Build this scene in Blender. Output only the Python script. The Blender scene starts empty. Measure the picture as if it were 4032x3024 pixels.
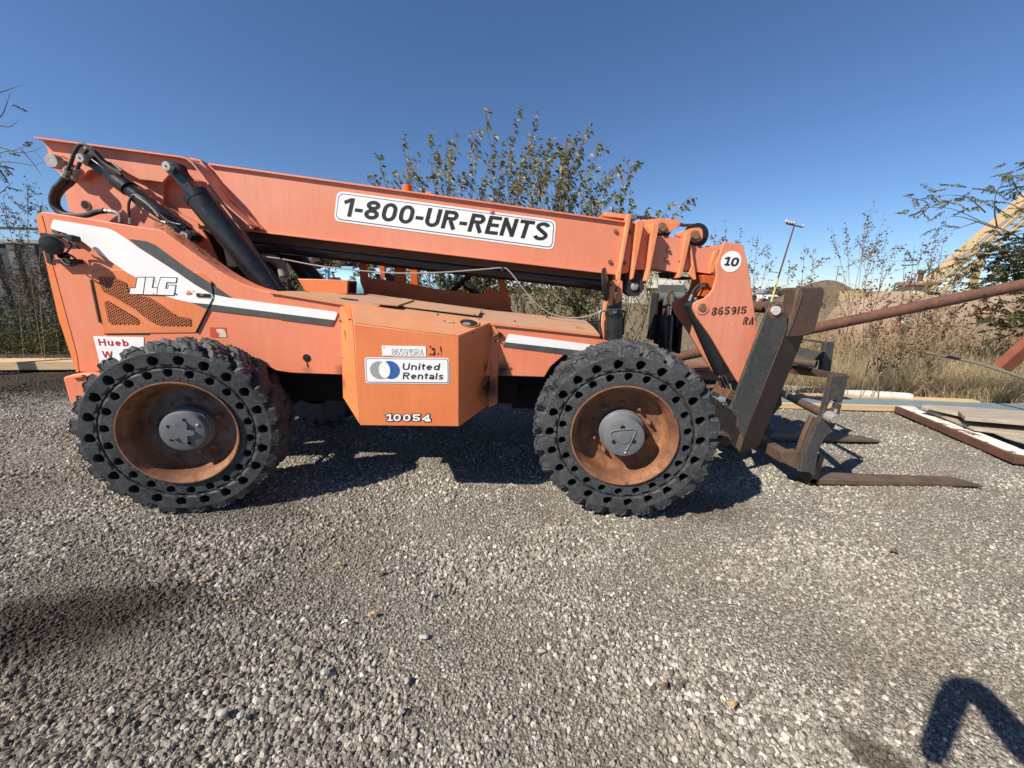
import bpy, bmesh, math, random
import numpy as np
from mathutils import Vector, Matrix
from math import sin, cos, pi, radians
random.seed(7); rng = np.random.default_rng(7)
SC = bpy.context.scene
C = SC.collection

# ------------------------------------------------------------------ camera, sky, sun
F, TH, RO, H = 1515.0, radians(13.5), radians(0.844), 1.635
_r = Vector((1, 0, 0)); _f = Vector((0, cos(TH), -sin(TH))); _u = Vector((0, sin(TH), cos(TH)))
RT = cos(RO)*_r + sin(RO)*_u
UP = -sin(RO)*_r + cos(RO)*_u
cam = bpy.data.cameras.new('camera'); camo = bpy.data.objects.new('camera', cam); C.objects.link(camo)
M = Matrix.Identity(4)
for i, v in enumerate((RT, UP, -_f)):
    for j in range(3): M[j][i] = v[j]
M[0][3], M[1][3], M[2][3] = 0, 0, H
camo.matrix_world = M
cam.sensor_width = 36; cam.lens = F/4032*36; cam.clip_end = 4000; cam.clip_start = 0.02
SC.camera = camo
SUN_AZ, SUN_EL = radians(55.1), radians(41.7)           # the light travels towards +X +Y, downwards
Ldir = Vector((sin(SUN_AZ)*cos(SUN_EL), cos(SUN_AZ)*cos(SUN_EL), -sin(SUN_EL)))
w = bpy.data.worlds.new('World'); SC.world = w; w.use_nodes = True
nt = w.node_tree; nt.nodes.clear()
sky = nt.nodes.new('ShaderNodeTexSky'); sky.sky_type = 'NISHITA'; sky.sun_disc = False
sky.sun_elevation = SUN_EL; sky.sun_rotation = SUN_AZ + pi
sky.altitude = 300; sky.air_density = 1.0; sky.dust_density = 0.0; sky.ozone_density = 10
bg = nt.nodes.new('ShaderNodeBackground'); bg.inputs[1].default_value = 0.082
wo = nt.nodes.new('ShaderNodeOutputWorld')
hs = nt.nodes.new('ShaderNodeMix'); hs.data_type = 'RGBA'; hs.blend_type = 'MULTIPLY'; hs.inputs['Factor'].default_value = 1; hs.inputs['B'].default_value = (1.08, 1.0, .97, 1)
nt.links.new(sky.outputs[0], hs.inputs['A']); nt.links.new(hs.outputs['Result'], bg.inputs[0]); nt.links.new(bg.outputs[0], wo.inputs[0])
sun = bpy.data.lights.new('sun', 'SUN'); sun.energy = 4.8; sun.angle = radians(0.53); sun.color = (1, 0.93, 0.82)
so = bpy.data.objects.new('sun', sun); C.objects.link(so)
so.rotation_euler = Ldir.to_track_quat('-Z', 'Y').to_euler()
vs = SC.view_settings; vs.view_transform = 'Standard'; vs.look = 'None'; vs.gamma = 1; vs.exposure = 0.58
try: vs.use_curve_mapping = False
except Exception: pass
SC.cycles.max_bounces = 6; SC.cycles.diffuse_bounces = 3; SC.cycles.glossy_bounces = 3
SC.cycles.transmission_bounces = 4; SC.cycles.transparent_max_bounces = 6

# ------------------------------------------------------------------ measured positions: a pixel of the survey photo -> a point on a known plane
KR = dict(u=(0, 0, 1.82278), n=(0, 0, 1), A=(100, 500, .54250), B=(1100, 900, .63291), C=(2200, 700, .54250), D=(2600, 1100, .64738),
          E=(200, 1250, .48216), F=(2000, 1250, .48216), G=(0, 300, .84388), H=(1400, 380, .63291), I=(3100, 600, .42191),
          J=(3100, 1200, .42191), K=(1300, 1150, .49729), L=(1150, 980, .22604), M=(1550, 1000, .27125), N=(2550, 1050, .31646),
          O=(0, 850, .39194), P=(3400, 1050, .30138), Q=(2650, 1350, .24108), R=(2350, 1050, .24116))
def ray(c, x, y):
    k = KR[c]; nx = k[0]+x*k[2]; ny = k[1]+y*k[2]
    return _f + RT*((nx-2016)/F) + UP*((1512-ny)/F)
def W(c, x, y, Y):
    d = ray(c, x, y); t = Y/d.y
    return Vector((d.x*t, Y, H+d.z*t))
def Gz(c, x, y, z=0.0):
    d = ray(c, x, y); t = (z-H)/d.z
    return Vector((d.x*t, d.y*t, z))
def WL(c, pts, Y): return [W(c, x, y, Y) for x, y in pts]

# ------------------------------------------------------------------ object helpers
def link(name, me, parent=None, mat=None, smooth=False, **props):
    o = bpy.data.objects.new(name, me); C.objects.link(o)
    if mat is not None and me is not None:
        for m in (mat if isinstance(mat, (list, tuple)) else [mat]): me.materials.append(m)
    if smooth and me is not None:
        me.polygons.foreach_set('use_smooth', [True]*len(me.polygons))
    if parent is not None:
        o.parent = parent; o.matrix_parent_inverse = parent.matrix_world.inverted()
    for k, v in props.items(): o[k] = v
    return o
def empty(name, loc=(0, 0, 0), rotz=0, parent=None, **props):
    o = bpy.data.objects.new(name, None); C.objects.link(o); o.empty_display_size = .1
    mw = Matrix.Translation(Vector(loc)) @ Matrix.Rotation(rotz, 4, 'Z')
    if parent is not None:
        o.parent = parent; o.matrix_parent_inverse = parent.matrix_world.inverted()
    o.matrix_basis = mw; o.matrix_world = mw
    for k, v in props.items(): o[k] = v
    return o
def mesh_of(bm, name='m'):
    me = bpy.data.meshes.new(name); bm.normal_update(); bm.to_mesh(me); bm.free(); me.set_sharp_from_angle(angle=radians(35)); return me
def bevel(o, w=.004, seg=2):
    m = o.modifiers.new('bevel', 'BEVEL'); m.width = w; m.segments = seg; m.limit_method = 'ANGLE'; m.angle_limit = radians(40)
    m.harden_normals = False
    return o
class MB:
    """collects shapes into one mesh"""
    def __init__(s): s.bm = bmesh.new()
    def prism(s, pts, vec, mi=0):
        pts = [Vector(p) for p in pts]; vec = Vector(vec); bm = s.bm
        a = [bm.verts.new(p) for p in pts]; b = [bm.verts.new(p+vec) for p in pts]
        fs = [bm.faces.new(a), bm.faces.new(b[::-1])]
        n = len(a)
        for i in range(n): fs.append(bm.faces.new((a[i], b[i], b[(i+1) % n], a[(i+1) % n])))
        for f in fs: f.material_index = mi
        bmesh.ops.recalc_face_normals(bm, faces=fs); return s
    def poly(s, pts, mi=0):
        f = s.bm.faces.new([s.bm.verts.new(Vector(p)) for p in pts]); f.material_index = mi; return s
    def hexa(s, a, b):
        """two quads (4 points each) joined"""
        bm = s.bm; A = [bm.verts.new(Vector(p)) for p in a]; B = [bm.verts.new(Vector(p)) for p in b]
        fs = [bm.faces.new(A), bm.faces.new(B[::-1])]+[bm.faces.new((A[i], B[i], B[(i+1) % 4], A[(i+1) % 4])) for i in range(4)]
        bmesh.ops.recalc_face_normals(bm, faces=fs); return s
    def box(s, lo, hi, rot=None, mi=0):
        lo = Vector(lo); hi = Vector(hi)
        pts = [(lo.x, lo.y, lo.z), (hi.x, lo.y, lo.z), (hi.x, lo.y, hi.z), (lo.x, lo.y, hi.z)]
        return s.prism(pts, (0, hi.y-lo.y, 0), mi)
    def beam(s, p, q, wd, ht, up=(0, 0, 1)):
        p = Vector(p); q = Vector(q); d = (q-p).normalized(); x = d.cross(Vector(up)).normalized(); y = x.cross(d)
        return s.prism([p+x*sx*wd/2+y*sy*ht/2 for sx, sy in ((-1, -1), (1, -1), (1, 1), (-1, 1))], q-p)
    def tube(s, pts, r, seg=10, cap=True, mi=0):
        pts = [Vector(p) for p in pts]; n = len(pts); bm = s.bm
        rs = r if isinstance(r, (list, tuple)) else [r]*n
        rings = []; prev = None
        for i, p in enumerate(pts):
            d = (pts[min(i+1, n-1)]-pts[max(i-1, 0)])
            d = d.normalized() if d.length > 1e-9 else Vector((0, 0, 1))
            if prev is None:
                x = d.orthogonal().normalized()
            else:
                x = (prev-d*prev.dot(d)); x = x.normalized() if x.length > 1e-6 else d.orthogonal().normalized()
            prev = x; y = d.cross(x)
            rings.append([bm.verts.new(p+(x*cos(2*pi*k/seg)+y*sin(2*pi*k/seg))*rs[i]) for k in range(seg)])
        fs = []
        for i in range(n-1):
            for k in range(seg):
                fs.append(bm.faces.new((rings[i][k], rings[i][(k+1) % seg], rings[i+1][(k+1) % seg], rings[i+1][k])))
        for f in fs: f.material_index = mi; f.smooth = True
        if cap:
            for R_ in (rings[0][::-1], rings[-1]):
                f = bm.faces.new(R_); f.material_index = mi
        return s
    def lathe(s, prof, org, axis, seg=32, mi=0, smooth=True):
        """prof: (distance along axis, radius)"""
        org = Vector(org); ax = Vector(axis).normalized(); x = ax.orthogonal().normalized(); y = ax.cross(x); bm = s.bm
        rings = [[bm.verts.new(org+ax*a+(x*cos(2*pi*k/seg)+y*sin(2*pi*k/seg))*max(r, 1e-4)) for k in range(seg)] for a, r in prof]
        for i in range(len(prof)-1):
            for k in range(seg):
                f = bm.faces.new((rings[i][k], rings[i][(k+1) % seg], rings[i+1][(k+1) % seg], rings[i+1][k])); f.material_index = mi; f.smooth = smooth
        return s
    def strip(s, path, t, Y0, Y1):
        """a bent flat bar: path in the XZ plane, thickness t, from Y0 to Y1"""
        path = [Vector((p[0], 0, p[2])) for p in path]; n = len(path); L_, R_ = [], []
        for i, p in enumerate(path):
            d = (path[min(i+1, n-1)]-path[max(i-1, 0)]).normalized(); nn = Vector((-d.z, 0, d.x))
            L_.append(p+nn*t/2); R_.append(p-nn*t/2)
        pts = L_+R_[::-1]
        return s.prism([(p.x, Y0, p.z) for p in pts], (0, Y1-Y0, 0))
    def make(s, name, mat, parent=None, bev=0, smooth=False, **props):
        o = link(name, mesh_of(s.bm, name), parent, mat, smooth, **props); o.data.set_sharp_from_angle(angle=radians(35))
        if bev: bevel(o, bev)
        return o
def smooth_path(pts, n=6):
    pts = [Vector(p) for p in pts]; out = []
    for i in range(len(pts)-1):
        p0, p1, p2, p3 = pts[max(i-1, 0)], pts[i], pts[i+1], pts[min(i+2, len(pts)-1)]
        for k in range(n):
            t = k/n
            out.append(.5*((2*p1)+(p2-p0)*t+(2*p0-5*p1+4*p2-p3)*t*t+(3*p1-p0-3*p2+p3)*t**3))
    return out+[pts[-1]]
def plate(name, c, pts, Y, d, mat, parent, bev=0, **props):
    return MB().prism(WL(c, pts, Y), (0, d, 0)).make(name, mat, parent, bev, **props)
def disc(name, ctr, r, mat, parent, axis=(0, -1, 0), h=.02, seg=24, **props):
    m = MB(); m.lathe([(0, 0), (0, r), (h*.85, r), (h, r*.92), (h, 0)], ctr, axis, seg, smooth=False)
    return m.make(name, mat, parent, **props)
def rounded(cs, r, n=5):
    """rounded corner polygon from 3D corners"""
    out = []; N = len(cs); cs = [Vector(c) for c in cs]
    for i in range(N):
        p = cs[i]; a = (cs[i-1]-p); b = (cs[(i+1) % N]-p); ra = min(r, a.length*.45, b.length*.45)
        A = p+a.normalized()*ra; B = p+b.normalized()*ra
        for k in range(n+1):
            t = k/n; out.append(A*(1-t)**2+p*2*t*(1-t)+B*t*t)
    return out
def arcp(cx, cy, rx, ry, a0, a1, n=8): return [(cx+rx*cos(radians(a0+(a1-a0)*k/n)), cy+ry*sin(radians(a0+(a1-a0)*k/n))) for k in range(n+1)]
def glyph(ch, t):
    """stroke skeletons of a heavy grotesque letter: width, polylines; cap height 1, stroke thickness t"""
    h = t/2; T_ = 1-h*.8; w = .72; c = w/2; x = .74                      # x: x-height
    if ch == '-': return .36, [[(0, .40), (.36, .40)]]
    if ch == ' ': return .3, []
    if ch == '.': return t, [[(0, h), (t, h)]]
    if ch == '1': return .46, [[(.46-h, 0), (.46-h, 1)], [(0, .72), (.46-h*1.6, .90)]]
    if ch == 'I': return t, [[(h, 0), (h, 1)]]
    if ch == 'G': return w+.02, [[(w-h, .70)]+arcp(c, .5+.12, c-h, .5-h-.12, 20, 180)+arcp(c, .5-.12, c-h, .5-h-.12, 180, 360)+[(w-h, .48)], [(w, .46), (c, .46)]]
    if ch == '2': return w, [[(h, .70)]+arcp(c, .72, c-h, .28-h, 175, -30, 10)+[(h, h)], [(h*.6, h), (w, h)]]
    if ch in '0OD': return w, [arcp(c, .5+.12, c-h, .5-h*.8-.12, 0, 180, 12)+arcp(c, .5-.12, c-h, .5-h*.8-.12, 180, 360, 12)+[(w-h, .62)]]
    if ch == '8': return w, [arcp(c, .755, c-h*1.2, .245-h*.72, 0, 360, 20), arcp(c, .275, c-h, .275-h*.75, 0, 360, 20)]
    if ch == '9': return w, [arcp(c, .67, c-h, .33-h, 0, 360, 16), [(w-h, .67)]+arcp(c, .36, c-h, .36-h, 0, -80, 6)+[(.12, h)]]
    if ch == '6': return w, [arcp(c, .33, c-h, .33-h, 0, 360, 16), [(h, .33)]+arcp(c, .64, c-h, .36-h, 180, 100, 6)+[(w-.12, T_)]]
    if ch == '5': return w, [[(w-.05, T_), (.14, T_), (.10, .56)], [(.10, .50)]+arcp(c-.02, .34, c+.02-h, .34-h, 125, -150, 12)+[(.02, .24)]]
    if ch == '4': return w, [[(w-.2, 0), (w-.2, 1)], [(w-.2, T_-.02), (.07, .30)], [(0, .28), (w, .28)]]
    if ch == '3': return w, [[(.04, .76)]+arcp(c, .745, c-h*1.2, .255-h, 160, -80, 10), arcp(c, .27, c-h, .27-h*.9, 80, -165, 12)]
    if ch == 'U': return w, [[(h, 1), (h, .34)]+arcp(c, .34, c-h, .34-h*.8, 180, 360, 12)+[(w-h, 1)]]
    if ch == 'R': return w+.02, [[(h, 0), (h, 1)], [(h, T_), (w-.28, T_)]+arcp(w-.28, .735, .28-h, .265-h*.8, 90, -90, 10)+[(h, .735-.265+h*.8)], [(w*.52, .47), (w+.02-h*.95, 0)]]
    if ch == 'E': return .62, [[(h, 0), (h, 1)], [(h, T_), (.62, T_)], [(h, .51), (.57, .51)], [(h, h*.8), (.63, h*.8)]]
    if ch == 'N': return w, [[(h, 0), (h, 1)], [(w-h, 0), (w-h, 1)], [(h*1.25, .86), (w-h*1.25, .14)]]
    if ch == 'T': return .68, [[(.34, 0), (.34, 1)], [(0, T_), (.68, T_)]]
    if ch == 'S': return w, [arcp(c, .745, c-h*1.1, .255-h*.78, 12, 222, 14)+arcp(c, .27, c-h, .27-h*.78, 42, -168, 14)]
    if ch == 'A': return .78, [[(h*.9, 0), (.39-h*.2, .97)], [(.78-h*.9, 0), (.39+h*.2, .97)], [(.17, .27), (.61, .27)]]
    if ch == 'M': return .85, [[(h, 0), (h, 1)], [(.85-h, 0), (.85-h, 1)], [(h, .95), (.425, .1), (.85-h, .95)]]
    if ch == 'P': return w-.02, [[(h, 0), (h, 1)], [(h, T_), (w-.30, T_)]+arcp(w-.30, .72, .28-h, .28-h, 90, -90, 8)+[(h, .44)]]
    if ch == 'Y': return .74, [[(.37, 0), (.37, .45)], [(.37, .42), (h*.8, 1)], [(.37, .42), (.74-h*.8, 1)]]
    if ch == 'H': return w+.02, [[(h, 0), (h, 1)], [(w+.02-h, 0), (w+.02-h, 1)], [(h, .52), (w, .52)]]
    if ch == 'W': return 1.06, [[(h*.7, 1), (.28, .03)], [(.28, .03), (.53, .97)], [(.53, .97), (.78, .03)], [(.78, .03), (1.06-h*.7, 1)]]
    if ch == 'i': return t, [[(h, 0), (h, x)], [(h, 1-t*.8), (h, 1.02)]]
    if ch == 'l': return t, [[(h, 0), (h, 1)]]
    if ch == 'u': return .60, [[(h, x), (h, .28)]+arcp(.30, .28, .30-h, .28-h, 180, 360)+[(.60-h, x)], [(.60-h, .3), (.60-h, 0)]]
    if ch == 'n': return .60, [[(h, 0), (h, x)], [(h, .44)]+arcp(.30, x-.29, .30-h, .29-h, 180, 0)+[(.60-h, 0)]]
    if ch == 't': return .36, [[(.17, .94), (.17, .24)]+arcp(.31, .22, .14, .22-h, 180, 270, 4), [(0, x-h*.8), (.36, x-h*.8)]]
    if ch == 'e': return .60, [[(h, x*.5), (.60-h*.6, x*.5)], [(.60-h, x*.5)]+arcp(.30, x/2, .30-h, x/2-h, 0, 320, 16)]
    if ch == 'd': return .62, [arcp(.30, x/2, .30-h, x/2-h, 0, 360, 16), [(.62-h, 0), (.62-h, 1)]]
    if ch == 'b': return .62, [arcp(.32, x/2, .30-h, x/2-h, 0, 360, 16), [(h, 0), (h, 1)]]
    if ch == 'a': return .58, [[(.09, x-.20)]+arcp(.29, x-.24, .29-h, .24-h, 150, 0, 7)+[(.58-h, 0)], arcp(.27, .215, .27-h, .215-h*.9, 0, 360, 14)]
    if ch == 's': return .54, [[(.54-h, x-.21)]+arcp(.27, x-.205, .27-h*1.1, .205-h*.9, 10, 220, 9)+arcp(.27, .205, .27-h, .205-h*.9, 35, -165, 10)]
    return .5, []
def text(name, s, p0, p1, hgt, mat, parent, up=(0, 0, 1), shear=0.0, t=.19, space=.11, dep=.0008, grow=0.0, serif=False, gap=0.0, **props):
    """lettering of thick strokes fitted between p0 and p1"""
    gl = [glyph(ch, t) for ch in s]; tot = sum(g_[0] for g_ in gl)+space*(len(s)-1)
    p0 = Vector(p0); p1 = Vector(p1); b = p1-p0; kx = b.length/tot; bu = b.normalized(); nrm = bu.cross(Vector(up)).normalized(); upv = nrm.cross(bu)*-1
    if upv.dot(Vector(up)) < 0: upv = -upv
    out = nrm if nrm.y < 0 else -nrm
    m = MB(); X = 0; lvl = 0; asp = kx/hgt
    for (gw_, polys), ch in zip(gl, s):
        pl = list(polys)
        if serif and ch == '1': pl.append([(.46-t*1.35, t*.42), (.46+t*.45, t*.42)])
        if serif and ch == '4': pl.append([(gw_-.2-t*.9, t*.35), (gw_-.2+t*.9, t*.35)])
        for pi_, poly in enumerate(pl):
            Q = [Vector(((X+x_)*asp, y_, 0)) for x_, y_ in poly]; Q = [q_ for k_, q_ in enumerate(Q) if k_ == 0 or (q_-Q[k_-1]).length > .004]; tt = (t+2*grow)
            if gap and len(Q) > 6: cut = len(Q)//2; segs = [Q[:cut], Q[cut+1:]]
            else: segs = [Q]
            for Q in segs:
                if len(Q) < 2: continue
                closed = (Q[0]-Q[-1]).length < 1e-4; n = len(Q); LL, RR = [], []
                for i_ in range(n):
                    a_ = Q[i_-1] if i_ > 0 else (Q[-2] if closed else None); c_ = Q[i_+1] if i_ < n-1 else (Q[1] if closed else None)
                    d1 = (Q[i_]-a_).normalized() if a_ is not None else None; d2 = (c_-Q[i_]).normalized() if c_ is not None else None
                    if d1 is None: d1 = d2
                    if d2 is None: d2 = d1
                    n1 = Vector((-d1.y, d1.x, 0)); n2 = Vector((-d2.y, d2.x, 0)); mm = n1+n2; mm = mm/max(mm.length_squared/2, .5)
                    e_ = Vector((0, 0, 0))
                    if grow and not closed and i_ == 0: e_ = -d1*grow
                    if grow and not closed and i_ == n-1: e_ = d2*grow
                    mm.y *= .8
                    LL.append(Q[i_]+mm*tt/2+e_); RR.append(Q[i_]-mm*tt/2+e_)
                lift = out*(lvl*.00012)
                f3 = lambda v: p0+bu*((v.x+shear*v.y)*hgt)+upv*(v.y*hgt)+lift
                for i_ in range(n-1): m.poly([f3(LL[i_]), f3(LL[i_+1]), f3(RR[i_+1]), f3(RR[i_])])
                lvl = (lvl+1) % 5
        X += gw_+space
    bmesh.ops.remove_doubles(m.bm, verts=m.bm.verts, dist=.00004)
    for f_ in m.bm.faces:
        f_.normal_update()
        if f_.normal.dot(out) < 0: f_.normal_flip()
    return m.make(name, mat, parent, **props)

# ------------------------------------------------------------------ materials
def mat_base(name):
    m = bpy.data.materials.new(name); m.use_nodes = True; n = m.node_tree.nodes; b = n['Principled BSDF']; return m, m.node_tree, n, b
def N(nt, t, **kw):
    x = nt.nodes.new(t)
    for k, v in kw.items():
        if k.startswith('i_'): x.inputs[k[2:].replace('_', ' ')].default_value = v
        else: setattr(x, k, v)
    return x
def noise(nt, sc, det=5, rough=.6, vec=None, dist=0):
    t = N(nt, 'ShaderNodeTexNoise'); t.inputs['Scale'].default_value = sc; t.inputs['Detail'].default_value = det
    t.inputs['Roughness'].default_value = rough; t.inputs['Distortion'].default_value = dist
    if vec is not None: nt.links.new(vec, t.inputs['Vector'])
    return t.outputs['Fac']
def ramp(nt, fac, stops):
    r = N(nt, 'ShaderNodeValToRGB'); e = r.color_ramp.elements
    while len(e) < len(stops): e.new(.5)
    for k, (p, c) in enumerate(stops):
        e[k].position = p; e[k].color = (c[0], c[1], c[2], 1) if not isinstance(c, (int, float)) else (c, c, c, 1)
    nt.links.new(fac, r.inputs[0]); return r.outputs[0]
def mix(nt, fac, a, b, mode='MIX'):
    m = N(nt, 'ShaderNodeMix', data_type='RGBA', blend_type=mode)
    for sk, v in ((m.inputs['Factor'], fac), (m.inputs['A'], a), (m.inputs['B'], b)):
        if hasattr(v, 'is_linked'): nt.links.new(v, sk)
        elif isinstance(v, (int, float)): sk.default_value = v
        else: sk.default_value = (v[0], v[1], v[2], 1)
    return m.outputs['Result']
def coords(nt, kind='Object', scale=(1, 1, 1), rot=(0, 0, 0)):
    t = N(nt, 'ShaderNodeTexCoord'); mp = N(nt, 'ShaderNodeMapping'); mp.inputs['Scale'].default_value = scale; mp.inputs['Rotation'].default_value = rot
    nt.links.new(t.outputs[kind], mp.inputs['Vector']); return mp.outputs[0]
def bump(nt, b, h, dist=.002, st=.5):
    x = N(nt, 'ShaderNodeBump'); x.inputs['Distance'].default_value = dist; x.inputs['Strength'].default_value = st
    nt.links.new(h, x.inputs['Height']); nt.links.new(x.outputs[0], b.inputs['Normal'])
def surf(name, col, col2=None, sc=3, rough=.6, metal=0, dirt=None, dirt_lo=.55, dirt_hi=.75, dsc=8, bsc=60, bd=.001, bst=.4, spec=.4, scale=(1, 1, 1), stains=(), scratches=None, flecks=None, edge=None, streak=None, edge_r=.006):
    m, nt, n, b = mat_base(name); v = coords(nt, scale=scale)
    c = mix(nt, ramp(nt, noise(nt, sc, 6, .65, v), [(.35, 0), (.65, 1)]), col, col2 or col)
    if flecks:
        c = mix(nt, ramp(nt, noise(nt, flecks[1], 3, .6, v), [(flecks[2], 0), (flecks[2]+.04, .8)]), c, flecks[0])
    if dirt:
        c = mix(nt, ramp(nt, noise(nt, dsc, 8, .7, v, .3), [(dirt_lo, 0), (dirt_hi, 1)]), c, dirt)
    if scratches:
        vs_ = coords(nt, scale=(1, 1, 1), rot=(0, .5, 0)); 
        sep = noise(nt, 14, 2, .5, coords(nt, scale=(9, 9, 1.2), rot=(0, .35, 0)), 2.0)
        c = mix(nt, ramp(nt, sep, [(.495, 0), (.5, .75), (.508, .75), (.513, 0)]), c, scratches)
    if streak:
        c = mix(nt, ramp(nt, noise(nt, 5, 5, .7, coords(nt, scale=(5, 5, .45)), .2), [(.46, 0), (.72, streak[1])]), c, streak[0])
    if edge:
        bv = N(nt, 'ShaderNodeBevel', samples=4); bv.inputs['Radius'].default_value = edge_r; ge = N(nt, 'ShaderNodeNewGeometry'); dt = N(nt, 'ShaderNodeVectorMath', operation='DOT_PRODUCT')
        nt.links.new(bv.outputs[0], dt.inputs[0]); nt.links.new(ge.outputs['Normal'], dt.inputs[1])
        em = N(nt, 'ShaderNodeMath', operation='MULTIPLY'); nt.links.new(ramp(nt, dt.outputs['Value'], [(.90, 1), (.995, 0)]), em.inputs[0]); nt.links.new(ramp(nt, noise(nt, 28, 6, .7, v), [(.44, 0), (.56, 1)]), em.inputs[1])
        c = mix(nt, em.outputs[0], c, edge)
    for (p, r, scol, st) in stains:
        tc = N(nt, 'ShaderNodeTexCoord'); d = N(nt, 'ShaderNodeVectorMath', operation='DISTANCE'); nt.links.new(tc.outputs['Object'], d.inputs[0]); d.inputs[1].default_value = p
        nn = N(nt, 'ShaderNodeMath', operation='MULTIPLY_ADD'); nt.links.new(noise(nt, 14, 6, .7), nn.inputs[0]); nn.inputs[1].default_value = r*1.4; nt.links.new(d.outputs['Value'], nn.inputs[2])
        c = mix(nt, ramp(nt, nn.outputs[0], [(r*.9, st), (r*1.7, 0)]), c, scol)
    nt.links.new(c, b.inputs['Base Color']); b.inputs['Metallic'].default_value = metal
    rr = ramp(nt, noise(nt, sc*4, 4, .6, v), [(.3, max(rough-.1, .05)), (.7, min(rough+.12, 1))]); nt.links.new(rr, b.inputs['Roughness'])
    b.inputs['Specular IOR Level'].default_value = spec
    if bd: bump(nt, b, noise(nt, bsc, 5, .6, v), bd, bst)
    return m
SOOT = (.03, .018, .012)
S_box = W('B', 1310, 990, 2.95); S_body = W('B', 1385, 880, 2.95); S_leak = W('B', 395, 880, 2.95); S_leak2 = W('B', 175, 880, 2.95); S_lc = W('B', 425, 960, 2.93)
salmon = surf('faded_salmon_paint', (.73, .230, .122), (.71, .185, .085), 1.6, .55, streak=((.74, .29, .18), .5), edge=(.40, .16, .09), dirt=(.68, .26, .16), dirt_lo=.50, dirt_hi=.8, bsc=240, bd=.0004,
              flecks=((.42, .10, .05), 55, .70), stains=((S_body, .10, SOOT, 1), (S_leak, .07, (.2, .08, .04), .8), (S_leak2, .05, (.2, .08, .04), .5)))
salmon_boom = surf('faded_boom_paint', (.74, .290, .185), (.70, .225, .125), 1.2, .55, streak=((.60, .19, .105), .5), edge=(.42, .17, .10), scratches=(.66, .22, .13), dirt=(.62, .22, .13), dirt_lo=.55, dirt_hi=.82, dsc=14, bsc=240, bd=.0004,
              flecks=((.40, .12, .06), 42, .68))
orange = surf('bright_orange_paint', (.74, .235, .088), (.66, .165, .050), 1.7, .5, streak=((.60, .17, .065), .55), edge=(.36, .16, .08), dirt=(.55, .17, .07), dirt_lo=.6, dirt_hi=.85, bsc=200, bd=.0004,
              stains=((S_box, .16, SOOT, 1), (S_box+Vector((-.03, 0, .17)), .06, SOOT, .9), (S_lc, .07, (.15, .07, .04), .9)), flecks=((.4, .12, .05), 60, .72))
hood_dusty = surf('dusty_tan_hood', (.42, .255, .165), (.43, .225, .13), 5, .8, dirt=(.42, .27, .17), dirt_lo=.45, dirt_hi=.7, dsc=8, bsc=120, bd=.0008)
orange_dusty = surf('dusty_orange_top', (.54, .235, .115), (.52, .195, .085), 6, .8, dirt=(.42, .22, .12), dirt_lo=.45, dirt_hi=.7, dsc=11, bsc=120, bd=.0008)
edge_orange = surf('unfaded_edge_orange', (.78, .20, .05), (.76, .24, .08), 3, .5, bsc=200, bd=.0003)
weld_orange = surf('collar_orange', (.76, .30, .14), (.72, .22, .085), 6, .55, edge=(.34, .15, .08), dirt=(.42, .13, .06), dirt_lo=.6, dirt_hi=.8, dsc=16, bsc=120, bd=.0012)
cab_orange = surf('cab_orange_paint', (.62, .125, .025), (.56, .10, .02), 4, .5, bsc=200, bd=.0003)
white_vinyl = surf('white_decal_vinyl', (.84, .83, .80), (.80, .79, .76), 9, .45, dirt=(.6, .57, .52), dirt_lo=.66, dirt_hi=.8, dsc=25, bd=0)
black_vinyl = surf('charcoal_decal_vinyl', (.060, .062, .062), (.085, .085, .082), 12, .5, dirt=(.16, .15, .14), dirt_lo=.6, dirt_hi=.8, dsc=30, bd=0)
ink = surf('black_lettering', (.014, .014, .015), (.03, .03, .03), 20, .5, bd=0)
stencil_ink = surf('worn_stencil_paint', (.03, .015, .012), (.05, .02, .015), 30, .7, dirt=(.5, .13, .07), dirt_lo=.68, dirt_hi=.72, dsc=60, bd=0)
blue_ink = surf('blue_decal_ink', (.028, .10, .36), (.04, .12, .38), 10, .45, bd=0)
border_ink = surf('slate_blue_border', (.09, .15, .30), (.10, .16, .30), 10, .45, bd=0)
grey_ink = surf('grey_decal_ink', (.30, .31, .31), (.33, .33, .33), 10, .5, bd=0)
worn_ink = surf('worn_grey_ink', (.33, .32, .30), (.5, .5, .48), 30, .6, bd=0)
red_ink = surf('red_sign_ink', (.45, .02, .03), (.40, .02, .03), 10, .5, bd=0)
black_gloss = surf('black_cylinder_paint', (.014, .015, .017), (.022, .022, .024), 5, .32, dirt=(.05, .045, .04), dirt_lo=.58, dirt_hi=.8, dsc=9, bsc=120, bd=.0004, spec=.5)
black_matte = surf('dark_frame_steel', (.018, .017, .017), (.03, .026, .022), 5, .7, dirt=(.07, .05, .035), dirt_lo=.6, dirt_hi=.8, bd=.001)
hose_m = surf('black_rubber_hose', (.02, .021, .022), (.04, .04, .04), 12, .5, dirt=(.10, .09, .08), dirt_lo=.58, dirt_hi=.8, bsc=150, bd=.0006)
silver = surf('worn_zinc_steel', (.36, .34, .31), (.26, .24, .21), 14, .5, metal=.5, dirt=(.16, .11, .07), dirt_lo=.6, dirt_hi=.8, dsc=30, bd=.0003)
pin_m = surf('bare_pin_steel', (.42, .40, .36), (.30, .27, .24), 25, .5, metal=.3, dirt=(.14, .09, .06), dirt_lo=.62, dirt_hi=.8, dsc=40, bd=.0004)
chrome = surf('chrome_rod', (.8, .8, .8), (.6, .6, .6), 8, .15, metal=1, bd=0)
grey_steel = surf('grey_painted_steel', (.14, .155, .15), (.10, .11, .105), 5, .55, dirt=(.13, .09, .06), dirt_lo=.6, dirt_hi=.8, bd=.0008)
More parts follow.
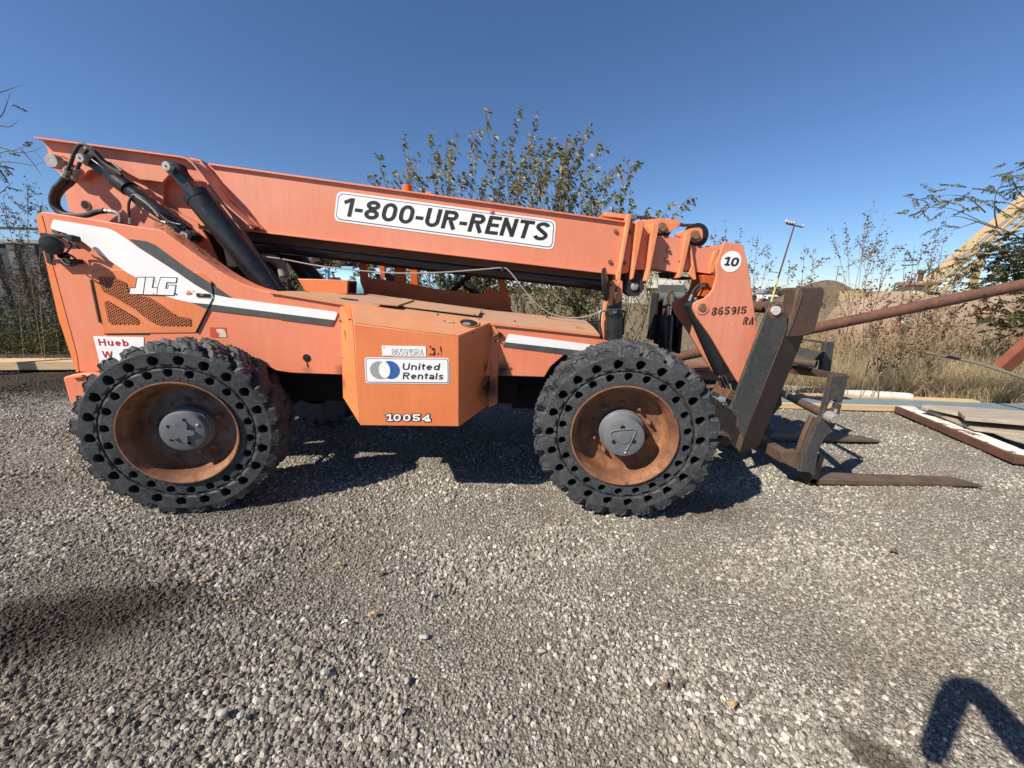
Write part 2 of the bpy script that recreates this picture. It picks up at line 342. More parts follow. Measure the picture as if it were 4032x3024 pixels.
rust = surf('rusted_rim', (.30, .135, .065), (.155, .065, .034), 5, .75, metal=.0, dirt=(.11, .048, .024), dirt_lo=.50, dirt_hi=.66, dsc=13, bsc=60, bd=.003, bst=.7, flecks=((.42, .21, .10), 40, .66))
rust_grey = surf('rusted_grey_rim_disc', (.15, .15, .15), (.13, .065, .035), 5, .7, dirt=(.08, .04, .022), dirt_lo=.5, dirt_hi=.62, dsc=6, bsc=80, bd=.0015)
rust_pipe_m = surf('rusty_pipe_steel', (.165, .078, .050), (.115, .052, .036), 6, .8, dirt=(.075, .040, .030), dirt_lo=.50, dirt_hi=.68, bsc=90, bd=.001)
dark_rust = surf('dark_brown_steel', (.060, .036, .027), (.085, .050, .036), 5, .65, dirt=(.12, .085, .06), dirt_lo=.58, dirt_hi=.8, bsc=60, bd=.0016, edge=(.17, .10, .06), edge_r=.01, scratches=(.14, .10, .07))
carriage_m = surf('scratched_grey_green_steel', (.030, .037, .037), (.052, .052, .046), 4, .5, dirt=(.13, .065, .032), dirt_lo=.57, dirt_hi=.68, dsc=7, bsc=50, bd=.0016, scratches=(.26, .24, .20), edge=(.22, .12, .06), edge_r=.012)
fork_m = surf('worn_fork_steel', (.17, .112, .075), (.11, .072, .05), 6, .5, metal=.2, dirt=(.20, .14, .095), dirt_lo=.55, dirt_hi=.75, bsc=60, bd=.001)
hub_m = surf('grey_hub_paint', (.15, .16, .165), (.12, .125, .13), 9, .5, dirt=(.14, .09, .06), dirt_lo=.62, dirt_hi=.8, dsc=16, bsc=90, bd=.0008)
bolt_m = surf('rusty_bolt_steel', (.24, .13, .07), (.16, .09, .06), 30, .6, bd=.001)
lamp_black = surf('black_lamp_plastic', (.012, .012, .012), (.02, .02, .02), 10, .45, bd=.0006)
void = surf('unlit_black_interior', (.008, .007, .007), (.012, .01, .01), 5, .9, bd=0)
rubber, nt_, n_, b_ = mat_base('worn_tyre_rubber')
v_ = coords(nt_)
c_ = mix(nt_, ramp(nt_, noise(nt_, 5, 8, .7, v_, .4), [(.35, 0), (.7, 1)]), (.026, .028, .030), (.066, .068, .070))
c_ = mix(nt_, ramp(nt_, noise(nt_, 9, 3, .6, v_, 2.5), [(.488, 0), (.5, .6), (.512, 0)]), c_, (.19, .19, .18))
c_ = mix(nt_, ramp(nt_, noise(nt_, 30, 6, .7, v_), [(.55, 0), (.8, .8)]), c_, (.11, .107, .098))
nt_.links.new(c_, b_.inputs['Base Color']); b_.inputs['Roughness'].default_value = .62; b_.inputs['Specular IOR Level'].default_value = .35
bump(nt_, b_, noise(nt_, 38, 8, .7, v_, .6), .004, .6)

# ------------------------------------------------------------------ ground: one sheet out to the horizon
def hfield(x, y):
    """gentle undulation of the yard, metres"""
    near = np.exp(-((np.maximum(y-5.5, 0))/3)**2)
    h = .014*np.sin(x*1.3+.6)*np.sin(y*1.7+.3)+.010*np.sin(x*3.1+y*1.1)+.006*np.sin(x*5.3-y*4.1+1)+.005*np.sin(x*9.1+y*7.3)+.004*np.sin(x*14.3-y*11.7+np.sin(x*3))*np.sin(y*5.1)
    rut = -.050*np.exp(-((y-(1.30+.22*(x+1.9)))/.13)**2)*(1/(1+np.exp((x+1.15)*5)))
    rut += .020*np.exp(-((y-(1.52+.22*(x+1.9)))/.09)**2)*(1/(1+np.exp((x+1.15)*5)))+.014*np.exp(-((y-(1.08+.22*(x+1.9)))/.10)**2)*(1/(1+np.exp((x+1.15)*5)))
    return (h*.8+rut)*near-.012
xs = np.concatenate([-np.geomspace(1500, 8.2, 26), np.arange(-8, 8.01, .085), np.geomspace(8.2, 1500, 26)])
ys = np.concatenate([-np.geomspace(200, 1.2, 12), np.arange(-1.1, 7.01, .085), np.geomspace(7.2, 2600, 34)])
X, Y = np.meshgrid(xs, ys); Z = hfield(X, Y)
vg = np.stack([X, Y, Z], -1).reshape(-1, 3); nx, ny = len(xs), len(ys)
ii = (np.arange(ny-1)[:, None]*nx+np.arange(nx-1)[None]).ravel()
fg = np.stack([ii, ii+1, ii+1+nx, ii+nx], -1)
def np_mesh(name, v, f):
    me = bpy.data.meshes.new(name); v = np.asarray(v, np.float32); f = np.asarray(f, np.int32); k = f.shape[1]
    me.vertices.add(len(v)); me.vertices.foreach_set('co', v.ravel()); me.loops.add(f.size); me.loops.foreach_set('vertex_index', f.ravel())
    me.polygons.add(len(f)); me.polygons.foreach_set('loop_start', np.arange(len(f), dtype=np.int32)*k); me.polygons.foreach_set('loop_total', np.full(len(f), k, np.int32))
    me.update(calc_edges=True); return me
ground_m, nt_, n_, b_ = mat_base('gravel_ground'); v_ = coords(nt_)
vor = N(nt_, 'ShaderNodeTexVoronoi'); vor.inputs['Scale'].default_value = 75; nt_.links.new(v_, vor.inputs['Vector'])
vor2 = N(nt_, 'ShaderNodeTexVoronoi'); vor2.inputs['Scale'].default_value = 38; nt_.links.new(v_, vor2.inputs['Vector'])
sepc = N(nt_, 'ShaderNodeSeparateColor'); nt_.links.new(vor.outputs['Color'], sepc.inputs[0])
grav = ramp(nt_, sepc.outputs[0], [(0, (.17, .15, .125)), (.5, (.35, .32, .27)), (.85, (.48, .445, .38)), (1, (.60, .56, .48))])
grav = mix(nt_, ramp(nt_, vor.outputs['Distance'], [(.3, 0), (.75, .8)]), grav, (.10, .088, .072))
grav = mix(nt_, ramp(nt_, noise(nt_, 1.1, 5, .6, v_), [(.40, 0), (.66, .7)]), grav, (.19, .158, .12))
sx = N(nt_, 'ShaderNodeSeparateXYZ'); nt_.links.new(v_, sx.inputs[0])
yy = N(nt_, 'ShaderNodeMath', operation='MULTIPLY_ADD'); nt_.links.new(noise(nt_, .5, 5, .6, v_), yy.inputs[0]); yy.inputs[1].default_value = 5; nt_.links.new(sx.outputs[1], yy.inputs[2])
mr = N(nt_, 'ShaderNodeMapRange'); nt_.links.new(yy.outputs[0], mr.inputs[0]); mr.inputs[1].default_value = 8.4; mr.inputs[2].default_value = 10.2
field = ramp(nt_, noise(nt_, .35, 8, .7, v_), [(.3, (.15, .115, .07)), (.5, (.22, .17, .105)), (.7, (.13, .12, .06))])
gc = mix(nt_, mr.outputs[0], grav, field)
DAMP_AND_SHADE = ((Gz('u', 80, 1345), 1.0, .25, .22, .9), (Gz('u', 0, 1400), .6, .16, .22, .7), (Gz('u', 1905, 1635), .16, .09, -.5, .75), (Gz('u', 20, 822), 3.4, 1.5, 0, .95), (Gz('u', 560, 1100), .5, .25, 0, .45), (Gz('u', 1500, 1085), .5, .3, 0, .4), (Vector((-2.3, 1.4, 0)), 2.2, 1.1, .1, .28))  # wet rut, other dark patches; last entry paints the shadier left into the colour
def damp_and_shade(nt, c, vec, dark):
    for (p, rx, ry, an, st) in DAMP_AND_SHADE:
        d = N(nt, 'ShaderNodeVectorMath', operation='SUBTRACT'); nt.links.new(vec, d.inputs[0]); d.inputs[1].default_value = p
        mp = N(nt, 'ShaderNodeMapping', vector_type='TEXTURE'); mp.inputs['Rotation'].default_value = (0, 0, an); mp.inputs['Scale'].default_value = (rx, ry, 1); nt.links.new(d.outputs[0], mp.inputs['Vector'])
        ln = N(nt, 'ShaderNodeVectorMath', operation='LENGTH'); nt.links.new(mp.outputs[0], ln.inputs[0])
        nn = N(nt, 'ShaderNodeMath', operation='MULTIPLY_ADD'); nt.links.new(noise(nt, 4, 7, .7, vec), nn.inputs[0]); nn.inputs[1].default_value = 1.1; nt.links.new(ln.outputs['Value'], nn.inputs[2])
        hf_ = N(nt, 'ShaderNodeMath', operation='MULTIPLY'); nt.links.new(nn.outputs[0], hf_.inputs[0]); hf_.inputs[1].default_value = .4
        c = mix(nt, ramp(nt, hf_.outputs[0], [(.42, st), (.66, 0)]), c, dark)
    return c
gc = damp_and_shade(nt_, gc, v_, (.045, .036, .027))
nt_.links.new(gc, b_.inputs['Base Color']); b_.inputs['Roughness'].default_value = .95; b_.inputs['Specular IOR Level'].default_value = .15
hh = N(nt_, 'ShaderNodeMath', operation='MULTIPLY_ADD'); nt_.links.new(vor.outputs['Distance'], hh.inputs[0]); hh.inputs[1].default_value = -1.0; nt_.links.new(noise(nt_, 25, 8, .75, v_), hh.inputs[2])
bump(nt_, b_, hh.outputs[0], .014, .9)
ground = link('ground', np_mesh('ground', vg, fg), None, ground_m, True, kind='structure')

# gravel stones (uncountable): geometry nodes scatter on a patch that follows the ground
def rock_tree():
    g = bpy.data.node_groups.new('scatter_gravel', 'GeometryNodeTree')
    g.interface.new_socket('Geometry', in_out='INPUT', socket_type='NodeSocketGeometry'); g.interface.new_socket('Geometry', in_out='OUTPUT', socket_type='NodeSocketGeometry')
    n, l = g.nodes, g.links; gi = n.new('NodeGroupInput'); go = n.new('NodeGroupOutput')
    dist = n.new('GeometryNodeDistributePointsOnFaces'); dist.distribute_method = 'RANDOM'
    att = n.new('GeometryNodeInputNamedAttribute'); att.data_type = 'FLOAT'; att.inputs['Name'].default_value = 'dens'
    l.new(gi.outputs[0], dist.inputs['Mesh']); l.new(att.outputs['Attribute'], dist.inputs['Density'])
    j = n.new('GeometryNodeGeometryToInstance')
    for k in range(4):
        ico = n.new('GeometryNodeMeshIcoSphere'); ico.inputs['Radius'].default_value = 1; ico.inputs['Subdivisions'].default_value = 2
        sp = n.new('GeometryNodeSetPosition'); nz = n.new('ShaderNodeTexNoise'); nz.noise_dimensions = '4D'; nz.inputs['W'].default_value = k*7.3; nz.inputs['Scale'].default_value = .9; nz.inputs['Detail'].default_value = 1
        vm = n.new('ShaderNodeVectorMath'); vm.operation = 'SUBTRACT'; vm.inputs[1].default_value = (.5, .5, .5)
        vm2 = n.new('ShaderNodeVectorMath'); vm2.operation = 'SCALE'; vm2.inputs['Scale'].default_value = 1.7
        l.new(nz.outputs['Color'], vm.inputs[0]); l.new(vm.outputs[0], vm2.inputs[0]); l.new(ico.outputs[0], sp.inputs[0]); l.new(vm2.outputs[0], sp.inputs['Offset'])
        tr = n.new('GeometryNodeTransform'); tr.inputs['Scale'].default_value = (1, .8-.06*k, .55+.07*k); l.new(sp.outputs[0], tr.inputs[0])
        l.new(tr.outputs[0], j.inputs[0])
    ins = n.new('GeometryNodeInstanceOnPoints'); ins.inputs['Pick Instance'].default_value = True
    l.new(dist.outputs['Points'], ins.inputs['Points']); l.new(j.outputs[0], ins.inputs['Instance'])
    rr = n.new('FunctionNodeRandomValue'); rr.data_type = 'FLOAT_VECTOR'; rr.inputs[0].default_value = (0, 0, 0); rr.inputs[1].default_value = (6.28, 6.28, 6.28)
    l.new(rr.outputs[0], ins.inputs['Rotation'])
    rs = n.new('FunctionNodeRandomValue'); rs.data_type = 'FLOAT'; rs.inputs[2].default_value = 0; rs.inputs[3].default_value = 1
    pw = n.new('ShaderNodeMath'); pw.operation = 'POWER'; l.new(rs.outputs[1], pw.inputs[0]); pw.inputs[1].default_value = 4.2
    ma = n.new('ShaderNodeMath'); ma.operation = 'MULTIPLY_ADD'; l.new(pw.outputs[0], ma.inputs[0]); ma.inputs[1].default_value = .0145; ma.inputs[2].default_value = .0037
    at2 = n.new('GeometryNodeInputNamedAttribute'); at2.data_type = 'FLOAT'; at2.inputs['Name'].default_value = 'size'
    mu = n.new('ShaderNodeMath'); mu.operation = 'MULTIPLY'; l.new(ma.outputs[0], mu.inputs[0]); l.new(at2.outputs['Attribute'], mu.inputs[1])
    l.new(mu.outputs[0], ins.inputs['Scale'])
    sm = n.new('GeometryNodeSetMaterial'); sm.inputs['Material'].default_value = stone_m
    l.new(ins.outputs[0], sm.inputs[0]); l.new(sm.outputs[0], go.inputs[0])
    return g
stone_m, nt_, n_, b_ = mat_base('gravel_stone')
oi = N(nt_, 'ShaderNodeObjectInfo')
sc_ = ramp(nt_, oi.outputs['Random'], [(0, (.085, .076, .064)), (.22, (.215, .190, .155)), (.70, (.375, .338, .282)), (.95, (.53, .485, .41)), (1, (.76, .71, .62))])
geo = N(nt_, 'ShaderNodeNewGeometry')
wn = ramp(nt_, noise(nt_, 1.1, 5, .6, geo.outputs['Position']), [(.40, 0), (.66, .55)])
sc_ = mix(nt_, wn, sc_, (.20, .165, .125))
sc_ = damp_and_shade(nt_, sc_, geo.outputs['Position'], (.055, .043, .032))
nt_.links.new(sc_, b_.inputs['Base Color']); b_.inputs['Roughness'].default_value = .85; b_.inputs['Specular IOR Level'].default_value = .25
px_ = np.arange(-10.5, 9.0, .1); py_ = np.arange(.35, 8.6, .1)
PX, PY = np.meshgrid(px_, py_); pv = np.stack([PX, PY, hfield(PX, PY)+.001], -1).reshape(-1, 3)
ii = (np.arange(len(py_)-1)[:, None]*len(px_)+np.arange(len(px_)-1)[None]).ravel()
pf = np.stack([ii, ii+1, ii+1+len(px_), ii+len(px_)], -1)
cx_ = pv[pf].mean(1); keep = (np.abs(cx_[:, 0]) < 1.45*cx_[:, 1]*.975+.9) & ((cx_[:, 1] < 5.9) | (cx_[:, 0] < -4.5))
pf = pf[keep]
gm = np_mesh('gravel', pv, pf)
def clump(x, y):
    return .5+.25*np.sin(x*2.1+1.7*np.sin(y*1.9))+.25*np.sin(y*3.3+1.3*np.sin(x*2.7+1))
dd = np.clip(13500*np.exp(-np.maximum(pv[:, 1]-1.5, 0)/2.2), 2400, 13500)*(.45+.8*clump(pv[:, 0]*1.4, pv[:, 1]*1.6+1))
at = gm.attributes.new('dens', 'FLOAT', 'POINT'); at.data.foreach_set('value', dd.astype(np.float32))
ss = (1+.06*np.maximum(pv[:, 1]-2, 0))*(.52+.62*clump(pv[:, 0]*1.6+3, pv[:, 1]*2.0))*(1-.085*np.clip(pv[:, 0], -2.5, 3))
at = gm.attributes.new('size', 'FLOAT', 'POINT'); at.data.foreach_set('value', ss.astype(np.float32))
gravel = link('gravel', gm, None, stone_m, kind='stuff', label='loose grey crushed gravel covering the yard', category='gravel')
gmod = gravel.modifiers.new('scatter', 'NODES'); gmod.node_group = rock_tree()

# ================================================================== THE TELEHANDLER
YS, YB, YE, YT, YC, YX, YCAB = 2.95, 3.50, 3.38, 3.45, 3.27, 2.65, 4.0
MID = 3.68
TH_ = empty('telehandler', (-.75, MID, 0), label='faded orange telehandler with lowered boom, black tyres and pallet forks', category='telehandler')
T = TH_
def bodyp(name, c, pts, d=.02, off=0, mat=None, parent=None, bev=0, **k): return plate(name, c, pts, YS+off, d, mat, parent or T, bev, **k)
A2 = lambda pts: WL('A', pts, YS)
# --- engine hood and side panel
top = [(80, 640), (115, 613), (300, 640), (600, 688), (850, 728), (950, 740), (1000, 755), (1070, 805), (1140, 855), (1250, 935), (1400, 1040), (1460, 1078), (1520, 1110), (1590, 1145), (1660, 1170), (1750, 1192), (1850, 1205)]
body = WL('A', top, YS)+WL('B', [(400, 467), (1320, 590), (1990, 660), (1990, 682), (2100, 720)], YS)+WL('u', [(1300, 745), (1262, 748), (1218, 768), (1190, 792), (1176, 815), (1090, 812), (742, 810), (632, 806), (597, 801), (562, 784), (520, 765), (460, 752), (380, 747), (300, 753), (250, 771), (215, 802)], YS)+WL('n', [(304, 1466), (231, 1250)], YS)+WL('A', [(150, 985), (100, 768)], YS)
MB().prism(body, (0, .16, 0)).make('body_panel', salmon, T, .006)
# rear part of the hood reaches across the machine behind the boom
MB().prism(WL('A', [(90, 650), (120, 622), (320, 652), (330, 1000), (440, 1700), (350, 1690), (150, 990)], YS+.17), (0, 1.55, 0)).make('counterweight', salmon, T, .01)
edge = WL('A', [(79, 642), (84, 632), (118, 640), (150, 770), (190, 985), (262, 1250), (330, 1500), (372, 1655)], YS-.003)+WL('G', [(368, 1380), (358, 1388)], YS-.003)+WL('n', [(229, 1250)], YS-.003)+WL('A', [(148, 985), (98, 768)], YS-.003)
MB().prism(edge, (0, .004, 0)).make('rear_edge_plate', edge_orange, T)
# sloping hood top, front edge on the side panel, crowned towards the middle
fr = WL('A', [(1780, 1196), (1850, 1204)], YS)+WL('B', [(400, 466), (840, 527), (1320, 589), (1700, 628), (1990, 660)], YS)
m = MB(); bm = m.bm
f0 = [bm.verts.new(p+Vector((0, -.012, .002))) for p in fr]; crn = [min(.066, max(.004, 1.595-p.z)) for p in fr]; f1 = [bm.verts.new(p+Vector((0, .22, .5*k+.004))) for p, k in zip(fr, crn)]
bk = [bm.verts.new(p+Vector((0, .60, k))) for p, k in zip(fr, crn)]; lo = [bm.verts.new(p+Vector((0, -.012, -.018))) for p in fr]
for i in range(len(fr)-1):
    for a, b in ((lo, f0), (f0, f1), (f1, bk)): bm.faces.new((a[i], a[i+1], b[i+1], b[i]))
m.make('hood_top', hood_dusty, T)
m = MB()
for i in range(len(fr)-1): m.prism([fr[i]+Vector((0, -.016, -.012)), fr[i+1]+Vector((0, -.016, -.012)), fr[i+1]+Vector((0, -.016, .005)), fr[i]+Vector((0, -.016, .005))], (0, .014, 0))
m.make('hood_edge_strip', weld_orange, T)
def hoodpt(c, x, y, lift=0.0):
    p0 = W('B', 400, 467, YS); p1 = W('B', 1990, 660, YS); e1 = p1-p0; e2 = Vector((0, .45, .052)); nn = e1.cross(e2).normalized()
    if nn.z < 0: nn = -nn
    d = ray(c, x, y); o = Vector((0, 0, H)); t = (p0+Vector((0, 0, .012+lift))-o).dot(nn)/d.dot(nn); return o+d*t
m = MB(); m.prism([hoodpt('B', *p) for p in ((838, 457), (1262, 513), (1240, 545), (752, 486))], (0, 0, .012)); m.make('access_panel', hood_dusty, T, .003)
m = MB(); m.prism([hoodpt('L', *p, lift=.012) for p in ((1640, 868), (1960, 885), (2130, 912), (1850, 1006), (1395, 962), (1500, 925))], (0, 0, .012)); m.make('bent_cover_plate', hood_dusty, T, .003)
m = MB(); m.prism([hoodpt('L', *p) for p in ((820, 860), (900, 862), (1140, 890), (1150, 899), (1050, 893), (880, 875))], (0, 0, .004)); m.make('hood_slot', void, T)
m = MB()
for x, y in ((985, 540), (1213, 540), (1465, 582)): m.lathe([(0, .008), (.012, .008), (.014, .005), (.014, 0)], hoodpt('B', x, y, .01), (0, 0, 1), 6, smooth=False)
m.make('cover_screw', bolt_m, T, kind='stuff')
plate('hood_nose_flap', 'B', [(1820, 590), (1990, 657), (1980, 662), (1895, 650)], YS+.1, .01, orange_dusty, T)
# --- engine access door
door = bodyp('engine_door', 'A', [(478, 1032), (760, 1042), (1270, 1056), (1352, 1122), (1366, 1240), (1240, 1492), (570, 1500), (520, 1300), (478, 1115)], .006, -.006, orange, None, .002)
V1 = WL('A', [(528, 1092), (545, 1085), (640, 1090), (735, 1133), (752, 1200), (820, 1225), (905, 1240), (985, 1290), (1110, 1378), (1195, 1388), (1203, 1400), (1203, 1443), (975, 1440), (900, 1408), (790, 1320), (640, 1232), (562, 1192), (545, 1150)], YS-.0075)
V2 = WL('A', [(573, 1275), (580, 1262), (600, 1262), (818, 1392), (825, 1412), (818, 1430), (620, 1430), (602, 1412)], YS-.0075)
for V in (V1, V2): MB().prism(V, (0, .002, 0)).make('vent_opening', void, door)
def mesh_lines(m, V, pitch, ang, wd, Y):
    P = [(p.x, p.z) for p in V]; ca, sa = cos(ang), sin(ang)
    Q = [(x*ca+z*sa, -x*sa+z*ca) for x, z in P]; lo_, hi_ = min(q[1] for q in Q), max(q[1] for q in Q)
    t = lo_+pitch/2
    while t < hi_:
        xs_ = []
        for i in range(len(Q)):
            a, b = Q[i], Q[(i+1) % len(Q)]
            if (a[1]-t)*(b[1]-t) < 0: xs_.append(a[0]+(t-a[1])/(b[1]-a[1])*(b[0]-a[0]))
        xs_.sort()
        for i in range(0, len(xs_)-1, 2):
            q = [(xs_[i], t-wd/2), (xs_[i+1], t-wd/2), (xs_[i+1], t+wd/2), (xs_[i], t+wd/2)]
            m.prism([(x*ca-z*sa, Y, x*sa+z*ca) for x, z in q], (0, -.003, 0))
        t += pitch
for V in (V1, V2):
    m = MB(); mesh_lines(m, V, .0165, radians(30), .0042, YS-.0085); mesh_lines(m, V, .0165, radians(-34), .0042, YS-.0085); m.make('vent_mesh', orange, door, kind='stuff')
plate('door_handle', 'A', [(1238, 1205), (1338, 1212), (1338, 1236), (1240, 1233)], YS-.016, .008, lamp_black, door, .002)
plate('latch_button', 'A', [(1268, 1212), (1295, 1214), (1295, 1228), (1268, 1227)], YS-.020, .005, grey_steel, door, .001)
m = MB(); m.beam(W('A', 476, 1110, YS-.008), W('A', 540, 1420, YS-.008), .012, .012); m.make('door_hinge', dark_rust, door)
m = MB(); m.beam(W('A', 1352, 1125, YS-.007), W('A', 1367, 1235, YS-.007), .012, .006); m.beam(W('A', 1366, 1240, YS-.007), W('A', 1240, 1490, YS-.007), .012, .006); m.make('door_gap_seal', void, door)
m = MB(); m.prism(WL('A', [(568, 1500), (900, 1499), (900, 1508), (590, 1508)], YS-.003), (0, .003, 0)); m.make('door_lower_gap', void, door)
# --- stripes
ws = WL('A', [(198, 675), (212, 672), (420, 706), (590, 734), (640, 752), (720, 802), (830, 882), (960, 965), (1100, 1055), (1230, 1145), (1350, 1213), (1480, 1240), (1850, 1289)], YS-.0085)+WL('B', [(0, 472), (340, 516), (358, 520), (360, 532), (345, 570), (0, 527)], YS-.0085)+WL('A', [(1850, 1352), (1370, 1290), (1190, 1273), (1085, 1250), (1010, 1225), (800, 1090), (740, 1058), (555, 930), (420, 835), (350, 800), (290, 770), (186, 740), (183, 728)], YS-.0085)
MB().prism(ws, (0, .0015, 0)).make('white_stripe', white_vinyl, T)
MB().prism(WL('A', [(748, 812), (880, 830), (940, 856), (1150, 1010), (1400, 1172), (1500, 1240), (1470, 1240), (1352, 1213), (1230, 1143), (1100, 1052), (960, 962), (830, 878)], YS-.0075), (0, .0015, 0)).make('charcoal_stripe', black_vinyl, T)
MB().prism(WL('A', [(1210, 1276), (1370, 1290), (1850, 1352)], YS-.0075)+WL('B', [(0, 527), (345, 570), (330, 602), (322, 606), (0, 565)], YS-.0075)+WL('A', [(1850, 1392), (1330, 1328), (1270, 1302)], YS-.0075), (0, .0015, 0)).make('charcoal_stripe', black_vinyl, T)
MB().prism(WL('A', [(186, 740), (290, 770), (350, 800), (375, 802), (330, 772), (235, 758), (240, 778), (200, 770)], YS-.0065), (0, .0015, 0)).make('charcoal_stripe', black_vinyl, T)
MB().prism(rounded(WL('B', [(1425, 655), (1990, 728), (1990, 772), (1403, 706)], YS-.004), .012), (0, .0015, 0)).make('white_stripe', white_vinyl, T)
MB().prism(rounded(WL('B', [(1403, 707), (1990, 773), (1990, 812), (1390, 737)], YS-.003), .008), (0, .0015, 0)).make('charcoal_stripe', black_vinyl, T)
# --- maker's initials on the door
def letters(defs, grow, Y, mat, name, parent):
    m = MB()
    for d in defs:
        ps = WL('A', d, Y)
        if grow:
            n = len(ps); area = sum(ps[i].x*ps[(i+1) % n].z-ps[(i+1) % n].x*ps[i].z for i in range(n)); s = 1 if area > 0 else -1; q = []
            for i in range(n):
                e1 = (ps[i]-ps[i-1]).normalized(); e2 = (ps[(i+1) % n]-ps[i]).normalized()
                n1 = Vector((e1.z, 0, -e1.x))*s; n2 = Vector((e2.z, 0, -e2.x))*s; k = (n1+n2); k = k/max(k.length_squared/2, .6)
                q.append(ps[i]+k*grow)
            ps = q
        m.prism(ps, (0, .001, 0))
    return m.make(name, mat, parent)
JLG = [[(814, 1093), (868, 1093), (851, 1213), (756, 1211), (764, 1170), (800, 1170)],
       [(876, 1093), (930, 1093), (917, 1168), (957, 1170), (951, 1216), (858, 1214)],
       [(985, 1094), (1096, 1097), (1091, 1128), (1024, 1126), (1014, 1174), (1036, 1175), (1040, 1150), (1088, 1152), (1076, 1220), (957, 1217), (965, 1150)]]
letters(JLG, .0055, YS-.0105, ink, 'logo_outline', T); letters(JLG, 0, YS-.0120, white_vinyl, 'logo_letters', T)
m = MB(); m.lathe([(0, .007), (.001, .007), (.001, .0)], W('A', 1088, 1210, YS-.0125), (0, -1, 0), 12); m.make('logo_dot', ink, T)
m = MB()
for x, y, r in ((918, 1110, .006), (935, 1112, .005), (1185, 1200, .016), (1170, 1210, .008), (1200, 1205, .007), (930, 1208, .008), (1215, 1190, .006)):
    c = W('A', x, y, YS-.0125); m.prism([c+Vector((cos(a)*r*random.uniform(.5, 1.2), 0, sin(a)*r*random.uniform(.5, 1.3))) for a in np.linspace(0, 2*pi, 9)[:-1]], (0, .0006, 0))
m.make('peeled_paint', edge_orange, T, kind='stuff')
# --- small items on the side panel
bodyp('sale_sign', 'n', [(367, 1324), (566, 1328), (566, 1440), (396, 1440)], .002, -.003, white_vinyl)
text('sign_text', 'Hueb', W('n', 389, 1361, YS-.004), W('n', 510, 1364, YS-.004), .054, red_ink, T, t=.24, space=.10)
text('sign_text', 'W', W('n', 405, 1409, YS-.004), W('n', 448, 1410, YS-.004), .054, red_ink, T, t=.24, space=.10)
bodyp('warning_sticker', 'A', [(1338, 1454), (1456, 1456), (1464, 1530), (1345, 1525)], .001, -.002, surf('red_sticker', (.55, .07, .02), (.5, .08, .03), 8, .5, bd=0))
bodyp('sticker_remnant', 'A', [(1385, 1467), (1410, 1466), (1440, 1468), (1455, 1490), (1460, 1528), (1405, 1524), (1410, 1500), (1388, 1485)], .001, -.0035, surf('cream_sticker', (.7, .6, .48), (.6, .5, .4), 30, .6, bd=0))
disc('drain_hole', W('B', 170, 805, YS-.002), .030, void, T, h=.002)
disc('round_knob', W('B', 1372, 661, YS-.002), .019, lamp_black, T, h=.02)
m = MB(); m.beam(W('B', 169, 828, YS-.003), W('B', 176, 862, YS-.003), .008, .003); m.make('oil_streak', surf('oil_streak', (.10, .05, .03), None, 5, .5, bd=0), T)
# --- rear bumper
MB().prism(WL('G', [(292, 1405), (335, 1392), (372, 1386), (392, 1386), (470, 1400), (470, 1500), (335, 1545), (318, 1500)], YS-.07), (0, 1.8, 0)).make('rear_bumper', salmon, T, .012)
plate('bumper_plate', 'E', [(160, 490), (250, 468), (262, 490), (165, 500)], YS-.09, .2, edge_orange, T, .003)
MB().lathe([(0, .02), (.015, .02), (.015, 0)], W('E', 218, 462, YS-.02), (0, 0, 1), 6, smooth=False).make('bumper_bolt', lamp_black, T)
# --- work light and bracket
brk = empty('work_light', W('O', 600, 300, YS-.08), parent=T)
plate('light_bracket', 'O', [(392, 168), (455, 172), (523, 474), (470, 474)], YS-.012, .012, black_matte, brk, .003)
MB().prism(WL('O', [(452, 176), (690, 186), (724, 215), (700, 250), (640, 212), (462, 213)], YS-.05), (0, .05, 0)).make('bracket_arm', black_matte, brk, .004)
MB().prism(WL('O', [(520, 432), (760, 432), (765, 478), (525, 476)], YS-.05), (0, .05, 0)).make('bracket_arm', black_matte, brk, .004)
lc = W('O', 585, 300, YS-.14); m = MB(); m.lathe([(.0, 0), (.0, .058), (.010, .064), (.024, .064), (.06, .046), (.078, .022), (.08, 0)], lc+Vector((-.035, -.02, 0)), Vector((-.30, .94, .16)), 28); m.make('lamp_housing', lamp_black, brk)
m = MB(); m.lathe([(0, .053), (-.004, .044), (-.004, 0)], lc+Vector((-.037, -.022, 0)), Vector((-.30, .94, .16)), 28); m.make('lamp_lens', surf('dark_lamp_lens', (.03, .03, .03), (.05, .05, .05), 40, .15, bd=0), brk)
m = MB()
for pts in ([(640, 225), (690, 260), (720, 300), (690, 340), (650, 390)], [(650, 370), (720, 400), (765, 440), (770, 480), (730, 500), (660, 485), (620, 440), (640, 400), (700, 395), (750, 430), (740, 475), (690, 480)], [(700, 250), (760, 290), (800, 330)]):
    m.tube(smooth_path([W('O', x, y, YS-.07-.02*math.sin(i*1.7)) for i, (x, y) in enumerate(pts)], 5), .006, 6)
m.make('lamp_wire', hose_m, brk)
m = MB(); m.lathe([(0, .022), (.05, .022), (.05, 0)], W('O', 600, 395, YS-.1), (0, 1, 0), 12); m.make('lamp_swivel', lamp_black, brk); m = MB(); m.lathe([(0, 0), (0, .02), (.05, .02)], W('O', 700, 225, YS-.1), (.3, 1, 0), 12); m.make('lamp_knob', lamp_black, brk)

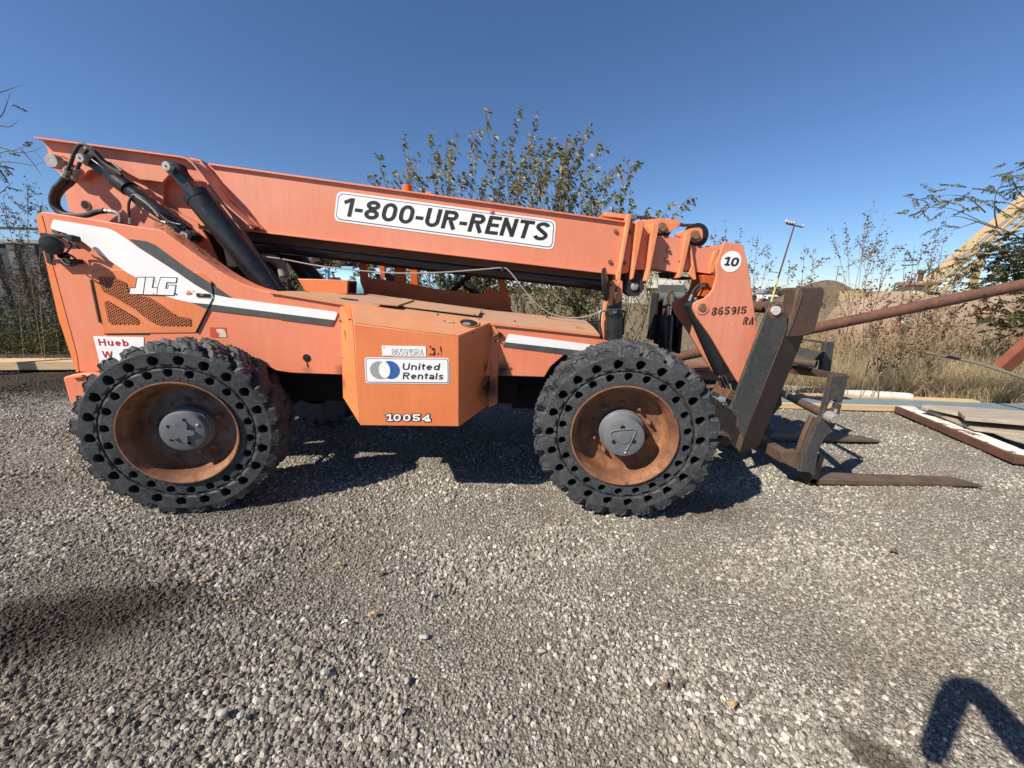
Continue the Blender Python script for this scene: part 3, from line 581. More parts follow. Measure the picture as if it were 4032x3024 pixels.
# --- fluid tank cover box
P = dict(bl=W('B', 400, 465, YS-.002), br=W('B', 1322, 586, YS-.002), bbl=W('B', 412, 1056, YS-.002), bbr=W('B', 1302, 1118, YS-.03),
         fl=W('B', 460, 590, YX), fr=W('B', 1115, 672, YX), fbl=W('B', 503, 1226, YX), fbr=W('B', 1118, 1233, YX))
tb = empty('tank_cover', (P['fl']+P['fbr'])/2, parent=T)
m = MB(); bm = m.bm
m.hexa([P['fl'], P['fr'], P['fbr'], P['fbl']], [P['bl']+Vector((.05, 0, 0)), P['br'], P['bbr']+Vector((0, .1, 0)), P['bbl']+Vector((.06, .1, 0))]); m.make('tank_shell', orange, tb, .006)
e = .0025; nrm = (P['fr']-P['fl']).cross(P['bl']-P['fl']).normalized(); nrm = nrm if nrm.z > 0 else -nrm
top4 = [P['fl'], P['fr'], P['br'], P['bl']+Vector((.05, 0, 0))]; cen = sum(top4, Vector())/4
MB().prism([p+nrm*e+(cen-p)*.012 for p in top4], nrm*.002).make('tank_top', orange_dusty, tb, .001)
m = MB(); m.hexa([P['bl']+Vector((0, -.045, -.015)), P['fl']+Vector((-.012, .02, .0)), P['fbl']+Vector((-.010, .02, 0)), P['bbl']+Vector((.01, -.04, 0))], [P['bl']+Vector((-.03, 0, -.03)), P['bl']+Vector((.05, 0, -.01)), P['bbl']+Vector((.06, 0, 0)), P['bbl']+Vector((-.02, 0, 0))]); m.make('flange', orange, tb, .004)
m = MB(); m.prism(WL('B', [(1322, 588), (1364, 640), (1358, 1085), (1302, 1114)], YS-.012), (0, .012, 0)); m.make('flange', orange, tb, .002)
def toppt(c, x, y):
    d = ray(c, x, y); o = Vector((0, 0, H)); t = (P['fl']+nrm*(e+.0025)-o).dot(nrm)/d.dot(nrm); return o+d*t
ce = toppt('B', 1182, 588); ex = toppt('B', 1240, 598)-ce; ey = nrm.cross(ex.normalized())
rr_ = ex.length
MB().prism([ce+ex.normalized()*rr_*cos(a)+ey*rr_*.8*sin(a) for a in np.linspace(0, 2*pi, 33)[:-1]], nrm*.001).make('filler_opening', void, tb)
m = MB(); m.lathe([(0, rr_*.98), (.006, rr_*1.05), (.006, rr_*.98), (0, rr_*.9)], ce, nrm, 32); m.make('filler_rim', orange_dusty, tb)
m = MB(); m.lathe([(0, .03), (.002, .03), (.002, 0)], ce+ex*-.2-ey*rr_*.3, nrm, 16); m.make('filler_cap', silver, tb)
MB().prism(rounded([toppt('L', x, y) for x, y in ((1108, 1070), (1245, 1068), (1268, 1135), (1140, 1147))], .012), nrm*.001).make('grip_slot', void, tb)
m = MB()
for k in range(7): c = toppt('M', 740+k*20+random.uniform(-5, 5), 985+random.uniform(-8, 10)); m.prism([c+Vector((cos(a)*.012*random.uniform(.4, 1.2), sin(a)*.02*random.uniform(.3, 1), 0)) for a in np.linspace(0, 2*pi, 8)[:-1]], nrm*.0008)
m.make('torn_sticker', white_vinyl, tb)
for c, x, y, yy_ in (('B', 393, 573, YS-.03), ('B', 412, 803, YS-.03), ('B', 1344, 664, YS-.03)):
    m = MB(); m.lathe([(0, .013), (.018, .013), (.02, .009), (.02, .007), (.035, .007), (.035, 0)], W(c, x, y, yy_+.02), (-.25, -1, .05), 8, smooth=False); m.make('flange_bolt', bolt_m, tb)
for x, y in ((409, 495), (438, 566), (1293, 608), (1205, 646), (1343, 700)):
    disc('rivet_hole', W('B', x, y, {409: YS-.05, 438: 2.72, 1293: 2.90, 1205: 2.76, 1343: YS-.016}[x]), .007, ink, tb, h=.006)
m = MB(); m.tube([W('B', 414, 628, YS-.04), W('B', 416, 640, YS-.09), W('B', 427, 732, YS-.09), W('B', 426, 742, YS-.04)], .013, 8); m.make('rubber_latch', lamp_black, tb)
def decal_rr(name, c, pts, Y, layers, parent, rad=.02):
    for k, (ins, mt) in enumerate(layers):
        ps = WL(c, pts, Y-.0014*k); cc = sum(ps, Vector())/4; ux = (ps[1]-ps[0]).normalized(); uz = Vector((-ux.z, 0, ux.x))
        q = []
        for p in ps: d = p-cc; a = d.dot(ux); b = d.dot(uz); q.append(cc+ux*(a-math.copysign(ins, a))+uz*(b-math.copysign(ins, b)))
        MB().prism(rounded(q, max(rad-ins*.6, .004)), (0, .0012, 0)).make(name if k == 0 else name+('_border' if k == 1 else '_field'), mt, parent)
decal_rr('company_decal', 'B', [(530, 801), (1056, 806), (1058, 967), (537, 962)], YX-.003, ((0, white_vinyl), (.0065, border_ink), (.0115, white_vinyl)), tb, .024)
yd = YX-.0075
cg = W('B', 624, 881, yd); cb_ = W('B', 688, 879, yd)
def arc_ring(cn, ax, az, t0, t1, n=28): return [cn+Vector((ax*cos(t), 0, az*sin(t))) for t in np.linspace(t0, t1, n)]
ax = (W('B', 744, 879, yd)-W('B', 632, 879, yd)).length/2; az = (W('B', 688, 826, yd)-W('B', 688, 934, yd)).length/2
MB().prism(arc_ring(cg, ax*1.08, az*1.02, 0, 2*pi, 40)[:-1], (0, .001, 0)).make('logo_disc', grey_ink, tb)
MB().prism(arc_ring(cb_+Vector((0, -.0012, 0)), ax*1.05, az*1.02, 0, 2*pi, 40)[:-1], (0, .001, 0)).make('logo_disc', blue_ink, tb)
ci = W('B', 652, 880, yd-.0026); MB().prism(arc_ring(ci+Vector((.002, 0, 0)), ax*.62, az*.93, 0, 2*pi, 40)[:-1], (0, .001, 0)).make('logo_lens', white_vinyl, tb)
text('company_name', 'United', W('B', 762, 879, yd), W('B', 996, 881, yd), .0475, ink, tb, shear=.2, t=.20, space=.10)
text('company_name', 'Rentals', W('B', 764, 936, yd), W('B', 1018, 939, yd), .0475, ink, tb, shear=.2, t=.20, space=.10)
plate('number_label', 'B', [(636, 728), (910, 732), (913, 797), (641, 794)], YX-.003, .001, white_vinyl, tb)
text('number_label_text', '865915RA', W('B', 700, 790, YX-.004), W('B', 899, 792, YX-.004), .0480, worn_ink, tb, t=.13, space=.12)
text('number_label_text', '800 UR RENTS', W('B', 645, 793, YX-.004), W('B', 700, 793, YX-.004), .007, worn_ink, tb, t=.14)
m = MB(); m.lathe([(0, .006), (.0008, .006), (.0008, 0)], W('B', 650, 739, YX-.004), (0, -1, 0), 12); m.make('label_mark', worn_ink, tb)
text('stencil_remnant', '3', W('B', 948, 790, YX-.002), W('B', 970, 790, YX-.002), .056, stencil_ink, tb, t=.24)
for pts in ([(932, 727), (942, 729), (943, 742), (937, 740)], [(998, 728), (1008, 740), (1012, 775), (1005, 768), (1000, 750)], [(936, 775), (945, 778), (940, 790), (934, 788)], [(985, 775), (991, 770), (990, 790), (986, 788)], [(1003, 779), (1010, 780), (1007, 790)]):
    plate('stencil_remnant', 'B', pts, YX-.002, .0008, stencil_ink, tb)
text('fleet_number', '10054', W('B', 664, 1197, YX-.002), W('B', 938, 1200, YX-.002), .0535, ink, tb, shear=.10, t=.26, space=.12, grow=.13, serif=True)
text('fleet_number', '10054', W('B', 664, 1197, YX-.0042), W('B', 938, 1200, YX-.0042), .0535, white_vinyl, tb, shear=.10, t=.26, space=.12, serif=True)

# --- chassis under the body
cx0 = W('A', 200, 900, MID).x
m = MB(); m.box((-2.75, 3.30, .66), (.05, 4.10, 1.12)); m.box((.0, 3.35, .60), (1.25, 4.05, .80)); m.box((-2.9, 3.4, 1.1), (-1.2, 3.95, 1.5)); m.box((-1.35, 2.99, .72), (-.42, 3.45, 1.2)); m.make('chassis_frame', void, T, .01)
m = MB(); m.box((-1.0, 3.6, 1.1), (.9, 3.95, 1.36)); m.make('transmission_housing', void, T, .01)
for x in (-2.315, .798):
    m = MB(); m.tube([(x, 2.86, .655), (x, 4.5, .655)], .085, 14); m.lathe([(-.22, .10), (-.12, .20), (.12, .20), (.22, .10)], (x, MID, .655), (0, 1, 0), 16); m.tube([(x-.12, 2.95, .6), (x-.12, 4.4, .6)], .025, 8); m.make('axle', black_matte, T)
# --- hollow orange cross beam behind the hood
fb = WL('L', [(84, 518), (600, 530), (972, 549), (962, 792), (786, 788), (782, 826), (400, 778), (222, 742)], 3.34)
MB().prism(fb, (0, .20, 0)).make('cross_beam', orange, T, .006)
m = MB(); q = [W('L', 972, 549, 3.34)+Vector((.002, .014, -.012)), W('L', 972, 549, 3.34)+Vector((.002, .188, -.012)), W('L', 962, 792, 3.34)+Vector((.002, .188, .014)), W('L', 962, 792, 3.34)+Vector((.002, .014, .014))]
m.poly(q); m.make('beam_open_end', void, T)

# --- operator cab on the far side
cab = empty('cab', (-.6, 4.45, 1.3), parent=T)
L_ = lambda x, y, Y=YCAB: W('L', x, y, Y)
pan = [L_(1183, 500), L_(1300, 505), L_(1970, 590), *[W('M', x, y, YCAB) for x, y in ((560, 500), (1270, 585), (1395, 480), (1555, 570), (1625, 640), (1740, 860), (1690, 885), (900, 760), (160, 655))], L_(1300, 803), L_(1235, 700), L_(1195, 610), L_(1181, 545)]
MB().prism(pan, (0, .05, 0)).make('door_panel', cab_orange, cab, .005)
ztop = 2.38
def post(c, x0, x1, y, Y, zt, name='cab_post', d=.06, lean=0.0):
    a = W(c, x0, y, Y); b = W(c, x1, y, Y)
    return MB().prism([a, b, Vector((b.x+lean, Y, zt)), Vector((a.x+lean, Y, zt))], (0, d, 0)).make(name, cab_orange, cab, .006)
post('L', 1182, 1302, 560, YCAB+.005, ztop); post('L', 1785, 1972, 580, YCAB+.005, ztop)
post('M', 1612, 1712, 760, YCAB-.004, ztop, lean=-.25)
post('L', 1535, 1626, 500, YCAB+.85, ztop); post('L', 2062, 2196, 640, YCAB+.85, ztop)
xa = L_(1182, 600).x; xb = W('M', 1690, 800, YCAB).x
MB().box((xa, YCAB-.02, ztop-.02), (xb-.25, YCAB+.93, ztop+.05)).make('cab_roof', cab_orange, cab, .02)
MB().box((xa, YCAB+.86, .85), (xb, YCAB+.91, 1.56)).make('side_panel', cab_orange, cab, .01)
MB().box((xa+.01, YCAB+.05, .85), (xa+.06, YCAB+.86, 1.75)).make('rear_panel', cab_orange, cab, .006)
MB().box((xa+.05, YCAB+.05, .82), (xb, YCAB+.86, .88)).make('cab_floor', black_matte, cab)
m = MB(); s0 = W('L', 1690, 560, 4.3); m.prism([W('L', x, y, 4.28) for x, y in ((1600, 445), (1625, 425), (1690, 430), (1775, 480), (1780, 620), (1660, 600))], (0, .42, 0)); m.make('seat_back', black_gloss, cab, .02); MB().box((s0.x-.1, 4.26, 1.2), (s0.x+.45, 4.72, 1.33)).make('seat_cushion', black_gloss, cab, .02)
m = MB(); st = W('M', 990, 415, 4.42)
e1 = (W('M', 1110, 300, 4.42)-W('M', 870, 515, 4.42)).normalized(); e2 = Vector((0, 1, 0))
m.tube([st+e1*.19*cos(a)+e2*.19*sin(a) for a in np.linspace(0, 2*pi, 29)], .014, 8, cap=False); m.tube([st-e1*.19, st+e1*.19], .011, 6); m.tube([st-e2*.19, st+e2*.19], .011, 6)
m.make('steering_wheel', lamp_black, cab)
m = MB(); m.tube(smooth_path([st, W('M', 1040, 440, 4.42), W('M', 1130, 500, 4.42), W('M', 1200, 590, 4.42), W('M', 1240, 700, 4.42)], 4), [.02]*4+[.05]*13, 10); m.make('steering_column', lamp_black, cab)
m = MB(); m.tube([W('M', 1108, 300, 4.75), W('M', 1112, 440, 4.75)], .012, 6); m.make('grab_bar', grey_steel, cab)
bp = W('n', 1604, 731, 4.45); m = MB(); m.lathe([(0, 0), (0, .052), (-.10, .055), (-.16, .05)], (bp.x, bp.y, bp.z), (0, 0, 1), 20)
m.make('beacon_lamp', surf('amber_lens', (.75, .16, .015), (.7, .14, .01), 10, .25, bd=0), cab)
MB().box((bp.x-.07, bp.y-.07, ztop+.045), (bp.x+.07, bp.y+.07, bp.z-.15)).make('beacon_base', lamp_black, cab)

# --- boom
def secplate(pts, Y, name, mat=salmon_boom, bev=.004, far=None, parent=None):
    far = far if far is not None else 2*MID-Y
    return MB().prism(pts, (0, far-Y, 0)).make(name, mat, parent or T, bev)
YBF = 2*MID-YB
b1 = WL('A', [(1000, 235), (1340, 275)], YB)+WL('C', [(500, 327), (432, 702)], YB)+WL('A', [(1590, 748), (1000, 690)], YB)
boom = secplate(b1, YB, 'boom_outer_section')
tl, tr = W('A', 1340, 274, YB), W('C', 500, 326, YB); bl_, br_ = W('A', 1600, 750, YB), W('C', 432, 702, YB)
for nm, p, q in (('top_flange_strip', tl, tr), ('bottom_flange_strip', bl_, br_)):
    m = MB(); d = Vector((0, 0, .007)); m.prism([p-d, q-d, q+d, p+d], (0, -.022, 0)); m.make(nm, salmon_boom, boom, .002)
# phone number decal on the boom side
def hseq(x, y, Y): return W('H', x, y, Y)
decal_rr('phone_decal', 'u', [(728, 412), (1202, 476), (1196, 540), (721, 477)], YB-.0025, ((0, white_vinyl), (.015, border_ink), (.0215, white_vinyl)), boom, .055)
upb = (W('u', 960, 400, YB)-W('u', 952, 500, YB)).normalized()
text('phone_number', '1-800-UR-RENTS', W('u', 738, 466, YB-.0065), W('u', 1180, 521, YB-.0065), .148, ink, boom, up=(0, 0, 1), shear=.21, t=.232, space=.085)
for c, x, y in (('C', 411, 386), ('C', 371, 608), ('H', 845, 713)): disc('boom_bolt', W(c, x, y, YB), .017, bolt_m if c == 'C' else salmon_boom, boom, h=.016, seg=8)
m = MB(); p = W('H', 450, 600, YB+.1); m.prism(WL('H', [(428, 606), (437, 590), (460, 590), (473, 610)], YB+.1), (0, .03, 0)); m.make('lifting_lug', salmon_boom, boom)
plate('boom_top_pad', 'C', [(320, 262), (335, 248), (520, 266), (520, 300), (470, 296), (330, 280)], YB+.02, .3, weld_orange, boom, .004)
# inner sections and their welded collars
S = []
for nm, pts, Y in (('boom_second_section', [(505, 318), (565, 325), (560, 345), (505, 688), (450, 700)], YB+.03),
                   ('boom_third_section', [(565, 345), (720, 370), (672, 668), (490, 668)], YB+.055),
                   ('boom_fourth_section', [(700, 415), (925, 440), (885, 695), (660, 655)], YB+.085),
                   ('boom_fifth_section', [(915, 485), (1190, 515), (1150, 705), (880, 668)], YB+.115)):
    S.append(secplate(WL('C', pts, Y), Y, nm))
for pts, Y in (([(497, 268), (515, 262), (526, 270), (526, 300), (445, 742), (424, 742), (430, 690), (440, 640)], YB-.04), ([(562, 345), (560, 322), (580, 308), (610, 308), (622, 320), (618, 350), (545, 730), (526, 740), (530, 690)], YB-.03),
               ([(680, 360), (682, 332), (700, 323), (720, 326), (729, 338), (725, 380), (655, 735), (640, 752), (625, 752), (626, 730), (650, 650)], YB-.025), ([(920, 420), (922, 400), (945, 396), (962, 405), (962, 430), (900, 700), (882, 728), (860, 728), (872, 690)], YB+.05)):
    MB().prism(WL('C', pts, Y), (0, 2*(MID-Y), 0)).make('boom_collar', weld_orange, T, .006)
MB().prism(WL('C', [(950, 482), (962, 482), (1000, 735), (985, 742), (972, 735), (945, 700), (970, 640)], YB+.07), (0, .03, 0)).make('gusset_plate', weld_orange, T, .003)
MB().prism(WL('C', [(1125, 540), (1165, 528), (1172, 545), (1140, 640), (1145, 690), (1110, 690), (1100, 630)], YB+.09), (0, .42, 0)).make('weld_collar', weld_orange, T, .006)
for x, y, Y in ((517, 398, YB+.03), (477, 620, YB+.03), (565, 448, YB+.045), (538, 589, YB+.045), (672, 464, YB+.05), (645, 600, YB+.05), (795, 526, YB+.085), (780, 597, YB+.085), (900, 539, YB+.08), (883, 607, YB+.08)):
    m = MB(); m.lathe([(0, .016), (.012, .016), (.013, .011), (.022, .011), (.022, 0)], W('C', x, y, Y), (-.15, -1, .05), 8, smooth=False); m.make('section_bolt', bolt_m, T)
# chain brackets and sheaves on top of the nose
MB().prism(WL('C', [(580, 312), (735, 292), (870, 306), (884, 318), (880, 345), (800, 400), (740, 390), (600, 350)], YB+.10), (0, .025, 0)).make('chain_bracket', weld_orange, T, .004)
MB().prism(rounded(WL('C', [(820, 415), (975, 362), (1046, 362), (1050, 450), (985, 475), (930, 440)], YB+.12), .07, 6), (0, .025, 0)).make('sheave_bracket', weld_orange, T, .004)
MB().prism(WL('C', [(1090, 492), (1180, 490), (1190, 510), (1180, 520), (1100, 505)], YB+.15), (0, .2, 0)).make('nose_pad', weld_orange, T)
for x, y, r, Y in ((758, 360, .045, YB+.07), (1000, 418, .045, YB+.09)):
    m = MB(); m.lathe([(0, 0), (0, r*.7), (.03, r*.7), (.03, r), (.05, r)], W('C', x, y, Y-.02), (0, 1, 0), 16); m.make('sheave_pin', bolt_m, T)
for x, y, r, Y in ((758, 375, .075, YB+.15), (1003, 418, .105, YB+.17)):
    m = MB(); m.lathe([(0, 0), (0, r), (.015, r), (.03, r*.85), (.045, r), (.06, r), (.06, 0)], W('C', x, y, Y), (0, 1, 0), 28); m.make('chain_sheave', lamp_black, T)
chain = smooth_path([W('C', x, y, YB+.2) for x, y in ((545, 285), (600, 288), (700, 300), (800, 315), (890, 342), (960, 345), (1010, 350), (1045, 385), (1052, 430))], 5)
m = MB(); acc = 0
for i in range(len(chain)-1):
    p, q = chain[i], chain[i+1]; mm = (q-p).length; k = max(1, int(mm/.02))
    for j in range(k):
        c0 = p+(q-p)*((j+.1)/k); c1 = p+(q-p)*((j+.9)/k); m.beam(c0, c1, .045 if (i+j) % 2 else .03, .022)
m.make('leaf_chain', surf('oily_chain', (.06, .04, .03), (.1, .06, .04), 30, .5, bd=0), T)
m = MB(); m.box(W('C', 527, 300, YB+.12), W('C', 572, 262, YB+.12)+Vector((0, .2, 0))); m.make('chain_anchor', grey_steel, T, .004)
# underside rails and extension cylinder
m = MB(); a, b = W('A', 1620, 800, 3.62), W('C', 470, 742, 3.62); m.prism([a+Vector((0, 0, .05)), b+Vector((0, 0, .045)), b-Vector((0, 0, .02)), a-Vector((0, 0, .03))], (0, .12, 0)); m.make('underside_rail', dark_rust, T, .004)
m = MB(); m.tube([W('A', 1640, 870, 3.70), W('B', 0, 112, 3.70), W('B', 1000, 232, 3.70), W('C', 500, 790, 3.70)], .062, 18); m.make('extension_cylinder', black_gloss, T)
m = MB(); m.lathe([(0, 0), (0, .085), (.12, .085), (.12, 0)], W('C', 550, 790, YB+.02), (0, 1, 0), 20); m.make('cylinder_eye', black_matte, T)
disc('cylinder_pin', W('C', 549, 790, YB+.015), .033, pin_m, T, h=.012)
MB().prism(WL('C', [(480, 700), (640, 690), (640, 740), (600, 800), (500, 800)], YB+.05), (0, .2, 0)).make('cylinder_bracket', black_matte, T)
MB().prism(WL('C', [(784, 680), (885, 695), (880, 725), (800, 722)], YB+.15), (0, .25, 0)).make('wear_pad', black_matte, T, .01)
MB().prism(WL('C', [(893, 715), (985, 722), (988, 738), (893, 735)], YB+.15), (0, .25, 0)).make('wear_pad', black_matte, T, .01)

# --- rear pivot ears, tower plates, lift and compensating cylinders
ear = [(120, 90), (1180, 232), (1215, 247), (1250, 275), (1300, 345), (1440, 530), (1655, 715), (1640, 742), (1592, 745), (1500, 640), (1410, 530), (1312, 402), (1240, 385), (1130, 345), (1070, 345), (1040, 350), (995, 402), (900, 388), (830, 382), (760, 345), (690, 300), (620, 270), (560, 270), (520, 305), (460, 315), (430, 345), (385, 376), (330, 378), (275, 362), (225, 315), (190, 265), (168, 210), (155, 150)]
for Y0 in (YE, 2*MID-YE-.025):
    MB().prism(WL('A', ear, Y0), (0, .025, 0)).make('boom_ear_plate', salmon_boom, T, .003)
m = MB(); m.strip(WL('A', [(116, 92), (500, 142), (1170, 232)], YE), .012, YE-.05, YE+.01); m.make('ear_rim', salmon_boom, T)
m = MB(); m.strip(WL('A', [(1170, 234), (1215, 247), (1255, 280), (1320, 360), (1440, 530), (1655, 718)], YE), .012, YE-.06, YB); m.make('ear_rim', salmon_boom, T)
m = MB(); m.strip(WL('A', [(1225, 240), (1300, 258), (1370, 350), (1500, 520), (1740, 750)], YB), .014, YB-.05, YB+.02); m.make('ear_rim', salmon_boom, T)
tow = [(270, 330), (288, 480), (325, 640), (340, 1000), (1400, 1080), (1300, 900), (1252, 700), (1000, 560), (1000, 300), (500, 200)]
for Y0 in (YT, 2*MID-YT-.025):
    MB().prism(WL('A', tow, Y0), (0, .025, 0)).make('tower_plate', salmon_boom, T, .003)
disc('tower_pivot_pin', W('A', 238, 258, YE-.06), .052, pin_m, T, h=.05, seg=28)
m = MB(); m.lathe([(0, 0), (0, .062), (.03, .062), (.03, 0)], W('A', 238, 258, YE-.03), (0, 1, 0), 24); m.make('pin_washer', salmon_boom, T)
m = MB(); m.prism(WL('A', [(245, 205), (325, 250), (320, 275), (280, 268)], YE-.04), (0, .012, 0)); m.make('pin_keeper', salmon_boom, T)
disc('tower_hole', W('A', 440, 568, YT-.004), .030, void, T, h=.003); m = MB(); m.lathe([(0, .026), (.006, .032), (.006, .038), (0, .038)], W('A', 440, 568, YT-.002), (0, -1, 0), 20); m.make('hole_grommet', bolt_m, T)
m = MB(); m.prism(WL('A', [(1168, 842), (1168, 800), (1240, 742), (1275, 744), (1310, 790), (1402, 990), (1380, 985)], YC+.09), (0, .025, 0)); m.make('cylinder_ear', salmon, T, .003)
def cyl(name, a, b, r, s0, s1, rodr, headr, pin_r, off=0, cap_at=None):
    a = a+Vector((0, off, 0)); b = b+Vector((0, off, 0)); d = b-a; L = d.length; u = d/L
    g = empty(name, a, parent=T)
    m = MB(); m.lathe([(s0*L, 0), (s0*L, r*.93), (s0*L+.004, r), (s0*L+.05, r), (s0*L+.052, r*.97), (s1*L-.03, r*.97), (s1*L, r*.9), (s1*L, 0)], a, u, 32); m.make('cylinder_barrel', black_gloss, g)
    m = MB(); m.tube([a+u*L*.05, a+u*(s0*L+.01)], rodr, 16); m.make('cylinder_rod', chrome, g)
    for e_ in (a, b):
        m = MB(); m.lathe([(-headr*.75, 0), (-headr*.75, headr), (headr*.75, headr), (headr*.75, 0)], e_, (0, 1, 0), 20); m.make('cylinder_eye', black_gloss, g)
        s = u if e_ is a else -u
        m = MB(); m.beam(e_+s*headr*.5, e_+s*(L*(s0 if e_ is a else 1-s1)-.01), headr*1.5, headr*1.7, up=(0, 1, 0)); m.make('rod_end_block', black_gloss, g, .006)
        disc('cylinder_pin', e_+Vector((0, -headr*.75-.02, 0)), pin_r, pin_m, g, h=.035)
        disc('pin_center', e_+Vector((0, -headr*.75-.055, 0)), .007, ink, g, h=.003)
    return g
cyl('lift_cylinder', W('A', 1098, 312, YC), W('A', 1880, 1290, YC), .098, .17, .98, .04, .055, .034)
cyl('lift_cylinder', W('A', 1098, 312, YC), W('A', 1880, 1290, YC), .098, .17, .98, .04, .055, .034, off=2*(MID-YC))
cyl('compensating_cylinder', W('A', 484, 252, YC+.02), W('A', 1215, 795, YC+.02), .052, .25, .94, .028, .045, .032)
m = MB(); m.lathe([(0, 0), (0, .062), (.10, .062), (.10, .052)], W('A', 668, 385, YC+.02), W('A', 1215, 795, YC)-W('A', 668, 385, YC), 24); m.make('cylinder_gland', black_gloss, T)
m = MB(); m.tube([W('A', 1330, 420, YC-.09), W('A', 1500, 640, YC-.09), W('A', 1690, 920, YC-.09), W('A', 1850, 1180, YC-.09)], .008, 6); m.make('pressure_line', black_gloss, T)
MB().prism(WL('A', [(1270, 705), (1590, 752), (1900, 790), (1800, 1190), (1560, 1100), (1400, 990)], 3.98), (0, .03, 0)).make('inner_frame_plate', black_matte, T)
m = MB(); m.tube(smooth_path([W('A', x, y, 3.75) for x, y in ((1690, 930), (1780, 950), (1850, 1000), (1880, 1080))], 6), .045, 12); m.make('filter_hose', surf('beige_hose', (.4, .35, .27), (.3, .26, .2), 8, .6, bd=0), T)
# --- hoses at the rear
def hose(name, c, pts, r, Y, mat, wob=0.0, seg=10):
    m = MB(); m.tube(smooth_path([W(c, p[0], p[1], (p[2] if len(p) > 2 else Y)) for p in pts], 7), r, seg); return m.make(name, mat, T)
HY = YE-.12
hose('hydraulic_hose', 'A', [(300, 345), (262, 400), (215, 450), (192, 530), (215, 590), (280, 635), (370, 645), (450, 638), (520, 615), (575, 610)], .0205, HY, hose_m)
hose('hydraulic_hose', 'A', [(358, 368), (330, 405), (270, 452), (232, 510), (232, 570), (275, 620), (340, 640)], .0205, HY+.04, hose_m)
hose('steel_pipe', 'A', [(575, 610), (620, 614), (660, 622), (688, 645), (692, 690)], .014, HY, silver)
hose('hydraulic_pipe', 'A', [(305, 315), (330, 260), (355, 190), (385, 140), (415, 126), (445, 140), (500, 190), (560, 255), (640, 310), (700, 350)], .012, HY-.02, hose_m)
hose('hydraulic_pipe', 'A', [(368, 320), (400, 250), (430, 190), (465, 155), (495, 165), (560, 235), (620, 290), (690, 330)], .012, HY+.02, hose_m)
hose('hydraulic_pipe', 'A', [(430, 150), (520, 205), (590, 255), (640, 270), (700, 320)], .009, HY+.05, silver)
hose('hydraulic_pipe', 'A', [(762, 695), (752, 640), (750, 560), (775, 505), (810, 495), (860, 520), (920, 575), (985, 640), (1050, 690), (1130, 710)], .0085, YC-.1, hose_m)
hose('hydraulic_pipe', 'A', [(770, 520), (830, 590), (900, 650), (990, 690), (1090, 700)], .0085, YC-.09, hose_m)
hose('hydraulic_pipe', 'A', [(800, 500), (870, 545), (940, 610), (970, 650)], .0075, YC-.11, silver)
for (x0, y0, x1, y1), Y, r in (((318, 290, 285, 370), HY, .024), ((385, 305, 345, 385), HY+.02, .024), ((570, 608, 635, 615), HY, .016), ((764, 660, 764, 705), YC-.1, .013), ((985, 688, 1025, 695), YC-.09, .012), ((940, 610, 970, 650), YC-.105, .012)):
    a, b = W('A', x0, y0, Y), W('A', x1, y1, Y); L = (b-a).length
    m = MB(); m.lathe([(0, 0), (0, r*.8), (L*.2, r*.8), (L*.2, r), (L*.45, r), (L*.45, r*.75), (L*.6, r*.75), (L*.6, r*.95), (L*.95, r*.95), (L, r*.7), (L, 0)], a, b-a, 8, smooth=False); m.make('hose_fitting', silver, T)
MB().prism(WL('A', [(672, 665), (712, 670), (712, 698), (672, 695)], HY), (0, .05, 0)).make('pipe_elbow', silver, T, .004)
m = MB()
for k in range(140):
    t = random.random(); x = 930+t*430; y = 720+max(0, t-.12)*320+random.uniform(-25, 18); a = random.uniform(-.6, .6); l = random.uniform(25, 60)
    Yk = YS+random.uniform(.05, .2); p = W('A', x, y, Yk); q = W('A', x+l*cos(a), y+l*sin(a)+10, Yk+random.uniform(-.05, .05)); m.tube([p, (p+q)/2+Vector((0, 0, .01)), q], .0018, 3, cap=False)
m.make('dry_straw', surf('straw', (.34, .24, .13), (.25, .17, .09), 20, .8, bd=0), T, kind='stuff')
hose('loose_cable', 'B', [(-150, 170), (0, 187), (300, 240), (700, 276), (1000, 273), (1250, 255), (1388, 245), (1430, 265), (1480, 325), (1560, 425), (1640, 500), (1720, 540), (1830, 556), (1920, 545), (1990, 520)], .0055, 3.33, surf('grey_cable', (.36, .33, .27), (.28, .25, .2), 8, .6, bd=0), 6)
m = MB(); m.lathe([(0, .012), (.03, .012)], W('B', 1388, 240, 3.33), (0, 0, -1), 8); m.make('cable_tie', ink, T)

# --- near and far stabilisers
st1 = empty('stabiliser', W('R', 270, 900, 2.98), parent=T)
SY = 3.02
m = MB(); c0 = W('R', 270, 1400, SY); c1 = W('R', 280, 790, SY); c2 = W('R', 283, 690, SY); r1 = (W('R', 415, 900, SY)-W('R', 130, 900, SY)).length/2
m.tube([c0, c1], r1*.97, 28); m.make('stabiliser_cylinder', black_gloss, st1)
m = MB(); m.lathe([(0, 0), (0, r1*1.0), (.004, r1*1.03), ((c2-c1).length*.25, r1*1.03), ((c2-c1).length*.3, r1*.95), ((c2-c1).length*.36, r1*1.02), ((c2-c1).length, r1*1.0), ((c2-c1).length+.004, r1*.9), ((c2-c1).length+.004, 0)], c1-(c2-c1)*.2, c2-c1, 28); m.make('cylinder_gland', black_gloss, st1)
disc('gland_port', W('R', 295, 730, SY-r1), .016, silver, st1, h=.008)
m = MB(); m.prism(rounded(WL('R', [(215, 218), (330, 220), (250, 640), (190, 640), (190, 470)], SY-.02), .06, 5), (0, .02, 0)); m.make('link_plate', weld_orange, st1, .003)
m = MB(); m.prism(rounded(WL('R', [(330, 220), (425, 225), (418, 560), (395, 630), (290, 640), (300, 560), (345, 400)], SY+.02), .05, 5), (0, .035, 0)); m.make('link_plate', salmon, st1, .004)
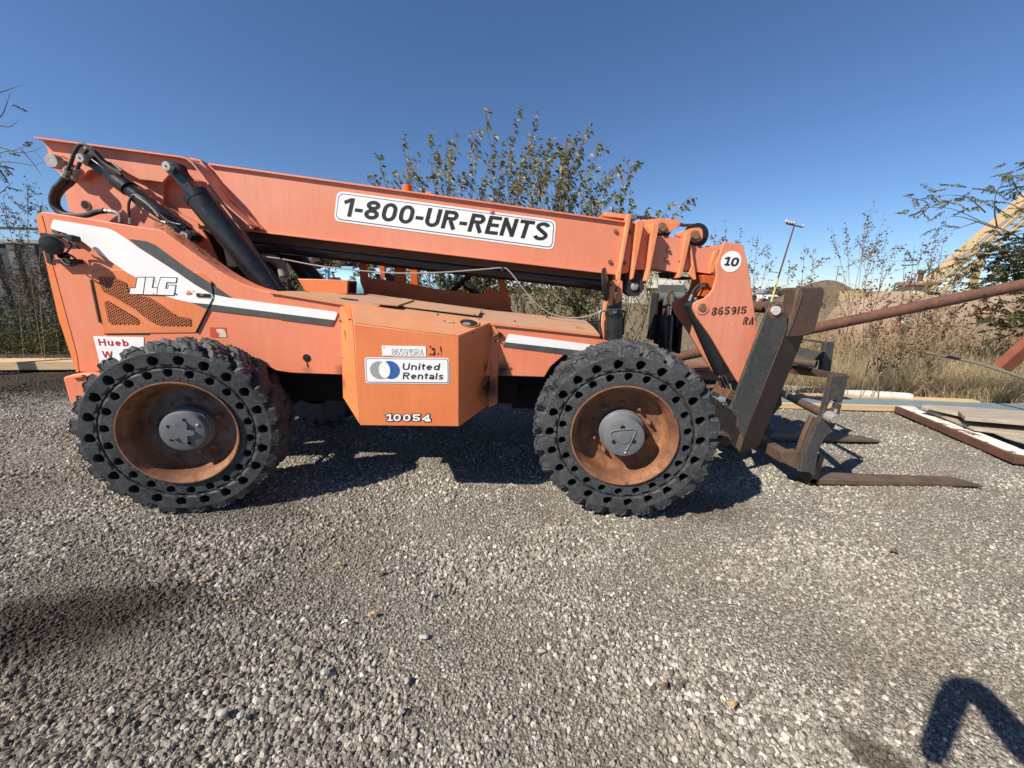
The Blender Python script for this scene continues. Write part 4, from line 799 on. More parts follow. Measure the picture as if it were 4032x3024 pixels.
m = MB(); m.prism(WL('R', [(205, 440), (290, 420), (290, 660), (190, 660)], SY), (0, .03, 0)); m.prism(WL('R', [(300, 640), (410, 560), (410, 690), (160, 690), (180, 600)], SY+.01), (0, .04, 0)); m.make('link_shadow_plate', black_gloss, st1)
m = MB(); m.prism(WL('R', [(130, 560), (187, 540), (150, 900), (120, 1200), (60, 1200), (90, 800)], SY+.03), (0, .03, 0)); m.make('upright_plate', weld_orange, st1, .003)
MB().prism(WL('R', [(330, 100), (375, 0), (410, 0), (385, 225), (330, 222)], SY+.25), (0, .05, 0)).make('boom_stop', weld_orange, st1, .003)
mc = W('R', 162, 290, 2.95); m = MB(); m.lathe([(0, 0), (0, .118), (.010, .124), (.022, .118), (.03, .06), (.03, 0)], mc, Vector((-.93, .33, -.14)), 32); m.make('mirror_disc', lamp_black, st1)
m = MB(); m.tube(smooth_path([mc, W('R', 240, 300, 3.0), W('R', 285, 330, 3.02), W('R', 280, 400, 3.03)], 4), .007, 6); m.make('mirror_stalk', lamp_black, st1)
hose('stabiliser_hose', 'R', [(75, 740), (45, 760), (42, 850), (45, 960), (60, 1060), (80, 1160), (90, 1300)], .011, SY-.02, hose_m)
hose('stabiliser_fitting', 'R', [(130, 720), (90, 718), (60, 735), (45, 770), (42, 860)], .009, SY-.03, silver)
hose('stabiliser_hose', 'R', [(420, 720), (455, 740), (462, 780), (440, 850), (432, 1000), (430, 1110)], .008, SY, hose_m)
st2 = empty('stabiliser', W('R', 1200, 900, 4.5), parent=T); SY2 = 4.45
MB().prism(rounded(WL('R', [(1012, 293), (1452, 298), (1455, 470), (1005, 470)], SY2+.03), .02), (0, .02, 0)).make('stabiliser_header', grey_steel, st2, .004)
m = MB(); m.tube([W('R', 1000, 500, SY2-.03), W('R', 1405, 500, SY2-.03)], .055, 20); m.make('cross_shaft', grey_steel, st2)
for a_, b_2 in (((978, 430), (890, 1200)), ((1405, 430), (1310, 1420))):
    p, q = W('R', *a_, SY2-.06), W('R', *b_2, SY2-.06); MB().prism([p, p+Vector((.03, 0, 0)), q+Vector((.04, 0, 0)), q], (0, .16, 0)).make('stabiliser_rail', black_matte, st2, .003)
MB().prism(WL('R', [(1010, 550), (1400, 550), (1330, 1400), (930, 1250)], SY2+.08), (0, .02, 0)).make('stabiliser_back_plate', black_matte, st2)
MB().prism(WL('R', [(1290, 880), (1340, 740), (1390, 620), (1330, 1000), (1300, 980)], SY2-.02), (0, .02, 0)).make('stabiliser_web', grey_steel, st2)
MB().prism(WL('R', [(1115, 475), (1150, 470), (1160, 600), (1205, 600), (1215, 450), (1275, 450), (1255, 640), (1110, 640)], SY2-.11), (0, .06, 0)).make('clevis', grey_steel, st2, .004)
MB().prism(rounded(WL('R', [(1165, 400), (1235, 375), (1255, 400), (1215, 585), (1165, 585)], SY2-.10), .02), (0, .04, 0)).make('eye_lug', rust_pipe_m, st2, .004)
m = MB(); m.tube([W('R', 1175, 640, SY2-.08), W('R', 1165, 800, SY2-.08)], .03, 16); m.make('cylinder_rod', chrome, st2)
m = MB(); m.lathe([(0, 0), (0, .062), (.03, .068), (.9, .078), (.9, 0)], W('R', 1150, 785, SY2-.08), W('R', 1115, 1300, SY2-.08)-W('R', 1150, 785, SY2-.08), 24); m.make('stabiliser_cylinder', black_gloss, st2)
MB().prism(WL('R', [(1085, 650), (1118, 650), (1110, 780), (1080, 780)], SY2-.02), (0, .03, 0)).make('lock_tab', rust_pipe_m, st2)

# --- boom head
HYn = 3.44
head = [(1200, 465), (1340, 485), (1352, 540), (1372, 620), (1392, 770), (1420, 960), (1446, 1150), (1440, 1230), (1312, 1500), (1290, 1470), (1200, 1320), (1100, 1150), (1000, 1010), (975, 950), (980, 915), (1010, 892), (1060, 875), (1095, 845), (1120, 812), (1132, 770), (1148, 720), (1145, 660), (1142, 630), (1180, 525)]
for Y0, nm in ((HYn, 'head_side_plate'), (2*MID-HYn-.03, 'head_side_plate')):
    MB().prism(WL('C', head, Y0) if Y0 == HYn else [Vector((p.x, Y0, p.z)) for p in WL('C', head, HYn)], (0, .03, 0)).make(nm, salmon_boom, T, .004)
MB().prism(WL('C', [(1190, 520), (1300, 520), (1330, 1000), (1250, 1200), (1170, 1000), (1150, 700)], HYn+.08), (0, .3, 0)).make('head_core', dark_rust, T)
MB().prism(WL('C', [(1040, 705), (1148, 712), (1130, 810), (1080, 870), (1040, 860), (1060, 780)], HYn+.12), (0, .22, 0)).make('head_web', cab_orange, T, .006)
disc('head_decal', W('C', 1251, 609, HYn-.0015), (W('C', 1325, 609, HYn)-W('C', 1177, 609, HYn)).length/2, white_vinyl, T, h=.0015, seg=40)
text('head_number', '10', W('C', 1192, 636, HYn-.0035), W('C', 1298, 646, HYn-.0035), .074, ink, T, shear=.12, t=.27, space=.12, serif=True)
def stencil(name, s, p0, p1, hgt, parent, up=(0, 0, 1)):
    o = text(name, s, p0, p1, hgt, stencil_ink, parent, shear=.10, t=.22, up=up, space=.24)
    for ch_i, ch in enumerate(s):
        pass
    return o
stencil('stencilled_number', '8659', W('C', 1107, 1000, HYn-.002), W('C', 1282, 992, HYn-.002), .070, T)
stencil('stencilled_number', 'I5', W('C', 1294, 990, HYn-.002), W('C', 1358, 988, HYn-.002), .066, T)
stencil('stencilled_letters', 'RA', W('C', 1336, 1066, HYn-.002), W('C', 1410, 1066, HYn-.002), .066, T)
m = MB()
for x, y in ((1124, 967), (1170, 970), (1218, 968), (1262, 966), (1342, 960), (1350, 1038), (1397, 1045)):
    p, q = W('C', x+3, y-34, HYn-.0032), W('C', x-3, y+34, HYn-.0032); d = Vector((.0017, 0, 0)); m.prism([p-d, p+d, q+d, q-d], (0, .0006, 0))
m.make('stencil_bridge', salmon_boom, T)
m = MB(); m.lathe([(0, .058), (-.006, .055), (-.006, .036), (0, .034)], W('C', 1042, 945, HYn-.001), (0, 1, 0), 28); m.make('pin_boss', salmon_boom, T)
disc('head_pin', W('C', 1042, 946, HYn-.002), .031, bolt_m, T, h=.012)
ta, tb_ = W('C', 965, 905, HYn+.10), W('C', 1195, 1405, HYn+.10)
m = MB(); u_ = (tb_-ta); L0 = u_.length; m.lathe([(0, 0), (0, .058), (.01, .062), (L0-.02, .074), (L0, .068), (L0, 0)], ta+Vector((-.01, 0, 0)), u_, 28); m.make('tilt_cylinder', black_gloss, T)
hose('tilt_hose', 'C', [(955, 885), (965, 850), (985, 810), (1020, 780), (1060, 768), (1090, 780)], .011, HYn+.1, hose_m)
hose('tilt_hose', 'C', [(990, 890), (1000, 840), (1030, 800), (1080, 775)], .010, HYn+.14, hose_m)
for x0, y0, x1, y1 in ((948, 895, 968, 848), (992, 885, 996, 868)):
    m = MB(); m.tube([W('C', x0, y0, HYn+.1), W('C', x1, y1, HYn+.1)], .014, 8); m.make('hose_fitting', silver, T)
m = MB(); m.tube([W('Q', 790, 540, 3.6), W('Q', 900, 770, 3.6)], .028, 14); m.make('tilt_rod', chrome, T)
m = MB(); m.tube([W('Q', 905, 540, 3.55), W('Q', 960, 790, 3.55)], .008, 6); m.make('tilt_tube', silver, T)
MB().prism(WL('Q', [(935, 770), (1060, 800), (1010, 970), (875, 905)], 3.5), (0, .25, 0)).make('tilt_clevis', rust_pipe_m, T, .005)
MB().prism(WL('Q', [(760, 565), (850, 600), (880, 690), (740, 900), (605, 850), (700, 720)], 3.95), (0, .03, 0)).make('carriage_link', carriage_m, T, .004)

# --- quick-attach coupler and fork carriage
QY = 3.30
near = [(650, 195), (662, 155), (690, 136), (725, 137), (752, 160), (768, 192), (775, 225), (770, 298), (690, 478), (600, 716), (507, 964), (466, 895), (472, 852), (425, 790)]
MB().prism(WL('D', near, QY), (0, .03, 0)).make('coupler_side_plate', carriage_m, T, .004)
# slanted channel: near long face lit, right flank in shade
ln = WL('D', [(762, 300), (700, 420), (520, 925), (462, 940), (430, 792), (640, 225), (700, 260)], QY-.01)
ch = [W('D', 768, 300, QY-.004), W('D', 500, 940, QY-.004)]
far_ = [W('D', 872, 345, QY+.10), W('D', 598, 1010, QY+.10)]
bk_ = Vector((-.03, .03, 0))
fl_ = [W('D', 770, 298, QY+.001), W('D', 874, 348, QY+.12), W('D', 598, 1016, QY+.12), W('D', 507, 965, QY+.001)]
m = MB(); m.hexa(fl_, [fl_[0]+bk_, fl_[1]+Vector((-.03, .25, 0)), fl_[2]+Vector((-.03, .25, 0)), fl_[3]+bk_]); m.make('coupler_flank', dark_rust, T, .003)
f2 = [W('D', 506, 966, QY+.001), W('D', 597, 1018, QY+.12), W('D', 588, 1022, QY+.12), W('D', 482, 1056, QY+.02)]
m = MB(); m.hexa(f2, [p+bk_ for p in f2]); m.make('coupler_foot', dark_rust, T, .003)
top_ = WL('D', [(836, 60), (850, 50), (985, 45), (998, 60), (998, 100), (940, 315), (918, 330), (872, 345), (770, 356), (757, 345), (800, 230), (820, 150)], QY+.02)
MB().prism(top_, (0, .16, 0)).make('coupler_top_block', dark_rust, T, .010)
MB().prism(WL('D', [(836, 60), (862, 62), (870, 100), (802, 290), (775, 348), (757, 345), (805, 200), (822, 130)], QY+.012), (0, .03, 0)).make('block_edge', fork_m, T, .004)
m = MB(); m.lathe([(0, 0), (0, .038), (.02, .038)], W('D', 706, 190, QY-.018), (0, 1, 0), 28); m.make('coupler_pin', surf('bright_pin', (.6, .6, .58), (.5, .5, .48), 20, .4, bd=0), T)
m = MB(); m.lathe([(0, .046), (-.004, .052), (-.004, .060), (.0, .066)], W('D', 706, 191, QY-.001), (0, 1, 0), 28); m.make('pin_weld_ring', rust, T)
m = MB(); m.tube([W('D', 790, 180, QY+.2), W('D', 790, 180, QY+.2)+Vector((0, .5, 0))], .055, 16); m.make('coupler_tube', rust_pipe_m, T)
m = MB(); m.lathe([(0, 0), (0, .05), (.05, .05), (.05, .07), (.3, .07)], W('D', 398, 985, QY+.03), (0, 1, 0), 20); m.make('coupler_pivot', dark_rust, T)
MB().prism(WL('D', [(335, 720), (430, 800), (500, 960), (470, 1050), (380, 1020), (330, 900)], QY+.30), (0, .4, 0)).make('coupler_base', black_matte, T, .005)
# fork carriage: round shaft, lower bar, uprights, load guard
FYn, FYf = 3.02, 4.28          # near and far forks
fc = empty('fork_carriage', W('D', 900, 1000, 3.5), parent=T)
kA, kB = W('D', 1030, 836, FYn-.02), W('D', 735, 690, FYf)
m = MB(); m.tube([kA, kB], .038, 18); m.make('carriage_shaft', fork_m, fc)
m = MB(); m.lathe([(0, 0), (0, .035), (.004, .04), (.03, .04), (.03, .046), (.08, .046), (.08, .038)], kA+Vector((.006, -.055, 0)), (0, 1, 0), 24); m.make('shaft_collar', pin_m, fc)
m = MB(); m.tube([kA+Vector((.01, -.03, .045)), kA+Vector((.012, -.03, .075))], .012, 8); m.make('grease_fitting', pin_m, fc)
def fork(off, first=True):
    g = empty('pallet_fork', W('D', 900, 1150, FYn), parent=fc) if False else None
    shank = [(1045, 588), (1140, 588), (1128, 660), (1080, 862), (1036, 930), (1000, 960), (958, 1050), (938, 1170), (940, 1200), (905, 1172), (852, 1168), (868, 1080), (955, 882), (985, 830), (1010, 740)]
    V = Vector((0, off, 0))
    sh = [p+V for p in WL('D', shank, FYn)]
    shk = [p+V for p in WL('D', [(1045, 588), (1140, 588), (1128, 660), (1104, 756), (1079, 752), (1070, 735), (1050, 730), (1034, 740), (1016, 775), (1018, 793), (1040, 800), (1066, 790), (1079, 757), (1104, 761), (1080, 862), (1036, 930), (1000, 960), (958, 1050), (938, 1170), (940, 1200), (905, 1172), (852, 1168), (868, 1080), (955, 882), (985, 830), (1010, 740)], FYn)]
    o = MB().prism(shk, (0, .045, 0)).make('fork_shank', carriage_m, fc)
    return sh
fork(0); sh = fork(FYf-FYn)
g = lambda x, y, z: Gz('D', x, y, z)
h0 = g(900, 1232, .012); h1 = g(1962, 1276, .010); h2 = g(1958, 1270, .016)
hx, tx = h0.x, h1.x+.05; yn = (h0.y+h1.y)/2; bw = .15
def blade(yo, xo=0.0):
    y0 = yn+yo
    m = MB(); m.hexa([(hx+xo-.02, y0, .01), (hx+xo-.02, y0+bw, .01), (hx+xo-.02, y0+bw, .062), (hx+xo-.02, y0, .062)], [(tx+xo-.14, y0, .01), (tx+xo-.14, y0+bw, .01), (tx+xo-.14, y0+bw, .036), (tx+xo-.14, y0, .036)])
    m.hexa([(tx+xo-.14, y0, .01), (tx+xo-.14, y0+bw, .01), (tx+xo-.14, y0+bw, .036), (tx+xo-.14, y0, .036)], [(tx+xo, y0, .01), (tx+xo, y0+.06, .01), (tx+xo, y0+.06, .017), (tx+xo, y0, .017)])
    return m.make('fork_blade', fork_m, fc, .003)
blade(0)
ft = g(1318, 978, .012); blade(ft.y-yn-.06, ft.x-tx)
def heel(y0, dx=0):
    m = MB(); z = .62
    a = W('D', 905, 1200, FYn); m.hexa([(hx-.03+dx, y0, .01), (hx+.04+dx, y0, .01), (hx+.04+dx, y0+bw, .01), (hx-.03+dx, y0+bw, .01)], [(hx+.02+dx, y0, z*.45), (hx+.065+dx, y0, z*.45), (hx+.065+dx, y0+bw, z*.45), (hx+.02+dx, y0+bw, z*.45)]); m.make('fork_heel', fork_m, fc, .004)
heel(yn+.0, .0); heel(ft.y-.06, ft.x-tx)
la, lb = W('D', 812, 1110, FYn+.06), W('D', 560, 960, FYf-.3)
m = MB(); m.beam(la, lb, .10, .10); m.make('lower_crossbar', fork_m, fc, .006)
MB().prism(WL('D', [(735, 1052), (838, 1044), (850, 1165), (740, 1112)], FYn+.04), (0, .06, 0)).make('crossbar_end', fork_m, fc, .004)
MB().prism(WL('D', [(925, 828), (965, 850), (905, 1000), (850, 1165), (835, 1060), (880, 930)], FYn+.06), (0, .04, 0)).make('inner_shank_plate', fork_m, fc, .004)
for pts in ([(735, 700), (742, 760), (668, 850), (640, 830)], [(655, 872), (690, 930), (672, 955), (620, 950)]):
    MB().prism(WL('D', pts, 3.75), (0, .04, 0)).make('carriage_gusset', carriage_m, fc, .004)
def bar2(p, Yp, q, Yq, w_, h_, name='guard_bar', mat=carriage_m):
    m = MB(); m.beam(W('D', *p, Yp), W('D', *q, Yq), w_, h_); m.make(name, mat, fc, .003)
bar2((1128, 596), FYn+.1, (795, 525), 3.95, .05, .032, mat=dark_rust); bar2((1020, 380), 3.9, (995, 560), 3.9, .06, .09); bar2((1030, 388), 3.9, (870, 366), 4.3, .03, .02)
bar2((1000, 470), 3.86, (835, 438), 4.1, .03, .095); bar2((1128, 594), FYn+.05, (1050, 592), FYn+.05, .06, .03)

# --- wheels
def tyre_mesh(RO_=.655, RI=.360, W_=.375):
    NL = 22; na = NL*28; nw = 46
    def rfun(th, w):
        s = w/W_*2-1                                            # -1 outer .. 1 inner
        side = np.sign(s); k = np.abs(s)
        ph = th*NL/(2*pi)+np.where(s < 0, 0, .5)+side*.9*(1-k)
        fr_ = ph-np.floor(ph)+.018*np.sin(th*57+w*30)+.010*np.sin(th*131+2)
        lug = 1/(1+np.exp(-(fr_-.15)/.014))*(1/(1+np.exp((fr_-.82)/.014)))
        lug = np.maximum(lug, .75/(1+np.exp((k-.28)/.04)))*(1-.25/(1+np.exp((k-.05)/.02)))
        crown = -.022*k**4
        wear = .006*np.sin(th*9+w*22)+.004*np.sin(th*31+w*60+2*np.sin(th*17))+.003*np.sin(th*77-w*90)+.002*np.sin(th*143+w*160+np.sin(th*40)*2)
        return RO_-.060+.060*lug+crown+wear*(.3+lug*1.1)
    th = np.linspace(0, 2*pi, na, endpoint=False)
    prof = []
    V = []
    # outer sidewall annulus from face circle to shoulder, then tread, then back
    ww = np.linspace(0, W_, nw)
    Rw = np.array([rfun(th, np.full(na, w_)) for w_ in ww])
    ends = .022*np.clip(1-ww/.012, 0, 1)*0
    rings = []
    lugm = (Rw[0]-(RO_-.060-.022)).clip(0)/.060
    rings.append((np.full(na, .572), np.full(na, .002)))
    rings.append((np.full(na, .580), .006*(1-lugm)+.004))
    rings.append((.580+(Rw[0]-.580)*.92, .010+0*lugm))
    for i, w_ in enumerate(ww): rings.append((Rw[i], np.full(na, max(w_, .014 if i == 0 else w_))))
    rings.append((np.full(na, .57), np.full(na, W_))); rings.append((np.full(na, RI), np.full(na, W_)))
    V = np.concatenate([np.stack([r*np.cos(th), y, r*np.sin(th)], -1) for r, y in rings])
    jj = np.arange(na); Fs = []
    for i in range(len(rings)-1):
        a = i*na+jj; b = i*na+(jj+1) % na; Fs.append(np.stack([a, a+na, b+na, b], -1))
    Fs = np.concatenate(Fs)
    V = V.tolist(); Fc = Fs.tolist()
    # perforated face: 22 sectors in two bands, each cell a square ring around a hole tube
    def band(r0, r1, rc, rh, phase, y0f, depth=.16, K=24):
        nc = 22; dth = 2*pi/nc
        for c in range(nc):
            t0 = c*dth+phase; base = len(V); bpts = []; hp = []
            for k in range(K):
                a = 2*pi*k/K+pi/4; ca, sa = cos(a), sin(a); mx = max(abs(ca), abs(sa)); u_ = ca/mx; v_ = sa/mx
                r = (r0+r1)/2+v_*(r1-r0)/2; t = t0-u_*dth/2
                bpts.append((r*cos(t), y0f(r), r*sin(t)))
                rr2 = rh*(1+.05*sin(3*a+c*1.3)+.03*sin(5*a+c)); hx_ = rc*cos(t0)+rr2*(sa*cos(t0)-(-ca)*(-sin(t0))*-1*1)
                R_ = rr2*sa; Tt = -rr2*ca
                hp.append((rc*cos(t0)+R_*cos(t0)-Tt*sin(t0), y0f(rc)+.001, rc*sin(t0)+R_*sin(t0)+Tt*cos(t0)))
            dp = [(x*(1-.0), y+depth, z) for x, y, z in hp]
            V.extend(bpts+hp+dp)
            for k in range(K):
                k2 = (k+1) % K
                Fc.append([base+k, base+K+k, base+K+k2, base+k2]); Fc.append([base+K+k, base+2*K+k, base+2*K+k2, base+K+k2])
            V.append((rc*cos(t0), depth, rc*sin(t0))); cidx = len(V)-1
            for k in range(0, K, 2): Fc.append([base+2*K+k, cidx, base+2*K+(k+2) % K, base+2*K+(k+1) % K])
    fy = lambda r: .002 if r > .50 else .002
    band(.476, .572, .521, .0335, 0, lambda r: .002)
    band(.396, .466, .4345, .0285, pi/22, lambda r: .004)
    # groove between the bands and the bead ring
    for prof_ in ([(.466, .004), (.4672, .018), (.4735, .018), (.476, .002)], [(.365, .012), (.373, .0045), (.3962, .004)]):
        st_ = len(V); n2 = 132
        for r, y in prof_:
            for k in range(n2): a = 2*pi*k/n2; V.append((r*cos(a), y, r*sin(a)))
        for i in range(len(prof_)-1):
            for k in range(n2): Fc.append([st_+i*n2+k, st_+(i+1)*n2+k, st_+(i+1)*n2+(k+1) % n2, st_+i*n2+(k+1) % n2])
    me = bpy.data.meshes.new('tyre'); me.from_pydata(V, [], Fc)
    bm = bmesh.new(); bm.from_mesh(me); bmesh.ops.remove_doubles(bm, verts=bm.verts, dist=.0004); bmesh.ops.recalc_face_normals(bm, faces=bm.faces); bm.to_mesh(me); bm.free()
    me.materials.append(rubber)
    me.polygons.foreach_set('use_smooth', [True]*len(me.polygons))
    try: me.set_sharp_from_angle(angle=radians(38))
    except Exception: pass
    return me
TY = tyre_mesh(.650); TY_WORN = tyre_mesh(.634)
letter_rubber = surf('raised_rubber_letters', (.085, .087, .088), (.06, .06, .062), 20, .6, bd=0)
def ring_text(items):
    """raised lettering round the bead, tops outwards, read clockwise"""
    m = MB()
    for st_, a0, a1 in items:
        n = len(st_)
        for k, ch in enumerate(st_):
            an = radians(a0+(a1-a0)*k/(n-1)); up_ = Vector((cos(an), 0, sin(an))); rt_ = Vector((sin(an), 0, -cos(an))); gw_, polys = glyph(ch, .22); hgt = .0165
            for poly in polys:
                P_ = [up_*(.3865+y_*hgt)+rt_*((x_-gw_/2)*hgt*.95)+Vector((0, .0022, 0)) for x_, y_ in poly]
                P_ = [q_ for i_, q_ in enumerate(P_) if i_ == 0 or (q_-P_[i_-1]).length > 1e-4]
                m.tube(P_, .0015, 4)
    me = mesh_of(m.bm, 'tyre_lettering'); me.materials.append(letter_rubber); return me
def wheel(loc, rotz, kind, first=None):
    g = empty('wheel', loc, rotz, parent=T)
    def sub(name, me):
        o = bpy.data.objects.new(name, me); C.objects.link(o); o.parent = g; return o
    sub('tyre', TY if kind == 'front' else TY_WORN)
    if first is not None:
        for ch in list(first.children):
            if ch.name.split('.')[0] != 'tyre': o = ch.copy(); C.objects.link(o); o.parent = g
        return g
    m = MB(); m.lathe([(.012, .362), (-.006, .374), (-.012, .372), (-.012, .364), (.0, .356), (.02, .350), (.035, .338), (.055, .330), (.10, .322), (.14, .318), (.165, .300), (.175, .27)], (0, 0, 0), (0, 1, 0), 64)
    me = mesh_of(m.bm); me.materials.append(rust); sub('rim', me)
    sub('tyre_lettering', ring_text((('TONGYONG', 169, 116), ('14.00-24', 3, -50)) if kind == 'front' else (('TONGYONG', -75, -140), ('14.00-24', 122, 75))))
    m = MB(); m.lathe([(.170, .285), (.178, .25), (.172, .20), (.165, .17), (.165, .05)], (0, 0, 0), (0, 1, 0), 64)
    me = mesh_of(m.bm); me.materials.append(rust if kind == 'front' else rust_grey); sub('rim_disc', me)
    hf = -.018 if kind == 'front' else .035
    m = MB(); m.lathe([(.165, .165), (.11, .163), (.105, .158), (.085, .158), (.08, .150), (.05, .148), (.042, .143), (hf+.010, .143), (hf+.002, .140), (hf, .136), (hf, .06), (hf, .0)], (0, 0, 0), (0, 1, 0), 48)
    me = mesh_of(m.bm); me.materials.append(hub_m); sub('hub', me)
    m = MB()
    if kind == 'front':
        tri = [Vector((.118*cos(a), hf-.001, .118*sin(a))) for a in (radians(40), radians(160), radians(-80))]
        tp = rounded(tri, .05, 6); m.tube([p for p in tp]+[tp[0]], .006, 6, cap=False)
        m.lathe([(hf, .048), (hf-.006, .046), (hf-.006, 0)], (0, 0, 0), (0, 1, 0), 28)
        me = mesh_of(m.bm); me.materials.append(hub_m); sub('hub_relief', me); m = MB()
        for a in (100, 210, 340): m.lathe([(hf-.002, .017), (hf-.002, 0)], (.075*cos(radians(a)), 0, .075*sin(radians(a))), (0, 1, 0), 16)
    else:
        star = [Vector(((.062+.020*cos(5*a+.6))*cos(a), hf, (.062+.020*cos(5*a+.6))*sin(a))) for a in np.linspace(0, 2*pi, 50)[:-1]]
        m.prism(star, (0, -.016, 0)); me = mesh_of(m.bm); me.materials.append(hub_m); sub('hub_relief', me); m = MB()
        for a in (75, 150, 215, 290): m.lathe([(hf-.002, .012), (hf-.002, 0)], (.092*cos(radians(a)), 0, .092*sin(radians(a))), (0, 1, 0), 16)
    me = mesh_of(m.bm); me.materials.append(void); sub('hub_hole', me)
    m = MB(); m.lathe([(hf-.003, .013), (hf-.004, .010), (hf-.008, .006), (hf-.008, 0)], (.02 if kind == 'front' else .10, 0, -.115 if kind == 'front' else .045), (0, 1, 0), 12)
    me = mesh_of(m.bm); me.materials.append(silver); sub('drain_plug', me)
    for k in range(10):
        a = 2*pi*k/10+.35; c = Vector((.205*cos(a), 0, .205*sin(a)))
        if kind == 'front' or k % 2 == 0:
            m = MB(); m.lathe([(.168, .020), (.160, .020), (.160, .016), (.138, .016), (.136, .010), (.118, .010), (.118, 0)], c, (0, 1, 0), 6, smooth=False)
        else:
            m = MB(); m.lathe([(.168, .020), (.163, .020), (.163, 0)], c, (0, 1, 0), 12, smooth=False)
        me = mesh_of(m.bm); me.materials.append(bolt_m); sub('lug_nut', me)
    return g
ZW = .645
wr = wheel((-2.315, 2.522, ZW-.008), radians(12.6), 'rear')
wf = wheel((.798, 2.574, ZW), radians(-8.3), 'front')
wheel((-2.315, 2*MID-2.522, ZW-.008), radians(180-12.6), 'rear', wr)
wheel((.798, 2*MID-2.574, ZW), radians(180+8.3), 'front', wf)

# ================================================================== YARD, FENCE, FAR THINGS
wood_new = surf('fresh_lumber', (.62, .44, .25), (.52, .36, .20), 6, .75, bsc=60, bd=.001, scale=(.3, 3, 3))
wood_old = surf('weathered_plank_wood', (.42, .355, .27), (.30, .25, .19), 5, .9, dirt=(.15, .12, .09), dirt_lo=.58, dirt_hi=.75, dsc=9, bsc=50, bd=.003, scale=(.6, 4, 4))
white_pt = surf('white_painted_board', (.78, .77, .73), (.62, .60, .55), 8, .6, dirt=(.30, .26, .22), dirt_lo=.62, dirt_hi=.75, bsc=60, bd=.0008)
grey_pt = surf('grey_top_board', (.28, .29, .28), (.22, .22, .21), 8, .6, bsc=60, bd=.0008)
blue_pt = surf('blue_grey_painted_board', (.15, .205, .225), (.18, .235, .255), 5, .6, dirt=(.22, .24, .22), dirt_lo=.6, dirt_hi=.8, bsc=60, bd=.0008)
brown_beam = surf('brown_rusted_beam', (.13, .060, .036), (.09, .042, .028), 6, .8, dirt=(.07, .035, .02), dirt_lo=.55, dirt_hi=.75, bsc=60, bd=.0015)
chip_white = surf('chipped_white_paint', (.74, .72, .66), (.68, .64, .57), 8, .7, dirt=(.16, .09, .055), dirt_lo=.56, dirt_hi=.60, dsc=4, bsc=60, bd=.002)
def slab(name, a, b, wd, z, h, mat, label, cat, c='J', group=None, flip=1, parent=None, bev=.004):
    """board with its front top edge from pixel a to pixel b at height z"""
    p = Gz(c, *a, z); q = Gz(c, *b, z); d = (q-p).normalized(); s = Vector((-d.y, d.x, 0))*flip
    if s.y < 0: s = -s
    m = MB(); m.prism([p, q, q-Vector((0, 0, h)), p-Vector((0, 0, h))], s*wd)
    kw = {}
    if label: kw = dict(label=label, category=cat)
    if group: kw['group'] = group
    return m.make(name, mat, parent, bev, **kw)
g1 = 'boards laid behind the forks'
slab('white_board', (-900, 700), (1180, 838), .10, .16, .09, white_pt, 'white painted board, farthest of the boards laid behind the forks', 'board', group=g1)
slab('grey_board', (-900, 668), (1000, 785), .16, .155, .06, grey_pt, 'grey topped board edged white along the dry grass', 'board', group=g1)
slab('lumber_beam', (-900, 792), (892, 862), .11, .10, .07, wood_new, 'long pale lumber beam between the white board and blue board', 'lumber', group=g1)
slab('lumber_beam', (895, 862), (1806, 902), .14, .10, .07, wood_new, 'short pale lumber beam ending right of the slotted fork shank', 'lumber', group=g1)
slab('blue_board', (-900, 862), (2500, 1000), .40, .075, .06, blue_pt, 'long blue grey painted board lying across the gravel', 'board', group=g1)
slab('lumber_beam', (-100, 915), (1192, 950), .05, .09, .085, wood_new, 'pale lumber beam in front of the blue board, nearest the forks', 'lumber', group=g1)
bm_ = empty('channel_beam', Gz('J', 1700, 1180, 0), label='brown steel beam with chipped white top under the grey planks', category='beam')
slab('beam_body', (1182, 960), (2400, 1440), .22, .105, .08, brown_beam, None, None, parent=bm_)
slab('chipped_top', (1190, 955), (2400, 1430), .19, .111, .006, chip_white, None, None, parent=bm_, bev=0)
def quad_slab(name, pts, z, h, mat, label, cat, c='J', group=None):
    m = MB(); m.prism([Gz(c, *p, z) for p in pts], (0, 0, -h)); kw = dict(label=label, category=cat)
    if group: kw['group'] = group
    return m.make(name, mat, None, .006, **kw)
g2 = 'planks stacked on the brown beam'
quad_slab('plank', [(1255, 935), (1300, 930), (2400, 1000), (2400, 1075), (1700, 1035)], .25, .04, wood_old, 'wide weathered plank, topmost of the stack at the right edge', 'plank', group=g2)
quad_slab('plank', [(1600, 990), (1640, 985), (2400, 1040), (2400, 1110), (1665, 1048)], .285, .045, wood_old, 'thick grey plank end with a rounded nose on the stack', 'plank', group=g2)
quad_slab('plank', [(1250, 950), (2400, 1120), (2400, 1240), (1750, 1150), (1560, 1075)], .165, .035, wood_old, 'dark lower plank in shade under the weathered planks', 'plank', group=g2)
quad_slab('plank', [(1900, 1170), (2400, 1225), (2400, 1330), (2050, 1230)], .15, .03, wood_old, 'grey plank lying lowest beside the chipped white beam', 'plank', group=g2)
slab('timber', (-500, 1470), (840, 1464), .45, .20, .16, wood_new, 'long pale timber lying below the fence at the left edge', 'timber', c='O')
slab('timber', (-500, 1408), (840, 1408), .30, .235, .05, dark_rust, 'dark brown timber behind the pale timber at the left edge', 'timber', c='O')
